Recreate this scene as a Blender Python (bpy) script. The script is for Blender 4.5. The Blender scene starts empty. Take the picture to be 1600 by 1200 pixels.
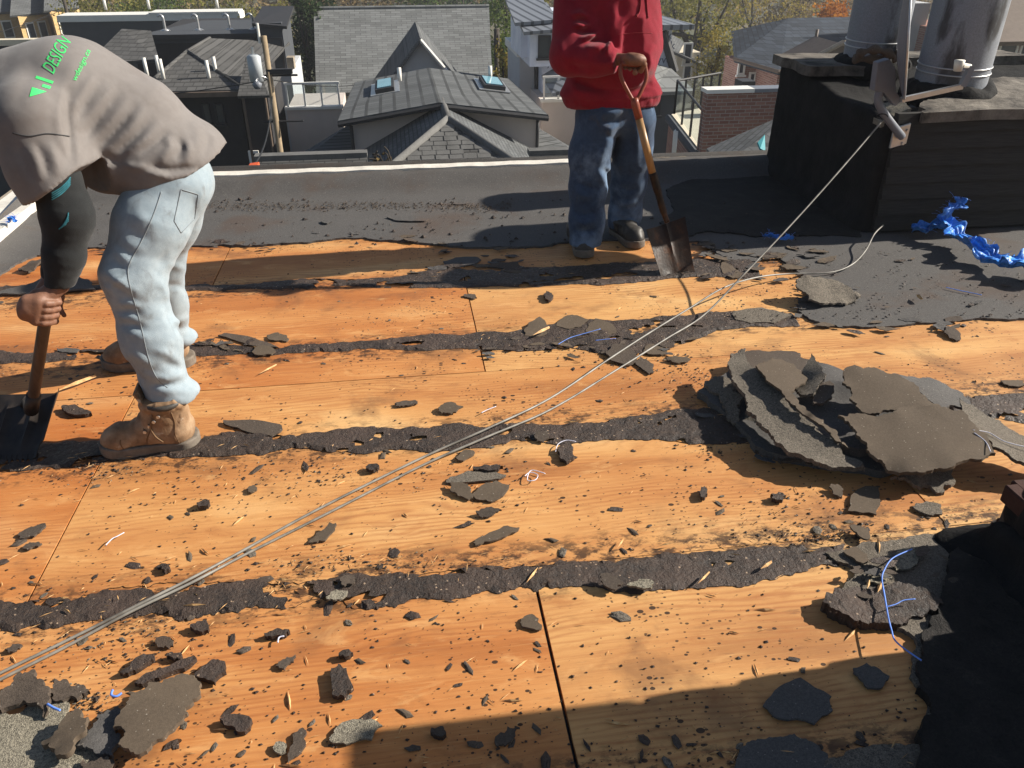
import bpy, bmesh, math, random
import numpy as np
from mathutils import Vector, Matrix
from mathutils.geometry import delaunay_2d_cdt
from mathutils.bvhtree import BVHTree

random.seed(7)
RNG = np.random.default_rng(7)
SC = bpy.context.scene
COL = SC.collection

# ------------------------------------------------------------------ camera, sky, sun, exposure
FOC, PITCH, YAW, CAMH = 1250.0, math.radians(30.2), math.radians(7.87), 1.6
cam_data = bpy.data.cameras.new('camera')
cam_data.sensor_width = 36.0
cam_data.lens = 36.0 * FOC / 1600.0
cam_data.clip_start = 0.05
cam_data.clip_end = 3000.0
camera = bpy.data.objects.new('camera', cam_data)
COL.objects.link(camera)
camera.location = (0, 0, CAMH)
camera.rotation_euler = (math.pi / 2 - PITCH, 0, -YAW)
SC.camera = camera

SUN_EL, SUN_AZ = math.radians(30.0), math.radians(85.5)      # azimuth clockwise from +Y
world = bpy.data.worlds.new('World')
SC.world = world
world.use_nodes = True
wn = world.node_tree
bg = wn.nodes['Background']
sky = wn.nodes.new('ShaderNodeTexSky')
sky.sky_type = 'NISHITA'
sky.sun_disc = False
sky.sun_elevation = SUN_EL
sky.sun_rotation = SUN_AZ
wn.links.new(sky.outputs['Color'], bg.inputs['Color'])
bg.inputs['Strength'].default_value = 0.05

sun_data = bpy.data.lights.new('sun', 'SUN')
sun_data.energy = 5.0
sun_data.angle = math.radians(0.55)
sun_data.color = (1.0, 0.93, 0.82)
sun = bpy.data.objects.new('sun', sun_data)
COL.objects.link(sun)
SDIR = Vector((math.cos(SUN_EL) * math.sin(SUN_AZ), math.cos(SUN_EL) * math.cos(SUN_AZ), math.sin(SUN_EL)))
sun.rotation_euler = SDIR.to_track_quat('Z', 'Y').to_euler()
sun.location = (30, 0, 20)

SC.view_settings.view_transform = 'Standard'
SC.view_settings.look = 'None'
SC.view_settings.gamma = 1.0
SC.view_settings.use_curve_mapping = False
SC.view_settings.exposure = 0.9
SC.render.engine = 'CYCLES'
SC.cycles.max_bounces = 6
SC.cycles.use_denoising = True

# ------------------------------------------------------------------ photo pixel (1600x1200) -> place in the world
_s, _c = math.sin, math.cos
FW = Vector((_s(YAW) * _c(PITCH), _c(YAW) * _c(PITCH), -_s(PITCH)))
RT = Vector((_c(YAW), -_s(YAW), 0))
UP = Vector((_s(YAW) * _s(PITCH), _c(YAW) * _s(PITCH), _c(PITCH)))
EYE = Vector((0, 0, CAMH))

def ray(px, py):
    return FW + RT * ((px - 800) / FOC) + UP * ((600 - py) / FOC)

def gz(px, py, z=0.0):
    """point of height z seen at a pixel"""
    d = ray(px, py)
    return EYE + d * ((z - CAMH) / d.z)

def gy(px, py, y):
    """point at distance y (deck axis) seen at a pixel"""
    d = ray(px, py)
    return EYE + d * (y / d.y)

# ------------------------------------------------------------------ object helpers
def setp(o, label=None, cat=None, group=None, kind=None):
    if label: o['label'] = label
    if cat: o['category'] = cat
    if group: o['group'] = group
    if kind: o['kind'] = kind
    return o

def mesh_from(verts, faces, smooth=False):
    me = bpy.data.meshes.new('m')
    me.from_pydata([tuple(v) for v in verts], [], [tuple(f) for f in faces])
    me.validate()
    if smooth:
        me.polygons.foreach_set('use_smooth', [True] * len(me.polygons))
    me.update()
    return me

def obj(name, me, mat=None, parent=None, recenter=True):
    me.name = name
    off = Vector((0, 0, 0))
    if recenter and len(me.vertices):
        co = np.empty(len(me.vertices) * 3, dtype=np.float32)
        me.vertices.foreach_get('co', co)
        co = co.reshape(-1, 3)
        lo, hi = co.min(0), co.max(0)
        off = Vector((float(lo[0] + hi[0]) / 2, float(lo[1] + hi[1]) / 2, float(lo[2])))
        me.vertices.foreach_set('co', (co - np.array(off, dtype=np.float32)).ravel())
        me.update()
    o = bpy.data.objects.new(name, me)
    COL.objects.link(o)
    o.location = off
    if mat is not None:
        if isinstance(mat, (list, tuple)):
            for m in mat: me.materials.append(m)
        else:
            me.materials.append(mat)
    if parent is not None:
        o.parent = parent
        o.matrix_parent_inverse = WORLD_INV[parent.name]
    WORLD_INV[o.name] = Matrix.Translation(-off)      # parts are authored in world space
    return o

WORLD_INV = {}

def thing(name, loc, label=None, cat=None, group=None):
    o = bpy.data.objects.new(name, None)
    o.empty_display_size = 0.1
    COL.objects.link(o)
    o.location = loc
    setp(o, label, cat, group)
    WORLD_INV[o.name] = Matrix.Translation(-Vector(loc))
    return o

class MB:
    """collects simple solids into one mesh"""
    def __init__(s): s.v = []; s.f = []
    def add(s, vs, fs):
        n = len(s.v); s.v += [tuple(v) for v in vs]; s.f += [tuple(i + n for i in f) for f in fs]; return s
    def box(s, x0, x1, y0, y1, z0, z1):
        return s.add([(x0,y0,z0),(x1,y0,z0),(x1,y1,z0),(x0,y1,z0),(x0,y0,z1),(x1,y0,z1),(x1,y1,z1),(x0,y1,z1)],
                     [(0,3,2,1),(4,5,6,7),(0,1,5,4),(1,2,6,5),(2,3,7,6),(3,0,4,7)])
    def obox(s, c, ax, ay, az):
        """oriented box: centre and three half-axis vectors"""
        c, ax, ay, az = Vector(c), Vector(ax), Vector(ay), Vector(az)
        vs = [c + ax*i + ay*j + az*k for k in (-1,1) for (i,j) in ((-1,-1),(1,-1),(1,1),(-1,1))]
        return s.add(vs, [(0,3,2,1),(4,5,6,7),(0,1,5,4),(1,2,6,5),(2,3,7,6),(3,0,4,7)])
    def slab(s, pts, t, d=None):
        """planar polygon given thickness t, extruded against its normal (or along d)"""
        p = [Vector(q) for q in pts]; n = len(p)
        nr = Vector((0,0,0))
        for i in range(n): nr += (p[i]-p[0]).cross(p[(i+1)%n]-p[0])
        nr.normalize()
        e = Vector(d) if d is not None else -nr * t
        vs = p + [q + e for q in p]
        return s.add(vs, [tuple(range(n)), tuple(range(2*n-1, n-1, -1))] + [(i, i+n, (i+1)%n+n, (i+1)%n) for i in range(n)])
    def tube(s, pts, r, n=8, cap=True):
        p = [Vector(q) for q in pts]; k = len(p)
        rr = r if isinstance(r, (list, tuple)) else [r]*k
        base = len(s.v); last = None
        for i in range(k):
            t = (p[min(i+1,k-1)] - p[max(i-1,0)])
            if t.length < 1e-9: t = Vector((0,0,1))
            t.normalize()
            if last is None:
                a = t.orthogonal().normalized()
            else:
                a = (last - t*last.dot(t))
                a = a.normalized() if a.length > 1e-6 else t.orthogonal().normalized()
            last = a; b = t.cross(a)
            for j in range(n):
                w = 2*math.pi*j/n
                s.v.append(tuple(p[i] + (a*math.cos(w) + b*math.sin(w))*rr[i]))
        for i in range(k-1):
            for j in range(n):
                q = (j+1) % n
                s.f.append((base+i*n+j, base+i*n+q, base+(i+1)*n+q, base+(i+1)*n+j))
        if cap:
            s.f.append(tuple(base+j for j in reversed(range(n))))
            s.f.append(tuple(base+(k-1)*n+j for j in range(n)))
        return s
    def mesh(s, smooth=False): return mesh_from(s.v, s.f, smooth)
    def build(s, name, mat, parent=None, smooth=False, bevel=0):
        me = s.mesh(smooth)
        if bevel: bevel_mesh(me, bevel)
        return obj(name, me, mat, parent)

def bevel_mesh(me, w, seg=2):
    bm = bmesh.new(); bm.from_mesh(me)
    es = [e for e in bm.edges if len(e.link_faces) == 2 and e.calc_face_angle(0) > 0.5]
    bmesh.ops.bevel(bm, geom=es, offset=w, segments=seg, affect='EDGES', profile=0.6, clamp_overlap=True)
    bm.to_mesh(me); bm.free()

def smooth_by_angle(me, a=0.6):
    me.polygons.foreach_set('use_smooth', [True]*len(me.polygons))
    bm = bmesh.new(); bm.from_mesh(me)
    for e in bm.edges:
        if len(e.link_faces) == 2 and e.calc_face_angle(0) > a: e.smooth = False
    bm.to_mesh(me); bm.free(); return me

def spline(pts, sub=8):
    p = [Vector(q) for q in pts]; out = []
    for i in range(len(p)-1):
        p0, p1, p2, p3 = p[max(i-1,0)], p[i], p[i+1], p[min(i+2,len(p)-1)]
        for j in range(sub):
            t = j/sub
            out.append(0.5*((2*p1) + (p2-p0)*t + (2*p0-5*p1+4*p2-p3)*t*t + (3*p1-p0-3*p2+p3)*t**3))
    out.append(p[-1]); return out

# ------------------------------------------------------------------ numpy noise
def vnoise(p, seed=0):
    p = np.asarray(p, dtype=np.float64)
    i = np.floor(p).astype(np.int64); f = p - i; u = f*f*(3-2*f)
    def h(x, y, z):
        n = (x*374761393 + y*668265263 + z*2147483647 + seed*974711) & 0xffffffff
        n = ((n ^ (n >> 13)) * 1274126177) & 0xffffffff
        n = (n ^ (n >> 16)) & 0xffff
        return n / 32767.5 - 1.0
    X, Y, Z = i[..., 0], i[..., 1], i[..., 2]
    ux, uy, uz = u[..., 0], u[..., 1], u[..., 2]
    l = lambda a, b, t: a + (b-a)*t
    return l(l(l(h(X,Y,Z), h(X+1,Y,Z), ux), l(h(X,Y+1,Z), h(X+1,Y+1,Z), ux), uy),
             l(l(h(X,Y,Z+1), h(X+1,Y,Z+1), ux), l(h(X,Y+1,Z+1), h(X+1,Y+1,Z+1), ux), uy), uz)

def fbm(p, o=4, seed=0):
    p = np.asarray(p, dtype=np.float64); a = 0; w = 0.5
    for k in range(o):
        a = a + w*vnoise(p*(2**k), seed+k); w *= 0.5
    return a

# ------------------------------------------------------------------ implicit surfaces (for bodies and clothes)
def d_cone(p, a, b, ra, rb, sq=None):
    """tapered capsule; sq = per-axis scale of space (flattening)"""
    a = np.array(a); b = np.array(b)
    if sq is not None:
        q = np.array(sq); p = p/q; a = a/q; b = b/q
    ab = b-a; t = np.clip(((p-a)@ab)/max(ab@ab, 1e-9), 0, 1)
    d = np.linalg.norm(p-(a+t[..., None]*ab), axis=-1) - (ra+t*(rb-ra))
    return d*(min(sq) if sq is not None else 1)

def d_ell(p, c, r, R=None):
    q = p-np.array(c)
    if R is not None: q = q@R
    r = np.array(r); k0 = np.linalg.norm(q/r, axis=-1); k1 = np.linalg.norm(q/(r*r), axis=-1)
    return k0*(k0-1)/np.maximum(k1, 1e-9)

def smin(a, b, k):
    h = np.clip(0.5+0.5*(b-a)/k, 0, 1)
    return b+(a-b)*h-k*h*(1-h)

def chain(p, pts, rs, k=0.03, sq=None):
    d = None
    for i in range(len(pts)-1):
        e = d_cone(p, pts[i], pts[i+1], rs[i], rs[i+1], sq)
        d = e if d is None else smin(d, e, k)
    return d

def surf(f, lo, hi, h):
    """naive surface nets; returns verts, quads"""
    lo = np.array(lo); n = np.ceil((np.array(hi)-lo)/h).astype(int)+1
    g = np.stack(np.meshgrid(*[lo[k]+h*np.arange(n[k]) for k in range(3)], indexing='ij'), -1)
    V = np.empty(tuple(n))
    for i in range(0, n[0], 16):
        V[i:i+16] = f(g[i:i+16])
    V[[0,-1]] = np.maximum(V[[0,-1]], 1e-4); V[:,[0,-1]] = np.maximum(V[:,[0,-1]], 1e-4); V[:,:,[0,-1]] = np.maximum(V[:,:,[0,-1]], 1e-4)
    S = V < 0
    cs = [(a,b,c) for a in (0,1) for b in (0,1) for c in (0,1)]
    m = np.array(n)-1
    sub = lambda A, o: A[o[0]:o[0]+m[0], o[1]:o[1]+m[1], o[2]:o[2]+m[2]]
    cnt = sum(sub(S, o).astype(int) for o in cs)
    act = (cnt > 0) & (cnt < 8)
    idx = np.argwhere(act); ids = -np.ones(act.shape, dtype=int); ids[act] = np.arange(len(idx))
    vals = np.stack([V[idx[:,0]+o[0], idx[:,1]+o[1], idx[:,2]+o[2]] for o in cs], 1)
    acc = np.zeros((len(idx), 3)); c = np.zeros(len(idx))
    for i, a in enumerate(cs):
        for j, b in enumerate(cs):
            if j > i and sum(abs(a[k]-b[k]) for k in range(3)) == 1:
                va, vb = vals[:, i], vals[:, j]; q = (va < 0) != (vb < 0)
                t = np.where(q, va/np.where(q, va-vb, 1), 0)
                acc += q[:, None]*(np.array(a)+t[:, None]*(np.array(b)-np.array(a))); c += q
    verts = lo+h*(idx+acc/np.maximum(c, 1)[:, None])
    quads = []
    for ax in range(3):
        u, w = [(1,2),(2,0),(0,1)][ax]
        A = np.take(S, range(0, n[ax]-1), ax); B = np.take(S, range(1, n[ax]), ax)
        E = np.argwhere(A != B)
        E = E[(E[:, u] > 0) & (E[:, w] > 0) & (E[:, u] < m[u]) & (E[:, w] < m[w])]
        if not len(E): continue
        eu = np.zeros(3, int); eu[u] = 1; ew = np.zeros(3, int); ew[w] = 1
        gi = lambda P: ids[P[:, 0], P[:, 1], P[:, 2]]
        q = np.stack([gi(E-eu-ew), gi(E-ew), gi(E), gi(E-eu)], 1)
        fl = ~A[E[:, 0], E[:, 1], E[:, 2]]
        q[fl] = q[fl][:, ::-1]
        quads.append(q)
    return verts, np.concatenate(quads)

def surf_mesh(parts):
    vs, fs, n = [], [], 0
    for v, f in parts:
        vs.append(v); fs.append(f+n); n += len(v)
    return mesh_from(np.concatenate(vs).tolist(), np.concatenate(fs).tolist(), True)

# ------------------------------------------------------------------ ragged sheets (felt, tar, slabs)
def ragged(poly, amp, it=3, rnd=random):
    p = [Vector(q) for q in poly]
    for _ in range(it):
        o = []
        for i in range(len(p)):
            a, b = p[i], p[(i+1) % len(p)]
            d = b-a; L = d.length
            m = (a+b)/2
            nrm = Vector((-d.y, d.x, 0))
            if nrm.length > 1e-9: nrm.normalize()
            m = m+nrm*rnd.uniform(-1, 1)*min(amp, L*0.3)
            o += [a, m] if L > 0.008 else [a]
        p = o; amp *= 0.55
    return p

def sheet(outline, zfun, thick, step=0.05, bottom=True, rnd=random, taper=0.0, edge_z=None, holes=None):
    """a slab whose outline is a ragged polygon and whose top follows zfun(xy array)"""
    P = [(q.x, q.y) for q in outline]
    # drop near-duplicates
    Q = []
    for q in P:
        if not Q or (abs(q[0]-Q[-1][0])+abs(q[1]-Q[-1][1])) > 1e-4: Q.append(q)
    P = Q; n = len(P)
    xs = [q[0] for q in P]; ys = [q[1] for q in P]
    inner = []
    A = np.array(P); B = np.roll(A, -1, 0)
    gx = np.arange(min(xs), max(xs), step); gyy = np.arange(min(ys), max(ys), step)
    if len(gx)*len(gyy):
        G = np.array([(a+rnd.uniform(-.3,.3)*step, b+rnd.uniform(-.3,.3)*step) for a in gx for b in gyy])
        cr = np.zeros(len(G), bool); dm = np.full(len(G), 9.0)
        for a, b in zip(A, B):
            c = (a[1] > G[:,1]) != (b[1] > G[:,1])
            with np.errstate(divide='ignore', invalid='ignore'):
                xi = (b[0]-a[0])*(G[:,1]-a[1])/(b[1]-a[1])+a[0]
            cr ^= c & (G[:,0] < xi)
            ab = b-a; t = np.clip(((G-a)@ab)/max(ab@ab, 1e-12), 0, 1)
            dm = np.minimum(dm, np.linalg.norm(G-(a+t[:,None]*ab), axis=1))
        inner = [tuple(g) for g in G[cr & (dm > step*0.35)]]
    V = [Vector(q) for q in P]+[Vector(q) for q in inner]
    r = delaunay_2d_cdt(V, [], [list(range(n))], 1, 1e-6)
    v2, fs = r[0], r[2]
    X = np.array([(v.x, v.y) for v in v2])
    z = zfun(X)
    m = len(v2)
    E = {}
    for f in fs:
        for i in range(len(f)):
            a, b = f[i], f[(i+1) % len(f)]
            k = (min(a,b), max(a,b)); E.setdefault(k, []).append((a, b))
    bd = [e[0] for e in E.values() if len(e) == 1]
    zt = z.copy()
    if taper:
        for a, b in bd:
            zt[a] = z[a]-taper; zt[b] = z[b]-taper
    if edge_z is not None:
        for a, b in bd: zt[a] = zt[b] = edge_z
    verts = [(X[i,0], X[i,1], zt[i]) for i in range(m)]+[(X[i,0], X[i,1], z[i]-thick) for i in range(m)]
    if holes is not None:
        kp = holes(X); fs = [f for f in fs if not kp[list(f)].all()]
    faces = [tuple(f) for f in fs]
    if bottom: faces += [tuple(i+m for i in reversed(f)) for f in fs]
    faces += [(b, a, a+m, b+m) for a, b in bd]
    return mesh_from(verts, faces)

def idw(ctrl):
    C = np.array([(c[0], c[1]) for c in ctrl]); Zc = np.array([c[2] for c in ctrl])
    def f(X):
        d = np.linalg.norm(X[:, None]-C[None], axis=2)+1e-4
        w = 1/d**2.2
        return (w*Zc).sum(1)/w.sum(1)
    return f

def plane_fit(ctrl):
    C = np.array(ctrl, dtype=float); A = np.c_[C[:, :2], np.ones(len(C))]
    k, *_ = np.linalg.lstsq(A, C[:, 2], rcond=None)
    return lambda X: X@k[:2]+k[2]
# ------------------------------------------------------------------ materials
class NT:
    def __init__(s, name):
        s.m = bpy.data.materials.new(name); s.m.use_nodes = True
        s.t = s.m.node_tree; s.b = s.t.nodes['Principled BSDF']; s.out = s.t.nodes['Material Output']
        s._pos = None
    def n(s, typ, ins=None, **at):
        o = s.t.nodes.new('ShaderNode'+typ)
        for k, v in at.items(): setattr(o, k, v)
        for k, v in (ins or {}).items(): s.put(o.inputs[k], v)
        return o
    def put(s, sock, v):
        if isinstance(v, bpy.types.NodeSocket): s.t.links.new(v, sock)
        elif isinstance(v, bpy.types.Node): s.t.links.new(v.outputs[0], sock)
        else:
            if sock.type == 'RGBA' and len(v) == 3: v = (*v, 1)
            sock.default_value = v
    def pos(s):
        if s._pos is None: s._pos = s.n('NewGeometry').outputs['Position']
        return s._pos
    def math(s, op, a, b=0.0, c=None, clamp=False):
        o = s.n('Math', {0: a, 1: b}, operation=op, use_clamp=clamp)
        if c is not None: s.put(o.inputs[2], c)
        return o.outputs[0]
    def vmul(s, v, k): return s.n('VectorMath', {0: v, 1: k}, operation='MULTIPLY').outputs[0]
    def vadd(s, v, k): return s.n('VectorMath', {0: v, 1: k}, operation='ADD').outputs[0]
    def noise(s, v, scale, detail=4, rough=0.55, dist=0.0):
        o = s.n('TexNoise', {'Vector': v, 'Scale': scale, 'Detail': detail, 'Roughness': rough, 'Distortion': dist})
        return o.outputs['Fac']
    def ramp(s, f, stops, interp='LINEAR'):
        o = s.n('ValToRGB', {0: f}); r = o.color_ramp; r.interpolation = interp
        while len(r.elements) < len(stops): r.elements.new(0.5)
        for e, (p, c) in zip(r.elements, stops):
            e.position = p; e.color = (*c, 1) if not isinstance(c, float) else (c, c, c, 1)
        return o.outputs[0]
    def smooth(s, f, a, b):
        return s.n('MapRange', {0: f, 1: a, 2: b, 3: 0.0, 4: 1.0}, interpolation_type='SMOOTHSTEP').outputs[0]
    def mix(s, f, a, b, mode='MIX'):
        o = s.n('Mix', data_type='RGBA', blend_type=mode)
        s.put(o.inputs[0], f); s.put(o.inputs[6], a); s.put(o.inputs[7], b)
        return o.outputs[2]
    def fin(s, col=None, rough=None, bump=None, bstr=0.3, bdist=0.01, spec=None, metal=None):
        if col is not None: s.put(s.b.inputs['Base Color'], col)
        if rough is not None: s.put(s.b.inputs['Roughness'], rough)
        if spec is not None: s.put(s.b.inputs['Specular IOR Level'], spec)
        if metal is not None: s.put(s.b.inputs['Metallic'], metal)
        if bump is not None:
            o = s.n('Bump', {'Strength': bstr, 'Distance': bdist, 'Height': bump})
            s.put(s.b.inputs['Normal'], o.outputs[0])
        return s.m

def m_plain(name, col, rough=0.7, var=0.15, scale=6.0, bump=0.0, metal=0.0, spec=0.3, fine=80.0, bd=0.004):
    k = NT(name); p = k.pos()
    n = k.noise(p, scale, 5, 0.6); f = k.noise(p, fine, 3, 0.6)
    v = k.math('ADD', k.math('MULTIPLY', n, 0.7), k.math('MULTIPLY', f, 0.3))
    lo = tuple(c*(1-var) for c in col); hi = tuple(min(1, c*(1+var)) for c in col)
    c = k.ramp(v, [(0.3, lo), (0.7, hi)])
    return k.fin(c, rough, f if bump else None, bump, bd, spec, metal)

MAT = {}
def build_materials():
    # bare plywood: grain along X, dark rings, tar smears near the strips, tar specks, knots
    k = NT('plywood'); p0 = k.pos()
    rnd = k.n('ObjectInfo').outputs['Random']
    off = k.n('CombineXYZ', {0: k.math('MULTIPLY', rnd, 37.0), 1: k.math('MULTIPLY', rnd, 91.0), 2: 0.0}).outputs[0]
    p = k.vadd(p0, off)
    big = k.noise(k.vmul(p, (0.55, 2.2, 1)), 1.6, 4, 0.5, 0.4)
    warp = k.noise(k.vmul(p, (0.9, 3.2, 1)), 1.3, 3, 0.5, 0.3)
    sep = k.n('SeparateXYZ', {0: p}).outputs
    ph = k.math('ADD', k.math('MULTIPLY', sep[1], 290.0), k.math('MULTIPLY', warp, 62.0))
    ring = k.math('MULTIPLY_ADD', k.math('SINE', ph), 0.5, 0.5)
    ring = k.math('POWER', ring, 2.2)
    ramt = k.smooth(k.noise(k.vmul(p, (0.5, 1.6, 1)), 2.0, 2), 0.38, 0.62)
    fib = k.noise(k.vmul(p, (6, 170, 1)), 1.0, 4, 0.7)
    c = k.ramp(big, [(0.24, (0.27, 0.088, 0.024)), (0.42, (0.46, 0.18, 0.053)), (0.58, (0.55, 0.258, 0.086)), (0.76, (0.65, 0.39, 0.17))])
    tn = k.n('SeparateColor', {0: k.n('ObjectInfo').outputs['Color']}).outputs[0]
    tone = k.n('HueSaturation', {'Hue': k.math('MULTIPLY_ADD', tn, 0.019, 0.492), 'Saturation': k.math('MULTIPLY_ADD', tn, -0.10, 1.04), 'Value': k.math('MULTIPLY_ADD', tn, 0.20, 0.90), 'Color': c}).outputs[0]
    c = k.mix(k.math('MULTIPLY', k.math('MULTIPLY', ring, ramt), 0.5), tone, (0.31, 0.105, 0.034))
    c = k.mix(k.math('MULTIPLY', k.smooth(fib, 0.52, 0.72), 0.38), c, (0.28, 0.095, 0.03))
    c = k.mix(k.math('MULTIPLY', k.smooth(fib, 0.48, 0.3), 0.25), c, (0.72, 0.42, 0.17))
    # knots
    kv = k.n('TexVoronoi', {'Vector': k.vmul(p, (1.0, 1.9, 1)), 'Scale': 1.15, 'Randomness': 1.0}).outputs['Distance']
    c = k.mix(k.math('MULTIPLY', k.smooth(kv, 0.034, 0.022), 0.8), c, (0.13, 0.035, 0.012))
    # mottling of the weathered face veneer
    mo = k.noise(k.vmul(p, (1.0, 2.4, 1)), 5.5, 6, 0.65, 0.6)
    c = k.mix(k.math('MULTIPLY', k.smooth(mo, 0.52, 0.70), 0.5), c, (0.36, 0.135, 0.042))
    c = k.mix(k.math('MULTIPLY', k.smooth(mo, 0.46, 0.30), 0.45), c, (0.68, 0.385, 0.155))
    gr = k.noise(k.vmul(p0, (9, 60, 1)), 1.0, 5, 0.75)
    c = k.mix(k.math('MULTIPLY', k.math('MULTIPLY', k.smooth(gr, 0.55, 0.7), k.smooth(k.noise(p0, 3.4, 4), 0.42, 0.62)), 0.55), c, (0.15, 0.065, 0.03))
    # dirt smears
    q = k.noise(p0, 2.6, 7, 0.62, 0.5)
    c = k.mix(k.math('MULTIPLY', k.smooth(q, 0.53, 0.68), 0.5), c, (0.13, 0.06, 0.03))
    yy = k.n('SeparateXYZ', {0: p0}).outputs[1]
    fr = k.math('FRACT', k.math('ADD', k.math('DIVIDE', k.math('SUBTRACT', yy, 1.69), 0.715), 10.5))
    dd = k.math('MULTIPLY', k.math('ABSOLUTE', k.math('SUBTRACT', fr, 0.5)), 0.715)
    near = k.smooth(k.math('ADD', dd, k.math('MULTIPLY', k.noise(k.vmul(p0, (1, 2, 1)), 5.0, 5, 0.6), 0.2)), 0.25, 0.14)
    sm = k.smooth(k.noise(k.vmul(p0, (1, 1.8, 1)), 13.0, 9, 0.75), 0.46, 0.58)
    c = k.mix(k.math('MULTIPLY', k.math('MULTIPLY', near, sm), 0.9), c, (0.04, 0.022, 0.014))
    # tar specks
    for sc, lim, a in ((34.0, 0.16, 0.93), (85.0, 0.2, 0.85)):
        vo = k.n('TexVoronoi', {'Vector': k.vmul(p0, (0.8, 1.15, 1)), 'Scale': sc})
        rr = k.n('SeparateColor', {0: vo.outputs['Color']}).outputs
        dens = k.smooth(k.noise(p0, 2.2, 4), 0.36, 0.66)
        lim2 = k.math('MULTIPLY', k.math('MULTIPLY', k.smooth(rr[0], 0.45, 1.0), dens), lim*1.9)
        hit = k.math('LESS_THAN', vo.outputs['Distance'], lim2)
        c = k.mix(k.math('MULTIPLY', hit, a), c, (0.03, 0.018, 0.012))
    # pale scrape marks
    scr = k.smooth(k.noise(k.vmul(k.n('VectorRotate', {0: p0, 3: 0.9}, rotation_type='Z_AXIS').outputs[0], (7, 90, 1)), 1.0, 3, 0.7), 0.66, 0.74)
    c = k.mix(k.math('MULTIPLY', k.math('MULTIPLY', scr, k.smooth(k.noise(p0, 1.9, 3), 0.5, 0.64)), 0.55), c, (0.72, 0.44, 0.19))
    MAT['ply'] = k.fin(c, 0.62, k.math('ADD', fib, k.math('MULTIPLY', ring, 0.6)), 0.22, 0.004, 0.25)

    # cold tar left in strips
    k = NT('tar'); p = k.pos()
    n1 = k.noise(p, 22, 8, 0.68, 0.3); n2 = k.noise(p, 95, 5, 0.7); n3 = k.noise(p, 5, 5, 0.6)
    c = k.ramp(k.math('ADD', k.math('MULTIPLY', n1, 0.6), k.math('MULTIPLY', n2, 0.4)), [(0.36, (0.014, 0.009, 0.0065)), (0.55, (0.045, 0.028, 0.019)), (0.74, (0.11, 0.07, 0.046))])
    c = k.mix(k.smooth(n3, 0.42, 0.66), c, (0.06, 0.037, 0.026))
    vo = k.n('TexVoronoi', {'Vector': p, 'Scale': 90.0}); rr = k.n('SeparateColor', {0: vo.outputs['Color']}).outputs
    fl = k.math('LESS_THAN', vo.outputs['Distance'], k.math('MULTIPLY', k.smooth(rr[1], 0.8, 1.0), 0.3))
    c = k.mix(k.math('MULTIPLY', fl, 0.75), c, (0.42, 0.30, 0.2))
    MAT['tar'] = k.fin(c, k.ramp(n2, [(0.35, 0.38), (0.65, 0.8)]), k.math('ADD', n1, k.math('MULTIPLY', n2, 0.5)), 1.0, 0.014, 0.45)

    # mineral felt still on the roof
    def felt(name, base, brown, gran=0.5, bs=0.35):
        k = NT(name); p = k.pos()
        g = k.noise(p, 330, 2, 0.8); g2 = k.noise(p, 120, 3, 0.7); b = k.noise(p, 1.7, 7, 0.62, 0.4); l = k.noise(k.vmul(p, (0.6, 2.0, 1)), 1.1, 4)
        lo = tuple(x*(1-gran) for x in base); hi = tuple(x*(1+gran) for x in base)
        c = k.ramp(k.math('ADD', k.math('MULTIPLY', g, 0.6), k.math('MULTIPLY', g2, 0.4)), [(0.36, lo), (0.62, hi)])
        c = k.mix(k.math('MULTIPLY', k.smooth(b, 0.5, 0.68), 0.7), c, brown)
        c = k.mix(k.math('MULTIPLY', k.smooth(l, 0.45, 0.7), 0.35), c, tuple(x*1.35 for x in base))
        vo = k.n('TexVoronoi', {'Vector': p, 'Scale': 150.0}); rr = k.n('SeparateColor', {0: vo.outputs['Color']}).outputs
        fl = k.math('LESS_THAN', vo.outputs['Distance'], k.math('MULTIPLY', k.smooth(rr[1], 0.86, 1.0), 0.28))
        c = k.mix(k.math('MULTIPLY', fl, 0.5), c, (0.4, 0.36, 0.3))
        return k.fin(c, 0.85, k.math('ADD', g, g2), bs, 0.004, 0.25)
    MAT['felt'] = felt('roof_felt', (0.082, 0.077, 0.073), (0.085, 0.058, 0.044), 0.35, 0.3)
    MAT['felt_brown'] = felt('dusty_felt', (0.075, 0.058, 0.045), (0.095, 0.064, 0.046), 0.35)
    MAT['granule'] = felt('granule_felt', (0.125, 0.107, 0.085), (0.085, 0.066, 0.048), 0.75, 0.8)
    MAT['granule_pale'] = felt('pale_granule_felt', (0.20, 0.178, 0.135), (0.13, 0.105, 0.075), 0.85, 0.9)
    MAT['felt_back'] = felt('felt_underside', (0.094, 0.071, 0.050), (0.135, 0.10, 0.068), 0.22, 0.15)
    k = NT('tarred_masonry'); p = k.pos()
    a = k.noise(p, 6, 6, 0.6); b = k.noise(p, 60, 4, 0.7)
    MAT['blackwall'] = k.fin(k.ramp(a, [(0.3, (0.007, 0.007, 0.0075)), (0.7, (0.018, 0.0175, 0.0175))]), 0.85, k.math('ADD', a, b), 0.5, 0.012, 0.12)
    k = NT('felt_in_shade'); p = k.pos(); a = k.noise(p, 9, 7, 0.65, 0.3); b = k.noise(p, 130, 4, 0.75)
    MAT['shadefelt'] = k.fin(k.ramp(k.math('ADD', k.math('MULTIPLY', a, 0.55), k.math('MULTIPLY', b, 0.45)), [(0.36, (0.010, 0.009, 0.008)), (0.55, (0.024, 0.021, 0.019)), (0.72, (0.06, 0.05, 0.042))]), 0.8, k.math('ADD', a, b), 0.8, 0.012, 0.25)  # felt darkened to near black, with deep shade put into its colour
    k = NT('chimney_crown'); p = k.pos()
    a = k.noise(p, 5, 7, 0.65, 0.4); b = k.noise(p, 45, 4, 0.7)
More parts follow.
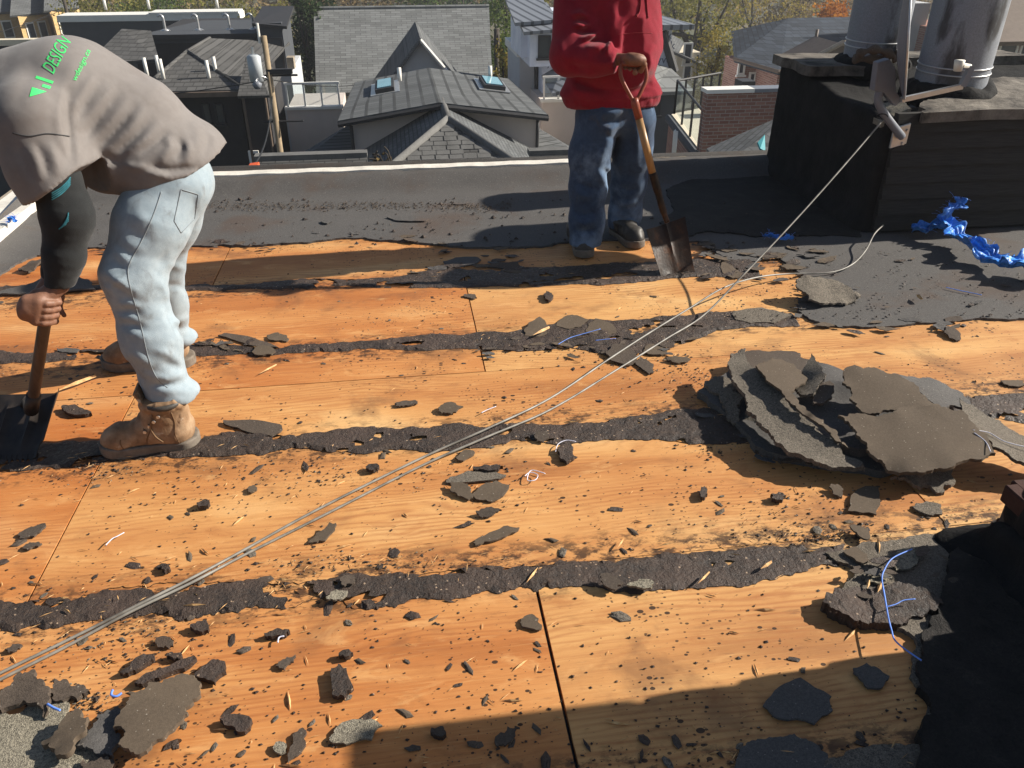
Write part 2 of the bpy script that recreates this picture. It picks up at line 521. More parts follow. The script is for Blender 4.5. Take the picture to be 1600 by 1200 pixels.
    MAT['crown'] = k.fin(k.ramp(a, [(0.36, (0.025, 0.023, 0.021)), (0.46, (0.10, 0.088, 0.075)), (0.65, (0.20, 0.178, 0.15))]), 0.9, k.math('ADD', a, b), 0.6, 0.012, 0.2)
    k = NT('clapboard'); p = k.pos()
    a = k.noise(k.vmul(p, (2, 2, 30)), 4, 5); MAT['clap'] = k.fin(k.ramp(a, [(0.3, (0.012, 0.011, 0.0105)), (0.7, (0.028, 0.025, 0.023))]), 0.75, a, 0.25, 0.006, 0.3)
    # galvanised / painted flue with soot
    k = NT('flue_metal'); p = k.pos()
    a = k.noise(k.vmul(p, (1, 1, 0.35)), 4.5, 6, 0.6, 0.3); b = k.noise(p, 120, 3, 0.7)
    c = k.ramp(b, [(0.3, (0.17, 0.185, 0.21)), (0.7, (0.25, 0.27, 0.305))])
    c = k.mix(k.smooth(a, 0.5, 0.62), c, (0.05, 0.05, 0.055))
    MAT['flue'] = k.fin(c, 0.55, b, 0.12, 0.004, 0.4, 0.15)
    MAT['dish'] = m_plain('dish_paint', (0.165, 0.178, 0.205), 0.45, 0.08, 9, 0.05)
    MAT['galv'] = m_plain('galvanised_steel', (0.5, 0.5, 0.5), 0.35, 0.15, 14, 0.08, metal=0.7)
    MAT['lnb'] = m_plain('weathered_plastic', (0.55, 0.53, 0.47), 0.5, 0.1, 10)
    k = NT('cable_jacket'); p = k.pos()
    MAT['cable'] = k.fin(k.ramp(k.noise(p, 14, 4), [(0.35, (0.11, 0.10, 0.085)), (0.65, (0.26, 0.245, 0.215))]), 0.45, None, spec=0.4)
    MAT['cable_white'] = m_plain('white_cable_jacket', (0.62, 0.58, 0.5), 0.45, 0.15, 20)
    k = NT('blue_tarp'); p = k.pos()
    w = k.noise(k.vmul(p, (60, 160, 60)), 1, 3); w2 = k.noise(p, 9, 4)
    k.put(k.b.inputs['Transmission Weight'], 0.0)
    c = k.ramp(w, [(0.3, (0.015, 0.13, 0.52)), (0.7, (0.06, 0.32, 0.85))])
    c = k.mix(k.math('MULTIPLY', k.smooth(w2, 0.58, 0.72), 0.5), c, (0.35, 0.6, 0.95))
    MAT['tarp'] = k.fin(c, 0.5, w, 0.6, 0.004, 0.5)
    MAT['thread_blue'] = m_plain('blue_thread', (0.12, 0.25, 0.7), 0.5, 0.3, 30)
    MAT['thread_white'] = m_plain('pale_thread', (0.62, 0.62, 0.72), 0.5, 0.2, 30)
    k = NT('fresh_splinter'); p = k.pos()
    MAT['splinter'] = k.fin(k.ramp(k.noise(p, 70, 3), [(0.3, (0.42, 0.21, 0.07)), (0.7, (0.68, 0.43, 0.19))]), 0.7)
    MAT['wood_grey'] = m_plain('weathered_board', (0.30, 0.25, 0.19), 0.8, 0.3, 10, 0.2)
    # clothes
    def cloth(name, c0, c1, sc=5, weave=650, bs=0.25, rough=0.95, stain=None, grime=0.0):
        k = NT(name); p = k.pos()
        a = k.noise(p, sc, 5, 0.6); w = k.noise(p, weave, 2, 0.7); f = k.noise(p, 42, 4, 0.6)
        c = k.ramp(k.math('ADD', k.math('MULTIPLY', a, 0.65), k.math('MULTIPLY', f, 0.35)), [(0.32, c0), (0.68, c1)])
        if stain: c = k.mix(k.math('MULTIPLY', k.smooth(k.noise(p, 3.1, 6, 0.6), 0.52, 0.68), 0.6), c, stain)
        if grime: c = k.mix(k.math('MULTIPLY', k.smooth(k.noise(k.vmul(p, (1.6, 1.6, 1)), 7.5, 7, 0.68, 0.5), 0.55, 0.70), grime), c, (0.10, 0.085, 0.07))
        k.put(k.b.inputs['Sheen Weight'], 0.12); k.put(k.b.inputs['Sheen Roughness'], 0.5)
        return k.fin(c, rough, k.math('ADD', w, k.math('MULTIPLY', f, 0.8)), bs, 0.003, 0.15)
    MAT['shirt'] = cloth('grey_jersey', (0.155, 0.141, 0.134), (0.205, 0.19, 0.182), 4, stain=(0.15, 0.13, 0.12), grime=0.2)
    MAT['undershirt'] = cloth('black_jersey', (0.012, 0.013, 0.014), (0.024, 0.026, 0.027), 7)
    MAT['teal'] = m_plain('teal_stitching', (0.03, 0.16, 0.20), 0.8, 0.3, 60)
    MAT['green_print'] = m_plain('green_shirt_print', (0.06, 0.62, 0.16), 0.7, 0.15, 50)
    MAT['jeans_pale'] = cloth('pale_denim', (0.20, 0.255, 0.295), (0.33, 0.39, 0.43), 5, 500, 0.35, stain=(0.25, 0.29, 0.31), grime=0.38)
    MAT['jeans_stitch'] = m_plain('denim_seam', (0.19, 0.215, 0.23), 0.9, 0.2, 60)
    MAT['jeans_dark'] = cloth('blue_denim', (0.02, 0.036, 0.07), (0.055, 0.092, 0.155), 6, 500, 0.35, stain=(0.20, 0.29, 0.42), grime=0.35)
    MAT['hoodie'] = cloth('red_fleece', (0.16, 0.007, 0.016), (0.25, 0.012, 0.027), 6, 420, 0.3)
    MAT['hoodie_cord'] = cloth('dark_red_cord', (0.16, 0.008, 0.015), (0.24, 0.012, 0.02), 6)
    k = NT('skin'); p = k.pos()
    k.put(k.b.inputs['Subsurface Weight'], 0.08); k.put(k.b.inputs['Subsurface Radius'], (0.02, 0.008, 0.004))
    MAT['skin'] = k.fin(k.ramp(k.noise(p, 40, 5), [(0.3, (0.15, 0.072, 0.044)), (0.7, (0.23, 0.115, 0.074))]), 0.55, k.noise(p, 160, 4), 0.25, 0.002, 0.35)
    MAT['hair'] = m_plain('dark_hair', (0.02, 0.014, 0.01), 0.6, 0.4, 60, 0.5)
    MAT['eye'] = m_plain('eye_white', (0.7, 0.68, 0.64), 0.2, 0.02, 5)
    k = NT('tan_leather'); p = k.pos()
    a = k.noise(p, 16, 6, 0.6); b = k.noise(p, 120, 4)
    c = k.ramp(a, [(0.3, (0.13, 0.078, 0.042)), (0.5, (0.25, 0.155, 0.088)), (0.7, (0.36, 0.25, 0.155))])
    c = k.mix(k.math('MULTIPLY', k.smooth(k.noise(p, 21, 4), 0.64, 0.72), 0.5), c, (0.6, 0.55, 0.45))
    MAT['leather'] = k.fin(c, 0.7, k.math('ADD', a, b), 0.3, 0.004, 0.3)
    MAT['shoe_dark'] = m_plain('dark_shoe_leather', (0.05, 0.045, 0.04), 0.5, 0.3, 20, 0.15)
    MAT['rubber'] = m_plain('scuffed_rubber', (0.15, 0.125, 0.10), 0.75, 0.35, 30, 0.3)
    MAT['lace'] = m_plain('boot_lace', (0.14, 0.08, 0.04), 0.85, 0.3, 60)
    # tools
    k = NT('worn_steel'); p = k.pos()
    a = k.noise(p, 12, 6, 0.65); b = k.noise(k.vmul(p, (1, 1, 0.2)), 90, 4)
    c = k.ramp(a, [(0.35, (0.013, 0.008, 0.006)), (0.55, (0.032, 0.017, 0.010)), (0.7, (0.095, 0.038, 0.014))])
    MAT['steel'] = k.fin(c, k.ramp(b, [(0.35, 0.32), (0.65, 0.6)]), k.math('ADD', a, b), 0.25, 0.004, 0.18, 0.0)
    k = NT('black_steel'); p = k.pos(); a = k.noise(p, 14, 6, 0.65)
    MAT['steel_black'] = k.fin(k.ramp(a, [(0.35, (0.014, 0.012, 0.011)), (0.7, (0.045, 0.034, 0.028))]), 0.5, a, 0.25, 0.004, 0.4, 0.15)
    k = NT('dark_wood_handle'); p = k.pos(); a = k.noise(k.vmul(p, (40, 40, 5)), 1, 5, 0.65)
    MAT['handle_dark'] = k.fin(k.ramp(a, [(0.3, (0.03, 0.021, 0.016)), (0.7, (0.085, 0.058, 0.042))]), 0.55, a, 0.2, 0.003)
    k = NT('varnished_handle'); p = k.pos(); a = k.noise(k.vmul(p, (60, 60, 5)), 1, 5, 0.65)
    MAT['handle'] = k.fin(k.ramp(a, [(0.3, (0.25, 0.13, 0.045)), (0.7, (0.38, 0.225, 0.09))]), 0.4, a, 0.1, 0.002, 0.45)
    MAT['grip_red'] = m_plain('red_painted_grip', (0.22, 0.055, 0.03), 0.4, 0.25, 20, 0.1)
    # buildings
    def shingle(name, base, cell=(0.32, 0.145), dirx=True, var=0.35):
        k = NT(name); p = k.pos()
        s = k.n('SeparateXYZ', {0: p}).outputs
        v = k.n('CombineXYZ', {0: k.math('ADD', s[0], 0.0) if dirx else s[1], 1: k.math('MULTIPLY', s[2], 1.9), 2: 0.0}).outputs[0]
        br = k.n('TexBrick', {'Vector': v, 'Scale': 1.0, 'Color1': tuple(x*(1-var) for x in base), 'Color2': tuple(x*(1+var) for x in base), 'Mortar': tuple(x*0.45 for x in base), 'Mortar Size': 0.012, 'Brick Width': cell[0], 'Row Height': cell[1]*1.0}, offset=0.5)
        c = k.mix(k.math('MULTIPLY', k.smooth(k.noise(p, 0.8, 5), 0.4, 0.7), 0.35), br.outputs['Color'], tuple(x*1.3 for x in base))
        return k.fin(c, 0.9, br.outputs['Fac'], 0.3, 0.01, 0.2)
    MAT['sh_front'] = shingle('charcoal_shingle', (0.10, 0.104, 0.106), (0.26, 0.11), True, 0.2)
    MAT['sh_side'] = shingle('charcoal_shingle_slope', (0.105, 0.11, 0.112), (0.26, 0.10), False, 0.22)
    MAT['sh_brown'] = shingle('brown_grey_shingle', (0.085, 0.083, 0.08), (0.26, 0.11), True, 0.22)
    MAT['sh_grey'] = shingle('pale_grey_shingle', (0.19, 0.195, 0.19), (0.5, 0.16), True, 0.22)
    MAT['sh_blue'] = shingle('slate_blue_shingle', (0.04, 0.05, 0.066))
    MAT['sh_piece'] = m_plain('shingle_tab', (0.12, 0.118, 0.113), 0.9, 0.35, 2.5, 0.3, fine=40)
    MAT['stucco_dark'] = m_plain('dark_siding', (0.028, 0.027, 0.028), 0.85, 0.2, 3, 0.1)
    MAT['stucco_char'] = m_plain('charcoal_render', (0.055, 0.06, 0.068), 0.85, 0.12, 2, 0.1)
    MAT['stucco_beige'] = m_plain('taupe_render', (0.56, 0.49, 0.44), 0.9, 0.08, 2, 0.08)
    MAT['stucco_cream'] = m_plain('cream_render', (0.62, 0.55, 0.42), 0.9, 0.1, 2, 0.08)
    MAT['wall_pale'] = m_plain('pale_grey_wall', (0.48, 0.49, 0.5), 0.8, 0.08, 2)
    MAT['white'] = m_plain('white_trim', (0.72, 0.7, 0.65), 0.6, 0.06, 4)
    MAT['edge_white'] = m_plain('white_drip_edge', (0.66, 0.62, 0.55), 0.5, 0.25, 9, 0.1)
    MAT['trim_dark'] = m_plain('dark_trim', (0.03, 0.03, 0.032), 0.6, 0.2, 6)
    MAT['trim_brown'] = m_plain('brown_gutter', (0.13, 0.095, 0.07), 0.6, 0.2, 6)
    k = NT('house_wrap'); p = k.pos()
    MAT['wrap'] = k.fin(k.ramp(k.noise(p, 2.4, 5), [(0.3, (0.55, 0.59, 0.70)), (0.7, (0.72, 0.75, 0.83))]), 0.5, k.noise(p, 3, 5), 0.4, 0.06)
    MAT['wrap_print'] = m_plain('wrap_print', (0.13, 0.15, 0.22), 0.6, 0.05)
    k = NT('metal_seam_roof'); p = k.pos(); s = k.n('SeparateXYZ', {0: p}).outputs
    w = k.math('FRACT', k.math('MULTIPLY', k.math('ADD', s[0], k.math('MULTIPLY', s[1], 0.4)), 3.2))
    MAT['seam'] = k.fin(k.mix(k.math('LESS_THAN', w, 0.3), (0.2, 0.215, 0.24), (0.07, 0.075, 0.085)), 0.45, None, spec=0.5)
    def brickm(name, c1, c2, mo):
        k = NT(name); p = k.pos(); s = k.n('SeparateXYZ', {0: p}).outputs
        v = k.n('CombineXYZ', {0: k.math('ADD', s[0], s[1]), 1: s[2], 2: 0.0}).outputs[0]
        br = k.n('TexBrick', {'Vector': v, 'Scale': 1.0, 'Color1': c1, 'Color2': c2, 'Mortar': mo, 'Mortar Size': 0.008, 'Brick Width': 0.22, 'Row Height': 0.075}, offset=0.5)
        c = k.mix(k.math('MULTIPLY', k.smooth(k.noise(p, 0.9, 5), 0.45, 0.7), 0.4), br.outputs['Color'], c1)
        return k.fin(c, 0.9, br.outputs['Fac'], 0.3, 0.01, 0.2)
    MAT['brick_wall'] = brickm('red_brick_wall', (0.22, 0.10, 0.075), (0.32, 0.165, 0.125), (0.33, 0.28, 0.24))
    MAT['brick_yellow'] = brickm('yellow_brick_wall', (0.50, 0.32, 0.13), (0.60, 0.41, 0.19), (0.5, 0.38, 0.22))
    MAT['brick_piece'] = m_plain('fired_brick', (0.05, 0.02, 0.014), 0.85, 0.35, 14, 0.4)
    MAT['mortar'] = m_plain('grey_mortar', (0.085, 0.07, 0.06), 0.95, 0.25, 20, 0.4)
    k = NT('window_glass'); p = k.pos()
    MAT['glass'] = k.fin((0.035, 0.045, 0.055), 0.08, None, spec=0.6)
    k = NT('balcony_glass')
    k.put(k.b.inputs['Transmission Weight'], 1.0); k.put(k.b.inputs['IOR'], 1.1)
    tr = k.n('BsdfTransparent', {0: (0.9, 0.94, 0.95)}); gl = k.n('BsdfGlossy', {'Color': (1, 1, 1, 1), 'Roughness': 0.03})
    mx = k.n('MixShader', {0: 0.1, 1: tr.outputs[0], 2: gl.outputs[0]})
    k.t.links.new(mx.outputs[0], k.out.inputs[0]); MAT['clear'] = k.m
    MAT['skylight'] = m_plain('skylight_glass', (0.16, 0.36, 0.44), 0.08, 0.1, 2, spec=0.7)
    MAT['pole'] = m_plain('utility_pole_wood', (0.27, 0.205, 0.13), 0.9, 0.3, 6, 0.3)
    MAT['transformer'] = m_plain('transformer_paint', (0.42, 0.45, 0.47), 0.5, 0.1, 5)
    MAT['wire'] = m_plain('black_wire', (0.015, 0.015, 0.016), 0.6, 0.1)
    MAT['orange'] = m_plain('orange_plastic', (0.62, 0.10, 0.03), 0.6, 0.25, 12)
    MAT['teal_sheet'] = m_plain('teal_sheet', (0.05, 0.25, 0.28), 0.6, 0.2, 4)
    # ground
    k = NT('ground'); p = k.pos()
    MAT['ground'] = k.fin(k.ramp(k.noise(p, 0.09, 7, 0.6), [(0.35, (0.035, 0.05, 0.02)), (0.5, (0.075, 0.075, 0.04)), (0.7, (0.14, 0.105, 0.06))]), 0.95)
    MAT['asphalt'] = m_plain('asphalt', (0.05, 0.05, 0.052), 0.9, 0.2, 1.5)
    k = NT('water'); p = k.pos()
    MAT['water'] = k.fin((0.05, 0.10, 0.19), 0.15, k.noise(p, 0.8, 4), 0.2, 0.1)
    k = NT('far_wood'); p = k.pos()
    MAT['hill'] = k.fin(k.ramp(k.noise(p, 0.16, 8, 0.7), [(0.35, (0.03, 0.036, 0.022)), (0.52, (0.075, 0.066, 0.04)), (0.68, (0.14, 0.10, 0.055))]), 0.95, k.noise(p, 0.4, 6), 0.8, 1.5)
    k = NT('bark'); p = k.pos()
    MAT['bark'] = k.fin(k.ramp(k.noise(k.vmul(p, (6, 6, 1.5)), 1, 6), [(0.3, (0.025, 0.02, 0.016)), (0.7, (0.085, 0.07, 0.055))]), 0.95, k.noise(k.vmul(p, (8, 8, 2)), 1, 5), 0.6, 0.03)
    def leaf(name, a, b, c):
        k = NT(name); p = k.pos()
        col = k.ramp(k.math('ADD', k.math('MULTIPLY', k.noise(p, 0.9, 4), 0.55), k.math('MULTIPLY', k.noise(p, 9, 2), 0.45)), [(0.36, a), (0.5, b), (0.64, c)])
        d = k.n('BsdfDiffuse', {0: col}); t = k.n('BsdfTranslucent', {0: col})
        mx = k.n('MixShader', {0: 0.35, 1: d.outputs[0], 2: t.outputs[0]})
        k.t.links.new(mx.outputs[0], k.out.inputs[0]); return k.m
    MAT['leaf_green'] = leaf('leaf_green', (0.035, 0.065, 0.015), (0.09, 0.14, 0.035), (0.19, 0.22, 0.06))
    MAT['leaf_dark'] = leaf('leaf_dark', (0.018, 0.036, 0.018), (0.04, 0.065, 0.03), (0.075, 0.10, 0.045))
    MAT['leaf_olive'] = leaf('leaf_olive', (0.065, 0.075, 0.02), (0.16, 0.155, 0.045), (0.30, 0.26, 0.08))
    MAT['leaf_yellow'] = leaf('leaf_yellow', (0.12, 0.10, 0.02), (0.28, 0.22, 0.05), (0.45, 0.36, 0.10))
    MAT['leaf_brown'] = leaf('leaf_brown', (0.09, 0.065, 0.03), (0.20, 0.145, 0.07), (0.34, 0.26, 0.14))
    MAT['leaf_orange'] = leaf('leaf_orange', (0.22, 0.07, 0.012), (0.45, 0.17, 0.03), (0.58, 0.28, 0.06))
build_materials()
# ------------------------------------------------------------------ the setting: land, water, own building
def big_ground():
    n = 60
    xs = np.linspace(-420, 420, n); ys = np.linspace(-60, 700, n)
    V = [(x, y, -9.0 + 0.6*math.sin(x*0.031)*math.sin(y*0.027) + max(0, (y-170))*0.03) for y in ys for x in xs]
    Fc = [(j*n+i, j*n+i+1, (j+1)*n+i+1, (j+1)*n+i) for j in range(n-1) for i in range(n-1)]
    setp(obj('ground', mesh_from(V, Fc, True), MAT['ground'], recenter=False), kind='structure')
    V, Fc = [], []
    n = 90; m = 14
    for j in range(m):
        for i in range(n):
            a = -0.75 + 1.5*i/(n-1); r = 330 + 34*j
            x, y = r*math.sin(a), r*math.cos(a)
            h = -8 + 24*(j/(m-1))**0.8*(0.75+0.5*math.sin(a*7+1.0)*math.sin(a*3)) + 3.5*random.random()
            V.append((x, y, h))
    Fc = [(j*n+i, j*n+i+1, (j+1)*n+i+1, (j+1)*n+i) for j in range(m-1) for i in range(n-1)]
    setp(obj('hills', mesh_from(V, Fc, True), MAT['hill'], recenter=False), kind='structure')
    setp(MB().box(-14, 22, 6.8, 13.5, -9.2, -8.25).build('road', MAT['asphalt']), kind='structure')
    a = gz(60, -40, -7.9); b = gz(128, 22, -7.9)
    w = [(-150, 112, -7.9), (-58, 112, -7.9), (-62, 330, -7.9), (-260, 330, -7.9)]
    setp(MB().slab(w, 0.2).build('water', MAT['water']), kind='structure')
big_ground()

LX, BY = -2.33, 5.63           # left and back edge of the roof
deck = MB().box(LX, 6.0, -2.0, BY-0.02, -0.30, -0.021).build('roof_deck', MAT['trim_dark'])
setp(deck, kind='structure')
rows = [(-1.75, -0.6, 1.6), (-0.6, 0.55, -1.03), (0.55, 1.69, 0.29), (1.69, 2.84, -1.085), (2.84, 3.865, 0.283), (3.865, 4.99, -0.985), (4.99, BY-0.02, 0.29)]
for (y0, y1, sx) in rows:
    xs = sorted(sx + 2.66*k for k in range(-4, 5))
    xs = [LX] + [x for x in xs if LX+0.2 < x < 5.9] + [6.0]
    for a, b in zip(xs[:-1], xs[1:]):
        g = 0.0045 if y0 == 0.55 else 0.0028
        dz = random.uniform(-0.0018, 0.0)
        me = MB().box(a+g, b-g, y0+0.0012, y1-0.0012, -0.018+dz, dz).mesh()
        o = obj('plywood_sheet', me, MAT['ply'], deck)
        t = min(1, max(0, ((max(a, -2)+min(b, 2.6))/2+1.6)/3.0+random.uniform(-0.12, 0.12))); o.color = (t, t, t, 1)     # redder and paler sheets

# own building under the deck, its upstand and the white drip edge
w = MB(); w.box(LX-0.06, 6.1, -2.05, BY-0.03, -9.2, -0.305)
setp(w.build('building_wall', MAT['stucco_char']), kind='structure')

def felt_z(X):
    x, y = X[:, 0], X[:, 1]
    t = np.clip((y-5.33)/0.2, 0, 1); t = t*t*(3-2*t)
    tl = np.clip((LX+0.2-x)/0.18, 0, 1)
    q = np.c_[x, y, np.zeros(len(x))]
    z = 0.010 + 0.004*fbm(q*2.2, 3, 3) + 0.0025*fbm(q*14, 2, 9)
    b = np.exp(-((y-5.0-0.05*np.sin(x*2))/0.05)**2)*0.006
    return np.maximum(z + b, 0.004) + t*0.10 + tl*0.05

edge_px = [(-175,462),(-110,448),(-50,440),(0,432),(40,408),(95,394),(135,388),(200,391),(290,388),(350,384),(420,384),(500,378),(570,373),(640,378),(690,384),(760,389),(840,387),(900,378),(1000,376),(1090,378),(1122,397),(1175,403),(1215,398),(1252,430),(1262,462),(1245,488),(1290,512),(1380,513),(1480,506),(1560,501),(1640,497),(1780,494)]
fe = [gz(*q) for q in edge_px]
fe = [v for v in fe if v.x > LX+0.02]
rg = random.Random(3)
poly = [Vector((LX, fe[0].y, 0))]
for a, b in zip(fe[:-1], fe[1:]):
    m = ragged([a, b], 0.028, 4, rg)          # closes on itself; keep the outward half
    poly += m[:len(m)//2]
poly += [fe[-1], Vector((5.9, 3.1, 0)), Vector((5.9, BY, 0)), Vector((LX, BY, 0))]
setp(obj('roof_membrane', smooth_by_angle(sheet(poly, felt_z, 0.014, 0.07, bottom=False, rnd=rg), 0.7), MAT['felt'], recenter=False), kind='structure')

x1 = gz(898, 258, 0.1).x
e = MB(); xs = np.linspace(LX-0.04, x1, 40)
for i in range(39):
    a, b = xs[i], xs[i+1]; h0 = 0.118+0.003*math.sin(i*1.7); 
    e.add([(a,BY-0.10,h0),(b,BY-0.10,0.118+0.003*math.sin((i+1)*1.7)),(b,BY+0.025,0.126),(a,BY+0.025,0.126),(a,BY+0.03,0.02),(b,BY+0.03,0.02),(a,BY-0.101,0.09),(b,BY-0.101,0.09)],
          [(0,1,2,3),(3,2,5,4),(6,7,1,0)])
setp(e.build('drip_edge', MAT['edge_white']), 'thin white metal drip edge along the far rim of the roof', 'roof edging')
e = MB(); xs = np.linspace(x1+0.004, 6.0, 60)
rr = random.Random(5)
hs = [0.112+rr.uniform(-0.006, 0.008) for _ in xs]
for i in range(59):
    a, b = xs[i], xs[i+1]
    e.add([(a,BY-0.05,hs[i]-0.006),(b,BY-0.05,hs[i+1]-0.006),(b,BY+0.02,hs[i+1]),(a,BY+0.02,hs[i]),(a,BY+0.03,-0.05),(b,BY+0.03,-0.05)], [(0,1,2,3),(3,2,5,4)])
setp(e.build('felt_kerb', MAT['granule']), 'worn dark felt kerb on the far rim behind the man in red', 'roof edging')
# left rim: white board, broken plaster and a strip of lower roof beyond
b = MB().box(LX-0.15, LX+0.085, 3.3, BY-0.12, -0.12, 0.092)
setp(b.build('rim_board', MAT['edge_white'], bevel=0.006), 'broad white rim board at the left edge of the roof', 'roof edging')
b = MB().box(LX-0.75, LX-0.2, 2.0, 7.5, -0.32, -0.26); b.box(LX-0.30, LX-0.22, 2.0, 7.5, -0.26, -0.2)
setp(b.build('lower_gutter_board', MAT['wood_grey']), 'weathered board below the white rim at the left edge', 'board')
b = MB().box(LX-1.1, LX-0.85, 4.6, 4.72, -0.3, 0.12); b.box(LX-1.1, LX-0.85, 5.3, 5.42, -0.3, 0.12); b.box(LX-1.14, LX-0.81, 4.2, 5.9, 0.121, 0.16)
setp(b.build('orange_guard', MAT['orange'], bevel=0.01), 'bright orange guard beyond the left edge of the roof', 'guard')

# ladder top leaning on the far rim behind the bending man
lt = thing('ladder', (gy(128, 270, BY+0.12).x, BY+0.1, -9), 'aluminium ladder top standing behind the bending man', 'ladder')
lx = gy(128, 275, BY+0.1).x
for dx in (0, 0.4):
    MB().box(lx-dx-0.018, lx-dx+0.018, BY+0.06, BY+0.12, -8.6, 0.26).build('rail', MAT['galv'], lt)
for i in range(30):
    MB().tube([(lx-0.38, BY+0.09, 0.18-0.29*i), (lx-0.02, BY+0.09, 0.18-0.29*i)], 0.016, 8).build('rung', MAT['galv'], lt)

# ------------------------------------------------------------------ large tarred chimney at right with two flues and a dish
CX0, CX1, CY0, CY1 = 2.64, 4.35, 4.17, 5.58
ch = thing('chimney', ((CX0+CX1)/2, (CY0+CY1)/2, 0), 'broad black tarred chimney block with two round flues', 'chimney')
def chf(p):
    top = 0.665 + 0.085*np.clip((p[..., 1]-4.3)/1.2, 0, 1)
    top = top - 0.10*np.exp(-(((p[..., 0]-3.0)/0.3)**2+((p[..., 1]-4.72)/0.22)**2))
    q = np.stack([np.abs(p[..., 0]-(CX0+CX1)/2)-(CX1-CX0)/2+0.03, np.abs(p[..., 1]-(CY0+CY1)/2)-(CY1-CY0)/2+0.03, p[..., 2]-top+0.03], -1)
    d = np.linalg.norm(np.maximum(q, 0), axis=-1)+np.minimum(q.max(-1), 0)-0.03
    # tarred fillet at the base
    q2 = np.stack([np.abs(p[..., 0]-(CX0+CX1)/2)-(CX1-CX0)/2-0.02, np.abs(p[..., 1]-(CY0+CY1)/2)-(CY1-CY0)/2+0.05, np.abs(p[..., 2])-0.04], -1)
    d2 = np.linalg.norm(np.maximum(q2, 0), axis=-1)+np.minimum(q2.max(-1), 0)-0.02
    d = smin(d, d2, 0.08)
    return d + 0.012*fbm(p*5, 4, 5) + 0.004*vnoise(p*40, 2)
obj('stack', surf_mesh([surf(chf, (CX0-0.12, CY0-0.1, -0.03), (CX1+0.12, CY1+0.12, 0.86), 0.022)]), MAT['blackwall'], ch)
rg = random.Random(12)
cr = ragged([Vector((2.80,4.10,0)),Vector((4.40,4.10,0)),Vector((4.40,4.75,0)),Vector((3.75,4.80,0)),Vector((3.45,4.62,0)),Vector((3.25,4.40,0)),Vector((2.98,4.36,0)),Vector((2.86,4.24,0))], 0.03, 3, rg)
obj('crown', sheet(cr, lambda X: 0.70+0.05*np.clip((X[:,1]-4.2)/0.6,0,1)+0.012*fbm(np.c_[X*6, X[:,0]*0], 4), 0.055, 0.05, rnd=rg), MAT['crown'], ch)
cr = ragged([Vector((2.60,5.05,0)),Vector((2.95,5.02,0)),Vector((3.0,5.3,0)),Vector((4.3,5.3,0)),Vector((4.3,5.62,0)),Vector((2.6,5.62,0))], 0.03, 3, rg)
obj('crown', sheet(cr, lambda X: 0.79+0.012*fbm(np.c_[X*6, X[:,0]*0], 4, 4), 0.06, 0.05, rnd=rg), MAT['crown'], ch)
cr = ragged([Vector((2.63,4.20,0)),Vector((2.78,4.19,0)),Vector((2.80,4.36,0)),Vector((2.66,4.46,0))], 0.02, 3, rg)
obj('crown_fragment', sheet(cr, lambda X: 0.665+(X[:,0]-2.7)*0.5+0.01*fbm(np.c_[X*9, X[:,0]*0], 3), 0.03, 0.03, rnd=rg), MAT['granule_pale'], ch)
def flue(cx, cy, z0, z1, r, seed):
    n = 40; m = 14; V = []; Fc = []
    for k in range(m):
        z = z0-0.1+(z1-z0+0.1)*k/(m-1)
        for j in range(n):
            a = 2*math.pi*j/n; rr = r*(1+0.006*math.sin(3*a+z*4+seed))
            V.append((cx+rr*math.cos(a), cy+rr*math.sin(a), z))
    for k in range(m):
        z = z1-(z1-z0)*0.9*k/(m-1)
        for j in range(n):
            a = 2*math.pi*j/n; V.append((cx+(r-0.02)*math.cos(a), cy+(r-0.02)*math.sin(a), z))
    for k in range(2*m-1):
        for j in range(n):
            q = (j+1) % n; Fc.append((k*n+j, k*n+q, (k+1)*n+q, (k+1)*n+j))
    o = obj('flue_pipe', mesh_from(V, Fc, True), MAT['flue'], ch)
    MB().tube([(cx,cy,z1-0.05),(cx,cy,z1-0.02)], r+0.012, 40).build('rim_band', MAT['galv'], o, True)
    for zb in (0.13, 0.165):
        t = MB().tube([(cx+(r+0.003)*math.cos(a), cy+(r+0.003)*math.sin(a), z0+zb+0.006*math.sin(a)) for a in np.linspace(0, 2*math.pi, 41)], 0.004, 6, False)
        t.build('strap', MAT['galv'], o, True)
    def cf(p):
        rad = np.sqrt((p[...,0]-cx)**2+(p[...,1]-cy)**2)
        d = np.sqrt((rad-r-0.01)**2+((p[...,2]-z0)*0.8)**2)-0.055
        return d+0.035*fbm(p*9, 3, seed)
    obj('tar_collar', surf_mesh([surf(cf, (cx-r-0.2, cy-r-0.2, z0-0.15), (cx+r+0.2, cy+r+0.2, z0+0.2), 0.016)]), MAT['blackwall'], o)
flue(3.10, 5.22, 0.76, 1.42, 0.182, 1)
flue(3.245, 4.58, 0.70, 1.56, 0.196, 4)
for i in range(7):
    z = 0.03+0.093*i
    b = MB(); b.add([(CX0+0.05,CY0-0.045,z),(CX1,CY0-0.045,z),(CX1,CY0-0.022,z+0.097),(CX0+0.05,CY0-0.022,z+0.097),(CX0+0.05,CY0+0.02,z),(CX1,CY0+0.02,z),(CX1,CY0+0.02,z+0.097),(CX0+0.05,CY0+0.02,z+0.097)],
               [(0,1,2,3),(5,4,7,6),(0,4,5,1),(3,2,6,7),(0,3,7,4),(1,5,6,2)])
    b.build('clapboard', MAT['clap'], ch)
# old lagging and rags round the flue foot
for k, pts in enumerate(([(1340,85),(1362,78),(1385,82),(1400,92)], [(1335,92),(1362,92),(1388,88)], [(1395,80),(1408,88),(1415,105),(1410,125)])):
    P = spline([gy(a, b, 4.62+0.05*k) for a, b in pts], 6)
    MB().tube(P, [0.022+0.008*math.sin(i*1.1+k) for i in range(len(P))], 8).build('pipe_lagging', MAT['felt_brown'], ch, True)

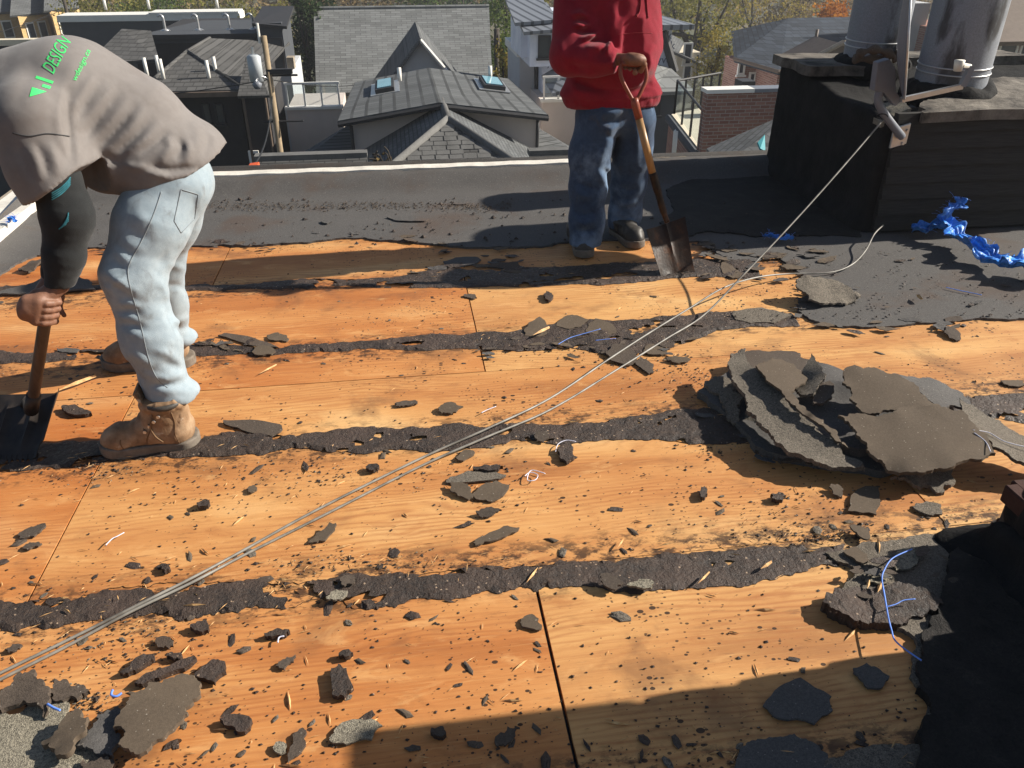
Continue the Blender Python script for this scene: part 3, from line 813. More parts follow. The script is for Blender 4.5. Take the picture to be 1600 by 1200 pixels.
# ------------------------------------------------------------------ satellite dish, seen edge on
fy = CY0-0.055
ds = thing('satellite_dish', gy(1408, 218, fy), 'grey satellite dish seen edge on, clamped to the tarred chimney', 'satellite dish')
fp = gy(1406, 212, fy)
MB().obox(fp, (0.045,0,0.012), (0,0.008,0), (0.0,0,0.055)).build('foot_plate', MAT['galv'], ds, bevel=0.004)
for sx, sz in ((-0.025,0.035),(0.03,0.03),(0.02,-0.04)):
    c = fp+Vector((sx,-0.006,sz)); MB().tube([c, c+Vector((0,-0.012,0))], 0.008, 6).build('bolt', MAT['galv'], ds)
mp = spline([fp+Vector((0,-0.02,0)), gy(1392,192,fy-0.06), gy(1378,172,fy-0.07), gy(1372,155,fy-0.06), gy(1376,138,fy-0.05), gy(1384,110,fy-0.03)], 6)
MB().tube(mp, 0.021, 16).build('mast', MAT['dish'], ds, True)
cl = spline([gy(1378.5+9*math.cos(a), 182+4*math.sin(a), fy-0.09+0.02*math.sin(a)) for a in np.linspace(0,6.28,9)], 3)
MB().tube(cl, 0.003, 6).build('cable_tie', MAT['wire'], ds)
q = [gy(1366,142,fy-0.075), gy(1372,98,fy-0.075), gy(1390,92,fy-0.075), gy(1400,108,fy-0.075), gy(1400,142,fy-0.075), gy(1410,158,fy-0.075), gy(1399,166,fy-0.075), gy(1380,144,fy-0.075)]
MB().slab(q[::-1], 0.05, (0,0.05,0)).build('bracket', MAT['dish'], ds, bevel=0.004)
dc = gy(1404, 62, fy-0.05)
vdir = (dc-EYE).normalized()
dn = vdir.cross((gy(1408,0,fy)-gy(1400,143,fy)).normalized()).normalized()
if dn.x < 0: dn = -dn
du = (gy(1408,0,fy)-gy(1400,143,fy)).normalized(); du = (du-dn*du.dot(dn)).normalized(); dw = dn.cross(du)
V, Fc = [], []; n, m = 40, 9
for sgn in (0, 1):
    for k in range(m):
        r = 0.268*k/(m-1)
        for j in range(n):
            a = 2*math.pi*j/n
            V.append(dc + du*r*1.08*math.sin(a) + dw*r*math.cos(a) + dn*((r/0.268)**2*0.042 - 0.006*sgn))
for sgn in (0, 1):
    for k in range(m-1):
        for j in range(n):
            q2 = (j+1) % n; o = sgn*m*n
            f = (o+k*n+j, o+k*n+q2, o+(k+1)*n+q2, o+(k+1)*n+j); Fc.append(f if sgn else f[::-1])
for j in range(n):
    q2 = (j+1) % n; Fc.append(((m-1)*n+j, (m-1)*n+q2, (2*m-1)*n+q2, (2*m-1)*n+j))
rf = obj('reflector', mesh_from(V, Fc, True), MAT['dish'], ds)
rim = [dc+du*0.268*1.08*math.sin(a)+dw*0.268*math.cos(a)+dn*0.042 for a in np.linspace(0, 2*math.pi, 41)]
MB().tube(rim, 0.006, 6, False).build('rim', MAT['galv'], rf, True)
A = gy(1408,156,fy-0.085); B = gy(1503,135,fy-0.10); Cc = gy(1518,103,fy-0.10)
def bar(a, b, w, h):
    d = (b-a); c = (a+b)/2; t = d.normalized(); s1 = t.cross(Vector((0,0,1))).normalized(); s2 = s1.cross(t)
    return MB().obox(c, d/2, s1*w, s2*h)
bar(A, B, 0.012, 0.012).build('feed_arm', MAT['galv'], ds)
bar(B, Cc, 0.012, 0.016).build('feed_bracket', MAT['dish'], ds)
ln = MB().tube([gy(1516,104,fy-0.1), gy(1504,102,fy-0.1), gy(1503,102,fy-0.1)], [0.012,0.012,0.02], 12).tube([gy(1500,94,fy-0.1), gy(1496,111,fy-0.1)], [0.026,0.02], 14)
ln.build('receiver_head', MAT['lnb'], ds, True)

# ------------------------------------------------------------------ small brick chimney at the right border
bc = thing('brick_chimney', (1.95, 1.1, 0), 'small red brick chimney with tarred foot at the right border', 'chimney')
def skirt(p):
    def bx(x0,x1,y0,y1,z1,r):
        q = np.stack([np.abs(p[...,0]-(x0+x1)/2)-(x1-x0)/2, np.abs(p[...,1]-(y0+y1)/2)-(y1-y0)/2, np.abs(p[...,2]-z1/2)-z1/2], -1)
        return np.linalg.norm(np.maximum(q,0),axis=-1)+np.minimum(q.max(-1),0)-r
    d = smin(bx(1.62,2.35,0.3,1.56,0.10,0.03), bx(1.50,2.45,0.2,1.64,0.0,0.015), 0.12)
    return d+0.03*fbm(p*9,4,8)+0.006*fbm(p*40,2,3)
obj('tar_skirt', surf_mesh([surf(skirt,(1.3,0.05,-0.02),(2.6,1.8,0.3),0.016)]), MAT['blackwall'], bc)
MB().box(1.655,2.28,0.42,1.605,0.0,0.165).box(1.78,2.26,0.42,1.30,0.165,1.07).build('core', MAT['mortar'], bc)
bm_b = MB().box(-0.1,0.1,-0.047,0.047,-0.028,0.028).mesh(); bevel_mesh(bm_b, 0.005, 1)
bm_b.name = 'brick'; bm_b.materials.append(MAT['brick_piece'])
def brick(c, rot):
    o = bpy.data.objects.new('brick', bm_b); COL.objects.link(o); o.parent = bc; o.matrix_parent_inverse = WORLD_INV[bc.name]
    o.location = c; o.rotation_euler = (random.uniform(-.02,.02), random.uniform(-.02,.02), rot+random.uniform(-.02,.02))
for k in range(15):
    z = 0.05+0.068*k; low = z < 0.2
    x0, yb = (1.65, 1.61) if low else (1.78, 1.30)
    o = 0.105*(k % 2)
    y = yb-0.1-o
    while y > 0.5: brick((x0+0.03, y, z), math.pi/2); y -= 0.212
    x = x0+0.115+o
    while x < 2.2: brick((x, yb-0.03, z), 0); x += 0.212
def lump(p):
    q = np.stack([np.abs(p[...,0]-1.99)-0.30, np.abs(p[...,1]-1.42)-0.14, np.abs(p[...,2]-0.16)-0.03], -1)
    return np.linalg.norm(np.maximum(q,0),axis=-1)+np.minimum(q.max(-1),0)-0.045+0.05*fbm(p*10,3,4)
obj('tar_lump', surf_mesh([surf(lump,(1.5,1.15,0.05),(2.4,1.75,0.35),0.014)]), MAT['blackwall'], bc)
MB().box(1.72,2.32,0.36,1.36,1.07,1.12).build('cap', MAT['crown'], bc, bevel=0.01)
# ------------------------------------------------------------------ people
def T(*a): return tuple(gy(*a))
def rot_frame(u, up=(0,0,1)):
    u = Vector(u).normalized(); w = Vector(up); w = (w-u*w.dot(u)).normalized(); v = w.cross(u)
    return u, v, w

def hand_sdf(p, wrist, palm_c, axis, n_side, curl_r, fing_dir):
    """fist closed round a bar. axis = bar direction (index -> little finger spread along it),
    n_side = direction from bar centre towards the back of the palm, curl_r = radius of the bar"""
    ax = Vector(axis).normalized(); ns = Vector(n_side); ns = (ns-ax*ns.dot(ax)).normalized(); td = ax.cross(ns)*fing_dir
    pc = Vector(palm_c)
    back = pc+ns*(curl_r+0.016)
    d = d_cone(p, tuple(back-ax*0.03-td*0.012), tuple(back+ax*0.03-td*0.012), 0.019, 0.018)
    d = smin(d, d_cone(p, tuple(back-ax*0.022-td*0.045), tuple(back+ax*0.022-td*0.045), 0.02, 0.019), 0.018)
    d = smin(d, d_cone(p, wrist, tuple(back-td*0.04), 0.028, 0.026), 0.02)
    for i, (o, L) in enumerate(((-0.033,1.0),(-0.011,1.08),(0.011,1.02),(0.032,0.86))):
        R = curl_r+0.0105; q = []
        for a in (-0.1, 0.75, 1.6, 2.45, 3.3*L):
            q.append(tuple(pc+ax*o+ns*R*math.cos(a)+td*R*math.sin(a)+(ns*0.006+td*0.012 if a < 0 else Vector((0,0,0)))))
        f = chain(p, q, [0.0115, 0.0108, 0.0100, 0.0095, 0.0082], 0.004)
        d = smin(d, f, 0.005)
    th = [tuple(back-td*0.045-ax*0.02), tuple(pc-td*(curl_r+0.014)-ax*0.044+ns*0.008), tuple(pc-td*(curl_r*0.4)-ns*(curl_r+0.012)-ax*0.046), tuple(pc+td*0.012-ns*(curl_r+0.013)-ax*0.04)]
    d = smin(d, chain(p, th, [0.017, 0.0135, 0.0115, 0.0095], 0.006), 0.008)
    return d

def head_sdf(p, c, face, up):
    f, l, u = rot_frame(face, up)           # face dir, left, up
    R = np.array([list(f), list(l), list(u)]).T
    c = Vector(c)
    at = lambda a, b, e: tuple(c+f*a+l*b+u*e)
    d = d_ell(p, at(-0.012,0,0.03), (0.098,0.077,0.095), R)
    d = smin(d, d_ell(p, at(0.03,0,-0.055), (0.062,0.056,0.062), R), 0.03)
    d = smin(d, d_cone(p, at(0.085,0,0.005), at(0.112,0,-0.028), 0.010, 0.014), 0.014)
    d = smin(d, d_cone(p, at(0.086,-0.03,0.022), at(0.086,0.03,0.022), 0.011, 0.011), 0.02)
    d = smin(d, d_cone(p, at(0.087,-0.018,-0.062), at(0.087,0.018,-0.062), 0.008, 0.008), 0.008)
    d = smin(d, d_cone(p, at(0.08,0,-0.10), at(0.075,0,-0.098), 0.018, 0.018), 0.02)
    for s in (-1, 1):
        d = np.maximum(d, -d_ell(p, at(0.092,0.031*s,0.002), (0.014,0.015,0.010), R))
        d = smin(d, d_ell(p, at(-0.008,0.080*s,-0.008), (0.018,0.008,0.032), R), 0.008)
    return d

def eyes(c, face, up, parent):
    f, l, u = rot_frame(face, up); c = Vector(c)
    for s in (-1, 1):
        e = c+f*0.082+l*0.031*s+u*0.002
        V = []; Fc = []
        for i in range(7):
            for j in range(10):
                a, b = math.pi*i/6, 2*math.pi*j/10
                V.append(e+Vector((math.sin(a)*math.cos(b), math.sin(a)*math.sin(b), math.cos(a)))*0.0115)
        for i in range(6):
            for j in range(10): Fc.append((i*10+j, i*10+(j+1)%10, (i+1)*10+(j+1)%10, (i+1)*10+j))
        obj('eye', mesh_from(V, Fc, True), MAT['eye'], parent)

def boot(parent, heel, toe, mat, solemat, top=0.15, name='boot', lift=0.0, w=1.0, L=None):
    heel, toe = Vector(heel), Vector(toe)
    u = (toe-heel); L = L or u.length; u.normalize(); v = Vector((-u.y, u.x, 0)).normalized(); k = L/0.30
    at = lambda a, b, c: tuple(heel+u*a*k+v*b*w+Vector((0,0,c+lift*max(0, 1-a/0.17))))
    def f(p):
        d = chain(p, [at(0.055,0,0.065), at(0.15,0,0.064), at(0.235,0.004,0.052), at(0.262,0.004,0.046)], [0.048,0.047,0.050,0.042], 0.02)
        d = smin(d, chain(p, [at(0.055,0,0.07), at(0.062,0,top)], [0.054,0.059], 0.02), 0.045)
        d = smin(d, d_cone(p, at(0.115,0,0.10), at(0.085,0,top), 0.042, 0.047), 0.045)
        top_cut = p[...,2]-(heel.z+top+0.012+lift)
        d = np.maximum(d, top_cut)
        d = np.maximum(d, -(p[...,2]-(heel.z+0.016+0*p[...,0])) if lift == 0 else d)
        # vamp creases and quarter line
        s = (p-np.array(heel))@np.array(u)/k
        hz = p[...,2]-heel.z
        d = d-0.0035*np.exp(-((s-0.185)/0.008)**2)-0.003*np.exp(-((s-0.163)/0.007)**2)+0.003*vnoise(p*38, 4)
        d = d-0.004*((s < 0.135-0.35*(hz-0.06)) & (hz > 0.03))-0.0035*(s < 0.03+0.02*np.sin(hz*30))-0.003*(s > 0.232)
        d = d-0.007*np.exp(-((hz-top+0.006)/0.014)**2)
        d = d+0.004*np.exp(-((hz-0.033)/0.004)**2)
        return d
    c0 = np.array(heel); c1 = np.array(toe); lo = np.minimum(c0, c1)-0.09; hi = np.maximum(c0, c1)+0.09
    hi[2] = heel.z+top+0.06+lift; lo[2] = heel.z-0.01
    b = obj(name, surf_mesh([surf(f, lo, hi, 0.006)]), mat, parent)
    def g(p):
        q = np.stack([(p-np.array(heel))@np.array(u)/k, (p-np.array(heel))@np.array(v)/w, p[...,2]-heel.z], -1)
        wd = 0.047+0.006*np.clip(np.abs(q[...,0]-0.12)/0.1, 0, 1)
        zc = 0.014+lift*np.clip(1-q[...,0]/0.17, 0, 1)+0.012*np.clip((q[...,0]-0.24)/0.06, 0, 1)
        core = np.sqrt(np.maximum(np.abs(q[...,0]-0.145)-0.115, 0)**2+(q[...,1])**2)-wd
        arch = 0.010*np.exp(-((q[...,0]-0.105)/0.028)**2)
        return np.maximum(core, np.abs(q[...,2]-zc-arch*0.5-0.003)-(0.0185-arch*0.5))-0.002
    lo[2] = heel.z-0.006; 
    obj('sole', surf_mesh([surf(g, lo, hi*np.array([1,1,0])+np.array([0,0,heel.z+0.07+lift]), 0.005)]), solemat, b)
    return b, at

def creases(p, lines, k=1.0):
    """cloth folds laid along lines; each line = (points as seen from the front, half width, height in metres)"""
    v = p-np.array(EYE); z = v@np.array(FW)
    U = 800+FOC*(v@np.array(RT))/z; W = 600-FOC*(v@np.array(UP))/z
    tot = np.zeros(p.shape[:-1])
    for pts, sig, amp in lines:
        best = np.full(p.shape[:-1], 1e9); tap = np.zeros(p.shape[:-1]); L = len(pts)-1
        for i in range(L):
            a, b = pts[i], pts[i+1]; dx, dy = b[0]-a[0], b[1]-a[1]
            t = np.clip(((U-a[0])*dx+(W-a[1])*dy)/(dx*dx+dy*dy), 0, 1)
            e = np.hypot(U-a[0]-t*dx, W-a[1]-t*dy)/(sig*1.15)
            tap = np.where(e < best, np.sin(np.pi*(i+t)/L)**0.7, tap); best = np.minimum(best, e)
        tot += amp*np.exp(-best**2)*tap
    return tot*k

# ---------------- bending man at left
pm = thing('person', (gz(235, 640).x, 2.75, 0), 'worker in grey t-shirt and pale jeans bent over a shovel at left', 'person')
ank_n, ank_f = T(262,612,2.50), T(287,522,3.10)
leg_n = [T(268,290,2.70), T(236,352,2.62), T(208,430,2.55), T(236,530,2.52), T(263,612,2.50)]
leg_f = [T(282,288,2.92), T(268,345,2.97), T(252,405,3.02), T(260,475,3.07), T(273,526,3.10)]
sh_n, el_n, wr_n = T(52,192,2.56), T(106,345,2.50), T(93,446,2.46)
hand_c = T(73,483,2.435)
sh_f, el_f, wr_f = T(70,168,2.96), T(100,330,2.78), T(86,428,2.60)
spine = [T(286,244,2.80), T(212,200,2.79), T(118,158,2.77), T(45,162,2.75)]
head_c = T(-62,196,2.75)
g_dir = Vector(T(48,640,2.40))-Vector(hand_c)

def body_left(p):
    d = chain(p, spine, [0.075,0.12,0.14,0.12], 0.06)
    for L in (leg_n, leg_f):
        d = smin(d, chain(p, L, [0.07,0.075,0.058,0.055,0.042], 0.03), 0.03)
    d = smin(d, chain(p, [sh_n, el_n, wr_n], [0.06,0.042,0.03], 0.02), 0.04)
    d = smin(d, chain(p, [sh_f, el_f, wr_f], [0.06,0.042,0.03], 0.02), 0.04)
    d = smin(d, d_cone(p, spine[3], T(-30,182,2.75), 0.07, 0.058), 0.04)
    return smin(d, head_sdf(p, head_c, (-0.55,0,-0.83), (-0.83,0,0.55)), 0.02)
hd = Vector(hand_c)
hs_l = lambda p: hand_sdf(p, wr_n, tuple(hd), tuple(g_dir), (0.25,-0.55,0.8), 0.019, -1)
hd2 = hd+g_dir.normalized()*(-0.02)+Vector((0.05,0.17,0.04))
def hand_far(p):
    q = Vector(wr_f)
    d = d_cone(p, wr_f, tuple(q+Vector((-0.035,-0.03,-0.05))), 0.028, 0.030)
    for i in range(4):
        a = q+Vector((-0.04+0.018*i-0.01,-0.045+0.012*i,-0.075)); d = smin(d, chain(p, [tuple(a), tuple(a+Vector((-0.014,-0.01,-0.035))), tuple(a+Vector((-0.004,-0.016,-0.062)))], [0.010,0.009,0.0075], 0.004), 0.007)
    a = q+Vector((-0.055,-0.045,-0.045)); return smin(d, chain(p, [tuple(a), tuple(a+Vector((-0.03,-0.01,-0.03)))], [0.012,0.009], 0.004), 0.008)
bb = surf(body_left, (-1.75,2.2,0.0), (-0.35,3.35,1.45), 0.013)
def around(c, r): return np.array(c)-r, np.array(c)+r
h1 = surf(hs_l, *around(hd, 0.13), 0.0035)
h2 = surf(hand_far, *around(Vector(wr_f)+Vector((-0.03,-0.03,-0.05)), 0.13), 0.005)
obj('body', surf_mesh([bb, h1, h2]), MAT['skin'], pm)
eyes(head_c, (-0.55,0,-0.83), (-0.83,0,0.55), pm)
def hair_l(p):
    d = head_sdf(p, head_c, (-0.55,0,-0.83), (-0.83,0,0.55))-0.012
    f, l, u = rot_frame((-0.55,0,-0.83), (-0.83,0,0.55))
    q = p-np.array(head_c); a = q@np.array(f); e = q@np.array(u)
    return np.maximum(d, -(e*0.9-a*0.55-0.012))+0.004*vnoise(p*60, 1)
obj('hair', surf_mesh([surf(hair_l, *around(head_c, 0.17), 0.008)]), MAT['hair'], pm)

def folds(p, kdir, wl, warp, seed, sharp=1.6):
    k = np.array(kdir, dtype=float); k /= np.linalg.norm(k)
    ph = (p@k)*2*math.pi/wl + warp*fbm(p*4.0, 3, seed)
    return 0.5*np.power(0.5+0.5*np.sin(ph), sharp)+0.5*(1-np.abs(np.sin(ph*0.5+0.6)))**1.3

HEMN = np.array((-0.36,0,0.93))
pocket_c = np.array(T(285,330,2.70))
def jeans_left(p):
    a = chain(p, leg_n, [0.122,0.108,0.092,0.088,0.074], 0.045)
    b = chain(p, leg_f, [0.108,0.094,0.080,0.076,0.066], 0.045)
    # bunched cuffs
    for L, d0 in ((leg_n, 0), (leg_f, 1)):
        e = Vector(L[-1]); 
        c = d_cone(p, tuple(e+Vector((0.015,0,-0.0))), tuple(e+Vector((0.03,0,-0.005))), 0.076 if d0 == 0 else 0.066, 0.076 if d0 == 0 else 0.066, (1,1,0.62))
        if d0 == 0: a = smin(a, c, 0.02)
        else: b = smin(b, c, 0.02)
    d = smin(a, b, 0.025)
    d = smin(d, d_cone(p, T(268,276,2.73), T(282,272,2.90), 0.105, 0.10), 0.05)
    zf = p[...,2]
    low = np.clip((0.42-zf)/0.3, 0, 1); knee = np.exp(-((zf-0.55)/0.16)**2)
    amt = 0.35+0.8*low+0.5*knee
    m = np.clip(0.5+1.3*fbm(p*3.3, 2, 5), 0, 1)
    w = folds(p, (0.5,0.25,1.0), 0.085, 5.0, 11)
    d = d-0.010*amt*m*w+0.004*amt+0.003*fbm(p*16, 3, 6)
    d = d-creases(p, [
        ([(160,418),(178,436),(202,452),(222,456)],6,0.016), ([(160,436),(180,448),(206,466)],5,-0.014),
        ([(164,452),(184,440),(206,430)],5,0.012), ([(176,388),(190,400),(206,410)],5,0.012), ([(172,400),(186,414),(200,420)],4,-0.011),
        ([(184,476),(204,474),(222,482)],4,0.013), ([(182,485),(204,484),(224,490)],4,-0.013), ([(184,497),(204,497),(226,506)],4,0.012), ([(186,507),(210,508),(228,514)],4,-0.012),
        ([(194,520),(214,524),(236,532)],5,0.010), ([(200,548),(220,560),(240,577)],6,0.015), ([(198,562),(214,578),(226,596)],5,-0.014), ([(206,566),(224,584),(250,592)],5,0.013),
        ([(244,548),(264,554),(288,570)],5,0.012), ([(250,566),(270,572),(290,580)],5,-0.013), ([(236,588),(262,592),(290,584)],5,0.014), ([(228,602),(256,602),(292,596)],4,-0.016), ([(240,612),(268,610),(300,612)],5,0.014),
        ([(262,390),(250,408),(240,432)],5,-0.011), ([(246,440),(258,452),(262,470)],5,0.011), ([(252,470),(262,486),(266,505)],5,-0.010),
        ([(258,412),(276,416),(292,424)],4,0.009), ([(260,446),(276,446),(294,454)],4,-0.010), ([(268,500),(282,502),(298,494)],4,0.013), ([(270,512),(284,514),(300,508)],4,-0.013),
        ([(208,330),(226,344),(250,350)],7,0.010), ([(196,350),(216,366),(240,372)],6,-0.010), ([(186,368),(204,384),(228,392)],6,0.010),
        ([(300,306),(304,330),(292,366)],6,-0.008), ([(262,300),(280,292),(310,288)],6,0.008), ([(326,276),(316,306),(306,330)],5,0.010)], 0.62)
    # hems
    for L, cut in ((leg_n, 0.055), (leg_f, 0.045)):
        pass
    d = np.maximum(d, -(zf-np.where(p[...,1] > 2.8, 0.095, 0.178)-0.008*np.sin(p[...,0]*40+p[...,1]*30)))
    # waist (under the shirt)
    d = np.maximum(d, (p-np.array(T(262,262,2.7)))@HEMN-0.03)
    return d
jv, jf = surf(jeans_left, (-1.35,2.25,0.08), (-0.35,3.35,1.15), 0.009)
jm = surf_mesh([(jv, jf)])
jl = obj('jeans', jm, MAT['jeans_pale'], pm)
# side seam and back pocket laid on the denim
jt = BVHTree.FromPolygons([tuple(v) for v in jv], [tuple(f) for f in jf])
def onto(tree, px, py, lift=0.002):
    d = ray(px, py).normalized(); h = tree.ray_cast(EYE, d)
    return (h[0]-d*lift if h[0] is not None else None)
def line_on(tree, pts, lift=0.001, sub=6):
    q = [onto(tree, v.x, v.y, lift) for v in spline([Vector((a, b, 0)) for a, b in pts], sub)]
    return [v for v in q if v is not None]
s = line_on(jt, [(252,300),(240,335),(222,375),(203,410),(200,430),(205,455),(218,500),(232,560),(245,590),(262,606)], 0.0, 8)
MB().tube(s, 0.0019, 6).build('side_seam', MAT['jeans_stitch'], jl, True)
pk = [(283,296),(272,345),(283,364),(304,342),(310,304)]
for a, b in zip(pk, pk[1:]+pk[:1]):
    s = line_on(jt, [a, b], 0.0005, 6)
    if len(s) > 2: MB().tube(s, 0.0015, 5).build('pocket_seam', MAT['jeans_stitch'], jl, True)

def shirt_left(p):
    d = chain(p, spine, [0.112,0.152,0.172,0.157], 0.07, (1,1.12,1))
    d = smin(d, d_cone(p, T(255,242,2.78), T(175,238,2.76), 0.118, 0.125, (1,1.5,1)), 0.06)      # belly cloth hanging
    d = smin(d, d_cone(p, T(258,256,2.80), T(300,246,2.81), 0.126, 0.118, (1,1.68,1)), 0.05)   # tail over the seat
    d = smin(d, chain(p, [sh_n, T(78,262,2.53), T(92,296,2.51)], [0.118,0.112,0.108], 0.03), 0.05)
    d = smin(d, chain(p, [sh_f, T(104,246,2.94), T(112,275,2.91)], [0.112,0.105,0.10], 0.03), 0.05)
    ctr = np.array(T(180,200,2.6))
    mid = np.clip(1.3-np.abs(p[...,0]-ctr[0])/0.42, 0, 1)
    low = np.clip((1.16-p[...,2])/0.18, 0, 1)
    m = np.clip(0.45+1.3*fbm(p*3.1, 2, 3), 0, 1)
    d = d-0.008*fbm(p*6, 3, 2)
    d = d-creases(p, [
        ([(108,132),(104,180),(110,236),(114,262)],6,-0.022), ([(98,140),(92,185),(98,240)],7,0.012),
        ([(150,112),(132,138),(114,172)],5,0.010), ([(162,122),(140,152),(118,188)],4,-0.010), ([(178,132),(152,164),(124,204)],5,0.012), ([(190,140),(164,174),(130,218)],4,-0.012),
        ([(204,148),(176,186),(136,230)],5,0.013), ([(216,160),(188,196),(146,240)],4,-0.013), ([(228,168),(200,204),(158,244)],5,0.012), ([(240,180),(214,212),(176,244)],4,-0.013),
        ([(252,190),(228,216),(196,240)],5,0.013), ([(264,204),(246,222),(216,242)],4,-0.014), ([(262,212),(266,230),(250,252)],6,0.016), ([(276,214),(284,230),(274,250)],5,-0.015), ([(292,216),(296,236),(290,258)],6,0.012),
        ([(150,236),(176,250),(200,258)],6,-0.014), ([(180,252),(210,262),(240,258)],5,0.012), ([(222,256),(262,266),(318,262)],5,-0.016), ([(226,268),(266,278),(322,268)],5,0.012),
        ([(316,200),(326,220),(318,246)],5,-0.010), ([(300,190),(310,214),(306,240)],6,0.007),
        ([(44,226),(56,250),(66,284)],6,0.011), ([(56,222),(68,246),(76,280)],4,-0.011), ([(76,222),(86,248),(92,276)],5,0.011), ([(26,222),(36,250),(52,286)],5,-0.009), ([(90,222),(100,244),(108,262)],4,-0.010),
        ([(120,90),(108,110),(98,140)],8,0.005), ([(60,100),(40,130),(24,170)],9,-0.006), ([(150,92),(190,118),(230,150)],8,0.004)], 0.55)
    # sleeve and body hems
    n1 = np.array((Vector(el_n)-Vector(sh_n)).normalized())
    arm = np.linalg.norm(np.cross(p-np.array(sh_n), n1), axis=-1) < 0.15
    sx = (p-np.array(T(92,288,2.51)))@np.array((0.5,0,-0.86))-0.006*np.sin(p[...,1]*30)
    d = np.where(arm & (p[...,1] < 2.66) & (p[...,2] < 1.0), np.maximum(d, sx), d)
    n2 = np.array((Vector(el_f)-Vector(sh_f)).normalized())
    sx2 = (p-np.array(T(106,262,2.92)))@n2
    d = np.where((p[...,1] > 2.84) & (p[...,2] < 1.0) & (p[...,0] < -0.92), np.maximum(d, sx2), d)
    e = (Vector(spine[0])-Vector(spine[1])).normalized()
    hem = np.maximum(-((p-np.array(T(262,290,2.58)))@HEMN)-0.005*np.sin(p[...,1]*17+1), (p-np.array(T(345,240,2.7)))@np.array((0.9,0,-0.44)))
    d = np.where(p[...,0] > T(150,270,2.6)[0], np.maximum(d, hem), d)
    d = np.maximum(d, -(p[...,2]-(0.775+0.02*np.sin(p[...,0]*9+1)))) if False else d
    return d
sv, sf = surf(shirt_left, (-1.55,2.25,0.70), (-0.40,3.3,1.45), 0.0075)
sl = obj('t_shirt', surf_mesh([(sv, sf)]), MAT['shirt'], pm)
st = BVHTree.FromPolygons([tuple(v) for v in sv], [tuple(f) for f in sf])
def under(p):
    d = chain(p, [T(80,255,2.53), T(104,330,2.50), el_n, T(100,400,2.48), wr_n], [0.070,0.066,0.064,0.053,0.040], 0.03)
    d = d-0.006*folds(p, (0.3,0.1,1), 0.05, 5, 31)
    return np.maximum(d, -((p-np.array(wr_n))@np.array((0.15,0.1,1.0))+0.002))
us = obj('long_sleeve', surf_mesh([surf(under, np.array(el_n)-0.2, np.array(el_n)+np.array([0.2,0.2,0.3]), 0.008)]), MAT['undershirt'], pm)
def under2(p):
    return chain(p, [T(100,235,2.94), el_f, wr_f], [0.066,0.06,0.04], 0.03)-0.005*folds(p, (0.3,0.1,1), 0.05, 5, 31)
obj('long_sleeve', surf_mesh([surf(under2, np.minimum(wr_f, el_f)-0.12, np.maximum(el_f, T(100,235,2.94))+0.12, 0.010)]), MAT['undershirt'], pm)
ut = BVHTree.FromPolygons([v.co+us.location for v in us.data.vertices], [tuple(f.vertices) for f in us.data.polygons])
for k in range(4):
    s = line_on(ut, [(81,302+3.4*k),(94,294+3.4*k),(104,285+3.4*k),(110,277+3.4*k)], 0.001, 4)
    if len(s) > 2: MB().tube(s, 0.0018, 5).build('teal_stitch', MAT['teal'], us)
for k in range(5):
    s = line_on(ut, [(92+2.5*k,358-1.5*k),(99+1.6*k,352-2.8*k),(107,345-3.2*k)], 0.001, 4)
    if len(s) > 2: MB().tube(s, 0.0018, 5).build('teal_stitch', MAT['teal'], us)
# hem lines of the shirt
for pts in ([(20,208),(45,213),(75,209),(108,213)],):
    s = line_on(st, pts, 0.0, 8)
    if len(s) > 2: MB().tube(s, 0.0022, 5).build('shoulder_seam', MAT['jeans_stitch'] if False else MAT['trim_dark'], sl, True)

# printed lettering on the back, wrapped on the cloth
def text_mesh(body, size=1.0):
    c = bpy.data.curves.new('t', 'FONT'); c.body = body; c.size = size; c.resolution_u = 3
    o = bpy.data.objects.new('t', c); COL.objects.link(o)
    bpy.context.view_layer.update()
    me = bpy.data.meshes.new_from_object(o.evaluated_get(bpy.context.evaluated_depsgraph_get()))
    bpy.data.objects.remove(o); bpy.data.curves.remove(c); return me
def wrap_text(me, p0, p1, height, tree, name, mat, parent, skew=0.0, lift=0.0022):
    """lay flat text along the pixel line p0 -> p1 on the cloth; letter tops to the left of the line"""
    bm = bmesh.new(); bm.from_mesh(me); bmesh.ops.triangulate(bm, faces=bm.faces)
    for _ in range(2):
        es = [e for e in bm.edges if e.calc_length() > 0.12]
        if es: bmesh.ops.subdivide_edges(bm, edges=es, cuts=1); bmesh.ops.triangulate(bm, faces=bm.faces)
    xs = [v.co.x for v in bm.verts]; ys = [v.co.y for v in bm.verts]
    x0, x1, y0, y1 = min(xs), max(xs), min(ys), max(ys)
    d = Vector((p1[0]-p0[0], p1[1]-p0[1])); nrm = Vector((d.y, -d.x)).normalized()
    if nrm.x > 0: nrm = -nrm
    bad = []
    for v in bm.verts:
        a = (v.co.x-x0)/(x1-x0); b = (v.co.y-y0)/(y1-y0)
        q = Vector(p0)+d*a+(nrm*height+d.normalized()*skew)*b
        h = onto(tree, q.x, q.y, lift)
        if h is None: bad.append(v)
        else: v.co = h
    bmesh.ops.delete(bm, geom=bad, context='VERTS')
    o = bpy.data.meshes.new(name); bm.to_mesh(o); bm.free()
    return obj(name, o, mat, parent)
wrap_text(text_mesh('DESIGN'), (84,116), (111,66), 22, st, 'shirt_lettering', MAT['green_print'], sl, 3)
wrap_text(text_mesh('wdesign.ca'), (121,129), (144,81), 11, st, 'shirt_lettering', MAT['green_print'], sl, 2)
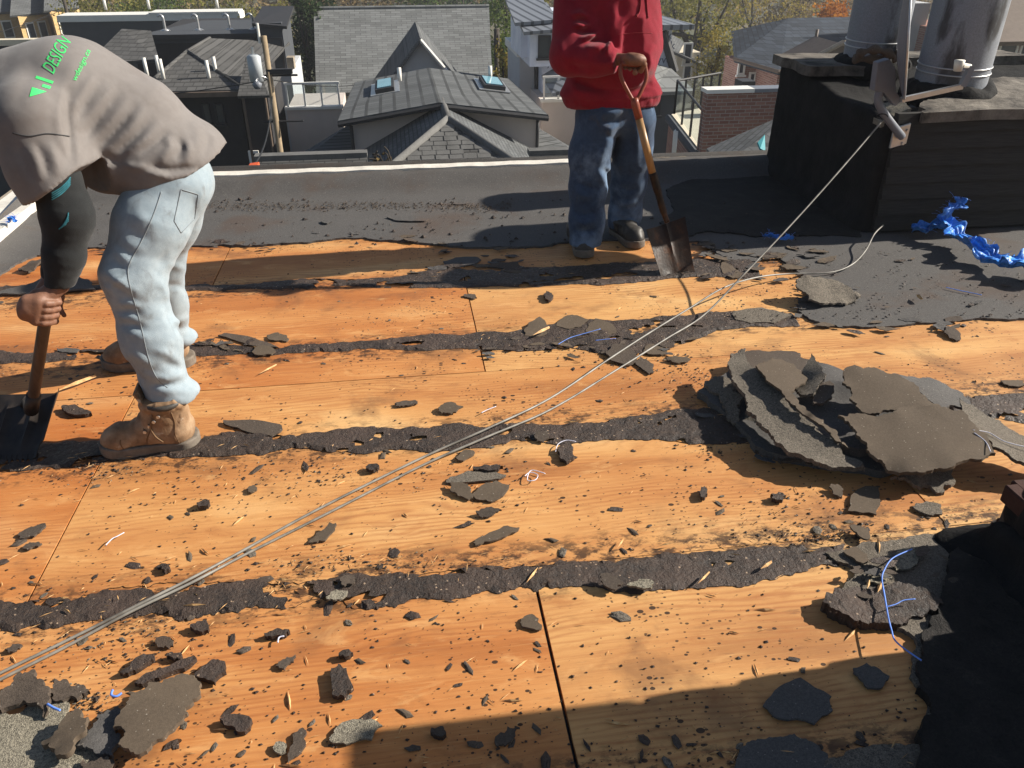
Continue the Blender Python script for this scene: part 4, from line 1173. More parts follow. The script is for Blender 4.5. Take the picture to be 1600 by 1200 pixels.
def flat_print(poly):
    me = bpy.data.meshes.new('p'); bm = bmesh.new()
    f = bm.faces.new([bm.verts.new((a/40, -b/40, 0)) for a, b in poly]); bmesh.ops.triangulate(bm, faces=[f])
    for _ in range(3): bmesh.ops.subdivide_edges(bm, edges=bm.edges, cuts=1, use_grid_fill=True)
    for v in list(bm.verts):
        h = onto(st, v.co.x*40, -v.co.y*40, 0.0022)
        if h is not None: v.co = h
        else: bm.verts.remove(v)
    bm.to_mesh(me); bm.free(); obj('shirt_emblem', me, MAT['green_print'], sl)
flat_print([(46,151),(50,136),(73,143)])
flat_print([(67,131),(80,135),(78,139),(65,135)])
flat_print([(57,118),(84,127),(82,131),(55,122)])

# boots
bt, at = boot(pm, gz(303,690), gz(166,706), MAT['leather'], MAT['rubber'], 0.185, w=1.12)
def boot_trim(bt, at, tree):
    def on(a, b, c, l=0.002):
        P = Vector(at(a, b, c)); C = Vector(at(a, 0, c)); d = (C-P)
        h = tree.ray_cast(P, d.normalized(), d.length) if d.length > 1e-5 else (None,)
        return (h[0]-d.normalized()*l) if h[0] is not None else P
    for k in range(4):
        a, z = 0.150-0.020*k, 0.100+0.021*k
        l = on(a-0.012, 0.12, z-0.004); r = on(a-0.012, -0.12, z-0.004); t = Vector(at(a+0.012, 0, z+0.030))
        MB().tube(spline([l, (l+t)/2+Vector((0,0,0.004)), t, (r+t)/2, r], 3), 0.0036, 6).build('lace', MAT['lace'], bt, True)
        MB().tube([l-Vector((0,0.002,0)), l-Vector((0,0.006,0))], 0.006, 10).build('eyelet', MAT['galv'], bt)
    MB().tube(spline([on(0.10,0.12,0.150), on(0.115,0.12,0.115,0.006), on(0.105,0.12,0.08,0.006), on(0.085,0.12,0.055,0.006)], 5), 0.0036, 6).build('lace', MAT['lace'], bt, True)
    for line in ([(0.142,0.045),(0.136,0.07),(0.122,0.095),(0.106,0.13),(0.098,0.165)], [(0.035,0.04),(0.04,0.08),(0.034,0.12),(0.036,0.165)], [(0.222,0.04),(0.226,0.06),(0.224,0.075)]):
        MB().tube(spline([on(a, 0.14, z, 0.0003) for a, z in line], 4), 0.0022, 5).build('stitching', MAT['lace'], bt, True)
    c = [Vector(at(0.062+0.062*math.cos(w), 0.062*math.sin(w), 0.186)) for w in np.linspace(0, 6.283, 22)]
    MB().tube(c, 0.010, 8).build('padded_collar', MAT['shoe_dark'], bt, True)
    tg = MB(); tg.slab([at(0.118,-0.034,0.15), at(0.118,0.034,0.15), at(0.150,0.036,0.235), at(0.146,-0.03,0.24)], 0.007)
    tg.build('tongue', MAT['leather'], bt)
bv = BVHTree.FromPolygons([v.co+bt.location for v in bt.data.vertices], [tuple(f.vertices) for f in bt.data.polygons])
boot_trim(bt, at, bv)
boot(pm, gz(296,566), gz(168,572), MAT['leather'], MAT['rubber'], 0.14, w=1.12)

# toothed tear-off shovel in his hand
S0 = Vector(hand_c)-g_dir.normalized()*0.06
sv_top = gz(52, 622, 0.11); sv_bot = gz(30, 716, 0.004)
sh = thing('roofing_shovel', gz(30, 700), 'toothed black roofing shovel with dark wooden handle held by the bending man', 'shovel')
hp = [S0, Vector(hand_c), Vector(T(48,640,2.40))]
hp[2] = gz(49, 640, 0.125)
MB().tube(spline([hp[0], hp[1], (hp[1]+hp[2])/2, hp[2]], 6), 0.0185, 14).build('handle', MAT['handle_dark'], sh, True)
tl, tr, br, bl = gz(-12,617,0.11), gz(98,614,0.12), gz(62,716,0.006), gz(-40,720,0.006)
n = 24; V = []; Fc = []
nr = (tr-tl).cross(bl-tl).normalized()
if nr.z < 0: nr = -nr
for sgn in (0, 1):
    for i in range(n+1):
        for j in range(13):
            u, v = i/n, j/12
            if v > 0.8: u2 = u*0.94+0.02
            else: u2 = u
            P0 = (tl*(1-u2)+tr*u2)*(1-v)+(bl*(1-u2)+br*u2)*v
            z = 0.010*(math.exp(-((u-0.3)/0.035)**2)+math.exp(-((u-0.68)/0.035)**2))*min(1, max(0, (0.86-v)*9))*min(1, max(0, (v-0.12)*12))
            z += 0.03*max(0, (abs(u-0.5)-0.42)/0.08)**1.5*(1-v*0.7)
            V.append(P0+nr*(z-0.004*sgn))
k = (n+1)*13
for i in range(n):
    for j in range(12):
        a = i*13+j; q = (a, a+13, a+14, a+1); Fc.append(q); Fc.append(tuple(x+k for x in q[::-1]))
for i in range(n):
    for j in (0, 12): a = i*13+j; Fc.append((a, a+13, a+13+k, a+k))
for j in range(12):
    for i in (0, n): a = i*13+j; Fc.append((a, a+1, a+1+k, a+k))
obj('blade', smooth_by_angle(mesh_from(V, Fc), 0.6), MAT['steel_black'], sh)
for i in range(12):
    u = 0.05+0.9*i/11; c = bl*(1-u)+br*u; dwn = (bl-tl).normalized(); w = (br-bl).normalized()*0.0045
    MB().add([c-w-dwn*0.02+nr*0.003, c+w-dwn*0.02+nr*0.003, c+w+dwn*0.012, c-w+dwn*0.012, c-w-dwn*0.02-nr*0.003, c+w-dwn*0.02-nr*0.003], [(0,1,2,3),(5,4,3,2),(0,3,4),(1,5,2)]).build('tooth', MAT['steel_black'], sh)
MB().tube([hp[2]+(hp[1]-hp[2]).normalized()*0.08, hp[2], (tl+tr)/2*0.55+hp[2]*0.45, ((tl+tr)/2*0.8+(bl+br)/2*0.2)+nr*0.004], [0.023,0.024,0.022,0.012], 14).build('socket', MAT['steel_black'], sh, True)

# ---------------- man in red
pr = thing('person', (1.03, 4.2, 0), 'worker in red hooded sweatshirt and blue jeans leaning on a shovel', 'person')
X0 = 1.02
lgr = [T(938,190,4.22), T(924,240,4.20), T(919,292,4.17), T(917,345,4.13), T(914,380,4.10)]
lgl = [T(988,188,4.27), T(986,235,4.29), T(982,285,4.32), T(977,332,4.34), T(972,362,4.35)]
r_sh, r_el, r_wr = T(896,-8,4.24), T(889,88,4.10), T(966,93,3.985)
l_sh, l_el, l_wr = T(1003,-10,4.26), T(1010,72,4.30), T(990,112,4.10)
tor = [T(957,150,4.26), T(953,60,4.24), T(950,-20,4.25)]
hc = (T(952,0,4.25)[0], 4.20, 1.60)
grip = Vector(T(989,100,3.94)); fork = Vector(T(992,160,3.90)); shaft_end = Vector(T(1020,272,3.84)); neck_e = Vector(T(1038,335,3.82))
def body_red(p):
    d = chain(p, tor, [0.13,0.14,0.13], 0.06, (1.25,0.85,1))
    for L in (lgr, lgl): d = smin(d, chain(p, L, [0.085,0.075,0.058,0.05,0.04], 0.03), 0.03)
    d = smin(d, chain(p, [r_sh, r_el, r_wr], [0.06,0.045,0.03], 0.02), 0.04)
    d = smin(d, chain(p, [l_sh, l_el, l_wr], [0.06,0.045,0.03], 0.02), 0.04)
    d = smin(d, d_cone(p, (hc[0], 4.24, 1.36), (hc[0], 4.22, 1.52), 0.06, 0.055), 0.04)
    return smin(d, head_sdf(p, hc, (-0.1,-1,-0.25), (0,0,1)), 0.02)
bb = surf(body_red, (0.55,3.8,0.02), (1.5,4.6,1.78), 0.014)
gax = Vector((1.0, 0.12, -0.10))
h1 = surf(lambda p: hand_sdf(p, r_wr, tuple(grip), (-gax.x,-gax.y,-gax.z), (-0.1,-0.15,1.0), 0.015, 1), *around(grip, 0.12), 0.0035)
obj('body', surf_mesh([bb, h1]), MAT['skin'], pr)
eyes(hc, (-0.1,-1,-0.25), (0,0,1), pr)
def hair_r(p):
    d = head_sdf(p, hc, (-0.1,-1,-0.25), (0,0,1))-0.012
    q = p-np.array(hc); return np.maximum(d, -(q[...,2]+q[...,1]*0.5-0.03))+0.004*vnoise(p*60, 1)
obj('hair', surf_mesh([surf(hair_r, *around(hc, 0.17), 0.008)]), MAT['hair'], pr)
def jeans_red(p):
    a = chain(p, lgr, [0.135,0.115,0.098,0.092,0.088], 0.05); b = chain(p, lgl, [0.13,0.112,0.098,0.09,0.085], 0.05)
    d = smin(a, b, 0.03)
    d = smin(d, d_cone(p, T(942,165,4.25), T(978,163,4.26), 0.13, 0.125), 0.05)
    zf = p[...,2]; low = np.clip((0.34-zf)/0.25, 0, 1); knee = np.exp(-((zf-0.48)/0.1)**2); hip = np.exp(-((zf-0.72)/0.1)**2)
    m = np.clip(0.5+1.2*fbm(p*4, 2, 8), 0, 1)
    w = folds(p, (0.6,0.2,1), 0.075, 5, 41)
    d = d-0.012*(0.2+low+0.4*knee)*m*w+0.004+0.004*fbm(p*14, 3, 4)
    d = d-creases(p, [
        ([(940,178),(960,176),(984,168)],5,0.020), ([(938,190),(956,192),(976,184)],4,-0.018), ([(940,200),(954,202),(968,196)],4,0.016), ([(946,212),(956,216),(964,214)],3,-0.014),
        ([(956,196),(950,222),(940,246),(932,268)],6,0.018), ([(966,190),(962,230),(952,262)],5,-0.022), ([(930,264),(940,276),(944,290)],5,0.022), ([(944,262),(950,276),(950,292)],4,-0.018), ([(938,296),(934,312),(928,332)],4,0.014),
        ([(900,282),(914,290),(930,296)],4,-0.014), ([(898,300),(912,306),(926,310)],4,0.013), ([(896,330),(912,336),(930,332)],4,-0.013), ([(896,345),(914,350),(934,344)],4,0.014), ([(896,358),(914,362),(934,358)],4,-0.014),
        ([(966,290),(982,298),(998,294)],4,-0.013), ([(962,312),(980,320),(998,314)],4,0.013), ([(956,338),(974,344),(992,338)],4,-0.013), ([(990,190),(996,214),(994,240)],5,0.014), ([(1004,196),(1006,226),(1002,260)],5,-0.012)])
    d = np.maximum(d, -(zf-0.055))
    return np.maximum(d, zf-0.90)
obj('jeans', surf_mesh([surf(jeans_red, (0.6,3.85,0.03), (1.5,4.6,0.95), 0.009)]), MAT['jeans_dark'], pr)
def hoodie(p):
    d = chain(p, tor, [0.172,0.182,0.178], 0.08, (1.26,0.92,1))
    d = smin(d, d_cone(p, T(910,150,4.24), T(1000,150,4.27), 0.115, 0.115, (1,1.1,0.75)), 0.05)
    ra = chain(p, [r_sh, r_el, T(925,92,4.035), T(960,92,3.99)], [0.095,0.088,0.078,0.060], 0.04)
    la = chain(p, [l_sh, l_el, l_wr], [0.085,0.075,0.06], 0.04)
    m = np.clip(0.5+1.1*fbm(p*4, 2, 2), 0, 1)
    ra = ra-creases(p, [
        ([(892,24),(906,20),(922,28)],4,0.022), ([(894,31),(908,31),(924,34)],3,-0.020), ([(896,38),(910,40),(926,38)],4,0.022), ([(894,46),(912,50),(932,46)],4,-0.018), ([(904,62),(926,54),(946,50)],5,0.022),
        ([(908,70),(930,64),(950,62)],4,-0.020), ([(914,76),(936,74),(954,76)],5,0.018), ([(944,86),(952,70),(958,56)],4,0.018), ([(936,88),(944,76),(950,62)],3,-0.016), ([(954,90),(962,76),(964,62)],3,-0.013),
        ([(884,96),(904,106),(930,108)],5,-0.015), ([(872,60),(878,84),(890,104)],6,0.012), ([(930,98),(948,100),(962,94)],4,0.012)])
    d = smin(d, la, 0.045)
    w2 = folds(p, (0.45,0.3,1.0), 0.12, 5, 71, 1.4)
    d = d-0.009*w2*m+0.003+0.004*fbm(p*12, 3, 3)
    d = d-creases(p, [([(930,10),(944,40),(946,70)],7,-0.018), ([(956,6),(962,30),(952,54)],6,0.012), ([(975,0),(970,20),(962,44)],6,-0.012), ([(1012,20),(1000,36),(984,46)],6,0.013), ([(1022,70),(1014,90),(1020,116)],6,0.014), ([(1008,120),(990,130),(960,134)],6,0.012), ([(900,128),(930,136),(966,142)],6,-0.013), ([(886,120),(900,140),(930,150)],6,0.012), ([(1018,128),(1004,140),(980,146)],5,-0.013)])
    d = smin(d, ra, 0.028)
    d = smin(d, d_ell(p, (hc[0], 4.33, 1.40), (0.15,0.10,0.10)), 0.05)         # hood lying on the shoulders
    d = smin(d, d_cone(p, (hc[0]-0.06, 4.16, 1.40), (hc[0]+0.06, 4.16, 1.40), 0.04, 0.04), 0.04)
    # pouch pocket and ribbed hem
    pk = np.exp(-((p[...,0]-(X0+0.07))/0.11)**4)*((p[...,2] > 0.86) & (p[...,2] < 1.06) & (p[...,1] < 4.2))
    d = d-0.008*pk
    rib = (p[...,2] < 0.80)
    d = np.where(rib, d+0.007-0.002*np.sin(np.arctan2(p[...,1]-4.25, p[...,0]-X0)*110), d)
    d = np.maximum(d, -(p[...,2]-(0.748+0.012*np.sin(p[...,0]*7))))
    ax = np.array((Vector(r_wr)-Vector(r_el)).normalized())
    d = np.where((p[...,1] < 4.08) & (p[...,0] > 0.99), np.maximum(d, (p-np.array(T(964,92,3.99)))@ax), d) if True else d
    nk = np.sqrt((p[...,0]-hc[0])**2+(p[...,1]-4.22)**2)
    return np.maximum(d, -np.maximum(nk-0.068, 1.40-p[...,2]))
hv, hf = surf(hoodie, (0.6,3.85,0.72), (1.55,4.65,1.54), 0.010)
ho = obj('hoodie', surf_mesh([(hv, hf)]), MAT['hoodie'], pr)
ht = BVHTree.FromPolygons([tuple(v) for v in hv], [tuple(f) for f in hf])
s = line_on(ht, [(962,54),(985,52),(1005,51),(1019,52)], 0.0, 5)
if len(s) > 2: MB().tube(s, 0.0018, 5).build('pocket_seam', MAT['hoodie_cord'], ho, True)
for pts in ([(1000,-30),(1001,0),(999,18),(994,26)], [(1008,-30),(1010,0),(1012,28)]):
    s = line_on(ht, pts, 0.004, 6)
    if len(s) > 2: MB().tube(s, [0.004]*(len(s)-3)+[0.006]*3, 8).build('drawcord', MAT['hoodie_cord'], ho, True)
boot(pr, gz(911,391)+Vector((0,0.16,0)), gz(917,410), MAT['shoe_dark'], MAT['rubber'], 0.11, 'shoe', L=0.29)
h0 = gz(972,376); boot(pr, h0+Vector((0.0,0.14,0)), h0+Vector((0.05,-0.13,0)), MAT['shoe_dark'], MAT['rubber'], 0.11, 'shoe', L=0.29)

# his square shovel with a D grip
s2 = thing('square_shovel', gz(1055,428), 'square mouth shovel with red D grip and yellow handle under the red-clad arm', 'shovel')
gl, gr = grip-gax.normalized()*0.062, grip+gax.normalized()*0.062
MB().tube([gl, gr], 0.0135, 12).build('grip_bar', MAT['grip_red'], s2, True)
yk = MB(); dn2 = (fork-grip)
for e in (gl, gr):
    yk.tube(spline([e, e+dn2*0.35+(grip-e)*-0.06, e+dn2*0.75+(grip-e)*0.5, fork+(e-grip)*0.06], 5), 0.0095, 10)
yk.build('yoke', MAT['grip_red'], s2, True)
red_end = fork+(shaft_end-fork)*0.22
MB().tube([fork-dn2*0.12, fork, red_end], [0.016,0.02,0.0195], 14).build('ferrule', MAT['grip_red'], s2, True)
MB().tube([red_end, shaft_end], 0.0185, 14).build('handle', MAT['handle'], s2, True)
MB().tube(spline([shaft_end-(shaft_end-fork)*0.02, (shaft_end+neck_e)/2, neck_e, Vector(T(1043,348,3.80))], 5), [0.0205]*5+[0.0175]*5+[0.014]*5+[0.012], 12).build('shank', MAT['steel'], s2, True)
tl, tr, br, bl = Vector(T(1006,361,3.83)), Vector(T(1066,341,3.90)), gz(1083,424,0.006), gz(1031,432,0.004)
nr = (tr-tl).cross(bl-tl).normalized()
if nr.y > 0: nr = -nr
V, Fc = [], []; n = 20
for sgn in (0, 1):
    for i in range(n+1):
        for j in range(13):
            u, v = i/n, j/12
            P0 = (tl*(1-u)+tr*u)*(1-v)+(bl*(1-u)+br*u)*v
            z = 0.030*(abs(u-0.5)*2)**2*(1-0.6*v)+0.012*math.exp(-((u-0.55)/0.04)**2)*(1-v)+ (0.006*math.sin(u*9)*(v > 0.95))
            V.append(P0+nr*(z-0.0035*sgn)+(bl-tl).normalized()*(0.006*math.sin(u*13+1) if j == 12 else 0))
k = (n+1)*13
for i in range(n):
    for j in range(12):
        a = i*13+j; q = (a, a+13, a+14, a+1); Fc.append(q); Fc.append(tuple(x+k for x in q[::-1]))
for i in range(n):
    for j in (0, 12): a = i*13+j; Fc.append((a, a+13, a+13+k, a+k))
for j in range(12):
    for i in (0, n): a = i*13+j; Fc.append((a, a+1, a+1+k, a+k))
obj('blade', smooth_by_angle(mesh_from(V, Fc), 0.6), MAT['steel'], s2)
# ------------------------------------------------------------------ tar strips and felt left on the plywood
def band(name, label, top, bot, seed, mat='tar', h=0.007, amp=0.02, cat='tar strip', hi=1.0):
    rg = random.Random(seed)
    def rag(pts):
        o = []
        q = [gz(*p) for p in pts]
        for a, b in zip(q[:-1], q[1:]):
            m = ragged([a, b], amp, 4, rg); o += m[:len(m)//2]
        return o+[q[-1]]
    poly = rag(top)+rag(bot)[::-1]
    def zf(X):
        q = np.c_[X, X[:, 0]*0]
        return 0.003+h*np.clip(0.55+1.3*fbm(q*9, 4, seed), 0.05, 1.6)*hi+0.5*h*np.clip(fbm(q*38, 3, seed+4), 0, 1)
    o = obj(name, sheet(poly, zf, 0.03, 0.017, bottom=False, rnd=rg, edge_z=0.0012, holes=lambda X: (fbm(np.c_[X[:,0]*7, X[:,1]*16, X[:,0]*0], 4, seed+9) > 0.29)), MAT[mat])
    o.data.polygons.foreach_set('use_smooth', [False]*len(o.data.polygons))
    return setp(o, label, cat)

band('tar_strip', 'ragged black tar strip nearest the camera, crossing the dark sheet joint',
     [(-90,946),(0,938),(80,934),(150,928),(230,918),(300,914),(380,908),(450,910),(520,903),(600,897),(700,891),(830,885),(920,878),(1000,872),(1080,864),(1150,860),(1230,854),(1320,850)],
     [(-90,992),(0,981),(60,978),(120,973),(190,970),(260,963),(310,966),(345,956),(400,946),(470,944),(530,938),(590,949),(640,937),(720,935),(780,928),(835,925),(880,918),(960,926),(1040,922),(1110,917),(1200,905),(1260,893),(1310,886)], 21)
band('tar_strip', 'ragged tar strip passing under the tan boot and the slab heap',
     [(-110,706),(0,694),(60,690),(130,690),(220,694),(310,690),(345,676),(400,678),(450,681),(520,672),(600,668),(660,668),(700,664),(750,668),(820,662),(900,660),(960,654),(1020,648),(1090,640),(1170,632)],
     [(-110,748),(0,737),(70,730),(150,724),(220,718),(300,714),(380,711),(430,705),(490,702),(560,709),(640,703),(700,704),(780,694),(830,688),(900,692),(960,688),(1030,686),(1100,694),(1190,690)], 22)
band('tar_strip', 'thin ragged tar strip midway between the two workers',
     [(-120,552),(0,549),(70,552),(150,546),(250,540),(330,538),(420,546),(500,538),(560,533),(640,526),(720,524),(800,519),(850,508),(900,500),(960,502),(1030,494),(1100,488),(1180,489),(1240,492)],
     [(-120,575),(0,569),(80,566),(160,562),(260,558),(330,556),(420,556),(500,549),(560,545),(640,548),(720,544),(800,548),(870,542),(950,556),(1010,548),(1060,538),(1120,516),(1190,510),(1250,509)], 23)
band('tar_strip', 'farthest ragged tar strip, at the feet of the man in red',
     [(-130,442),(0,448),(90,446),(180,442),(260,446),(340,446),(440,440),(520,436),(600,434),(660,424),(720,420),(780,424),(860,418),(930,414),(1000,412),(1090,404),(1180,404)],
     [(-130,466),(0,460),(90,456),(180,452),(260,456),(340,455),(440,452),(520,447),(600,450),(700,450),(780,447),(860,446),(940,446),(1000,440),(1060,434),(1120,432),(1190,438)], 24)
band('tar_strip', 'short ragged tar strip emerging right of the slab heap',
     [(1480,622),(1530,618),(1600,614),(1720,608)], [(1490,660),(1540,655),(1600,662),(1720,660)], 25)
# granule felt still stuck down: right foreground, left foreground corner
def patch(label, pts, seed, mat, h=0.008, amp=0.012, name='felt_patch', base=0.006, cat='felt patch'):
    rg = random.Random(seed)
    poly = ragged([gz(*p) for p in pts], amp, 4, rg)
    def zf(X):
        q = np.c_[X, X[:, 0]*0]
        return base+h*(0.6+0.9*fbm(q*6, 4, seed))+0.25*h*fbm(q*40, 2, seed)
    o = obj(name, sheet(poly, zf, base+h+0.02, 0.024, bottom=False, rnd=rg), MAT[mat])
    return setp(o, label, cat)
patch('dark granule felt still stuck down around the brick chimney foot', [(1288,868),(1345,852),(1420,842),(1500,832),(1640,815),(1900,800),(2300,1300),(1240,1340),(1290,1190),(1330,1176),(1440,1166),(1448,1110),(1420,1060),(1428,1000),(1400,985),(1340,975),(1300,962),(1320,915),(1335,890)], 31, 'granule')
patch('near-black sheet painting deep shade around the foot of the brick chimney', [(1462,968),(1478,900),(1505,850),(1545,826),(1640,800),(2000,860),(2400,1300),(1380,1340),(1436,1172),(1452,1110),(1430,1060),(1436,1005)], 35, 'shadefelt', 0.02, 0.02, 'shade_patch', 0.018, 'painted shade')  # dark sheet over the felt, painting the deep shade by the brick chimney
patch('near-black sheet painting the chimney shadow at the left foot of the tarred chimney', [(1062,376),(1100,366),(1180,374),(1260,372),(1345,374),(1352,360),(1290,330),(1230,292),(1186,262),(1110,266),(1080,284),(1040,300),(1052,330),(1030,352)], 36, 'shadefelt', 0.006, 0.03, 'shade_patch', 0.016, 'painted shade')  # dark sheet deepening the big chimney's cast shadow by its colour
patch('thick crumbling tar lip at the front of the right felt', [(1286,944),(1300,932),(1340,926),(1390,926),(1450,940),(1470,955),(1440,972),(1405,986),(1350,984),(1312,975),(1292,964)], 32, 'tar', 0.034, 0.014, 'tar_lip', 0.016, 'tar lip')
patch('grey granule felt in the bottom left corner of the roof', [(-40,1120),(30,1118),(75,1098),(110,1102),(105,1135),(150,1150),(165,1215),(140,1300),(-60,1300)], 33, 'granule_pale', 0.004)
patch('dark felt shred along the bottom edge right of the joint', [(1180,1160),(1240,1150),(1275,1168),(1300,1200),(1280,1290),(1120,1290),(1150,1190)], 34, 'felt', 0.006)

# ------------------------------------------------------------------ slabs and fragments of old felt
def slab(label, pts, mat, thick=0.012, seed=0, amp=0.02, rough=0.0035, name='felt_slab', cat='felt slab', bend=None):
    """pts: (px, py, z) corners"""
    rg = random.Random(seed+100)
    C = [gz(a, b, z) for a, b, z in pts]
    flat = [Vector((c.x, c.y, 0)) for c in C]
    poly = ragged(flat, amp, 4, rg)
    pf = idw([(c.x, c.y, c.z) for c in C]); pl = plane_fit([(c.x, c.y, c.z) for c in C])
    def zf(X):
        q = np.c_[X, X[:, 0]*0]
        return np.maximum(0.45*pf(X)+0.55*pl(X)+rough*fbm(q*8, 3, seed)+0.0015*fbm(q*60, 2, seed), thick*0.9)
    o = obj(name, smooth_by_angle(sheet(poly, zf, thick, 0.028, rnd=rg), 0.9), MAT[mat])
    return setp(o, label, cat)

# the heap at right
slab('long granule covered slab leaning at the left of the heap', [(1140,560,0.10),(1165,546,0.13),(1186,572,0.15),(1226,604,0.15),(1258,640,0.14),(1302,682,0.11),(1346,724,0.06),(1350,740,0.03),(1306,735,0.05),(1258,716,0.07),(1214,690,0.09),(1190,660,0.10),(1166,640,0.10),(1160,612,0.11),(1142,590,0.10)], 'granule', 0.016, 41)
slab('brown curved felt strip along the back of the long heap slab', [(1180,575,0.14),(1206,560,0.15),(1240,566,0.15),(1262,590,0.14),(1236,610,0.155),(1268,640,0.15),(1300,668,0.12),(1326,706,0.075),(1304,690,0.10),(1262,650,0.13),(1226,616,0.148)], 'felt_back', 0.008, 42)
slab('flat brownish felt sheet at the back top of the heap', [(1150,552,0.06),(1200,548,0.07),(1250,552,0.07),(1278,566,0.09),(1270,600,0.09),(1230,612,0.10),(1180,590,0.09)], 'felt_brown', 0.012, 43)
slab('grey granule scrap standing behind the two smooth heap sheets', [(1238,606,0.10),(1268,552,0.17),(1284,572,0.17),(1282,600,0.14),(1262,616,0.12)], 'granule', 0.012, 44)
slab('torn felt scrap wedged in the dark middle of the heap', [(1258,612,0.11),(1296,594,0.13),(1300,615,0.12),(1272,630,0.11)], 'felt_brown', 0.01, 45)
slab('upper smooth felt sheet of the heap with pointed top corner', [(1336,568,0.20),(1362,574,0.19),(1392,585,0.18),(1436,606,0.165),(1470,634,0.15),(1400,640,0.15),(1345,642,0.14),(1328,622,0.15),(1316,598,0.17)], 'felt_back', 0.010, 46)
slab('large smooth felt sheet lying at the front of the heap', [(1310,646,0.15),(1345,644,0.15),(1400,640,0.155),(1460,634,0.15),(1502,642,0.145),(1530,672,0.13),(1556,708,0.11),(1500,716,0.12),(1456,732,0.10),(1386,742,0.06),(1366,716,0.09),(1352,690,0.115),(1330,664,0.135)], 'felt_back', 0.012, 47)
slab('dark sheet sloping behind the upper smooth heap sheet', [(1394,584,0.155),(1450,588,0.13),(1500,612,0.10),(1512,636,0.11),(1470,638,0.13),(1430,606,0.14)], 'felt', 0.010, 48)
slab('long grey strip sliding off the right end of the heap', [(1500,622,0.11),(1520,632,0.11),(1560,654,0.10),(1600,680,0.09),(1680,716,0.06),(1680,750,0.04),(1604,724,0.09),(1552,696,0.12),(1520,664,0.125)], 'granule', 0.012, 49)
slab('granule covered corner poking from under the front heap sheet', [(1392,745,0.05),(1440,735,0.06),(1486,728,0.05),(1493,752,0.02),(1476,769,0.012),(1440,764,0.012)], 'granule', 0.012, 50)
slab('lobed granule scrap at the left tip of the heap', [(1100,600,0.05),(1126,588,0.06),(1146,598,0.06),(1140,616,0.05),(1108,612,0.04)], 'granule', 0.012, 51)
slab('jagged granule scrap hanging below the left heap tip', [(1126,624,0.05),(1146,606,0.07),(1160,620,0.07),(1156,644,0.05),(1146,662,0.02),(1134,640,0.03)], 'granule', 0.010, 52)
slab('small granule scrap beneath the long heap slab', [(1164,642,0.04),(1182,640,0.05),(1186,656,0.04),(1174,664,0.02)], 'granule', 0.010, 53)
slab('dark felt sheet lying flat under the heap', [(1090,612,0.03),(1140,570,0.04),(1260,560,0.05),(1400,600,0.06),(1500,660,0.05),(1490,720,0.03),(1380,735,0.03),(1250,715,0.03),(1180,700,0.02),(1140,650,0.02)], 'felt', 0.03, 54, rough=0.02)
slab('second dark felt layer in the core of the heap', [(1190,590,0.07),(1290,590,0.09),(1420,620,0.10),(1470,660,0.09),(1400,710,0.05),(1290,690,0.07),(1210,650,0.07)], 'felt', 0.04, 55, rough=0.02)
slab('narrow felt edge showing under the long heap slab', [(1166,668,0.02),(1196,676,0.03),(1250,712,0.03),(1270,726,0.015),(1220,722,0.012),(1180,704,0.012)], 'felt_brown', 0.010, 56)

# bottom left heap
slab('large rounded felt slab at bottom left', [(178,1140,0.03),(196,1096,0.045),(232,1064,0.04),(272,1058,0.035),(308,1062,0.03),(312,1082,0.03),(290,1106,0.035),(272,1138,0.04),(236,1160,0.05),(214,1178,0.05),(190,1166,0.05)], 'felt_back', 0.012, 61)
slab('folded felt slab left of the large rounded slab', [(64,1160,0.03),(92,1128,0.05),(122,1106,0.05),(138,1120,0.05),(134,1140,0.05),(116,1152,0.05),(112,1170,0.045),(86,1170,0.035)], 'felt_back', 0.016, 62)
slab('dark crumpled felt between the two bottom left slabs', [(120,1166,0.02),(136,1140,0.03),(150,1110,0.03),(182,1096,0.03),(178,1140,0.02),(176,1180,0.02),(150,1178,0.02)], 'felt', 0.014, 63, rough=0.03)
slab('brown tarry felt at the far left below the cables', [(-30,1120,0.03),(8,1075,0.04),(30,1050,0.05),(66,1062,0.04),(78,1082,0.03),(66,1118,0.02),(20,1105,0.02)], 'felt_brown', 0.014, 64, rough=0.025)
slab('low brown felt strip reaching towards the blue bits', [(70,1086,0.02),(84,1064,0.025),(112,1072,0.02),(140,1080,0.015),(120,1092,0.014),(90,1096,0.014)], 'felt_brown', 0.012, 65)
slab('small felt slab cut by the bottom edge at left', [(130,1185,0.02),(168,1180,0.025),(172,1230,0.02),(120,1240,0.02)], 'felt_brown', 0.012, 66)

def frag(label, cx, cy, w, h, ang=0, mat='felt_back', seed=0, z=0.008, tilt=0.0, pts=7, name='felt_fragment', jag=0.28, cat='felt fragment', thick=0.007):
    rg = random.Random(seed+500)
    P = []; a0 = math.radians(ang)
    for i in range(pts):
        a = 2*math.pi*i/pts+rg.uniform(-.25,.25)
        r = 1+rg.uniform(-jag, jag*0.5)
        u, v = math.cos(a)*w/2*r, -math.sin(a)*h/2*r
        P.append((cx+u*math.cos(a0)+v*math.sin(a0), cy-u*math.sin(a0)+v*math.cos(a0)))
    C = [gz(x, y, z+tilt*((cy-y)/max(h, 1)+0.5)) for x, y in P]
    pf = plane_fit([(c.x, c.y, c.z) for c in C])
    poly = ragged([Vector((c.x, c.y, 0)) for c in C], 0.007, 2, rg)
    o = obj(name, sheet(poly, lambda X: np.maximum(pf(X)+0.004*fbm(np.c_[X*14, X[:,0]*0], 2, seed), thick+0.0012), thick, 0.03, rnd=rg), MAT[mat])
    return setp(o, label, cat)
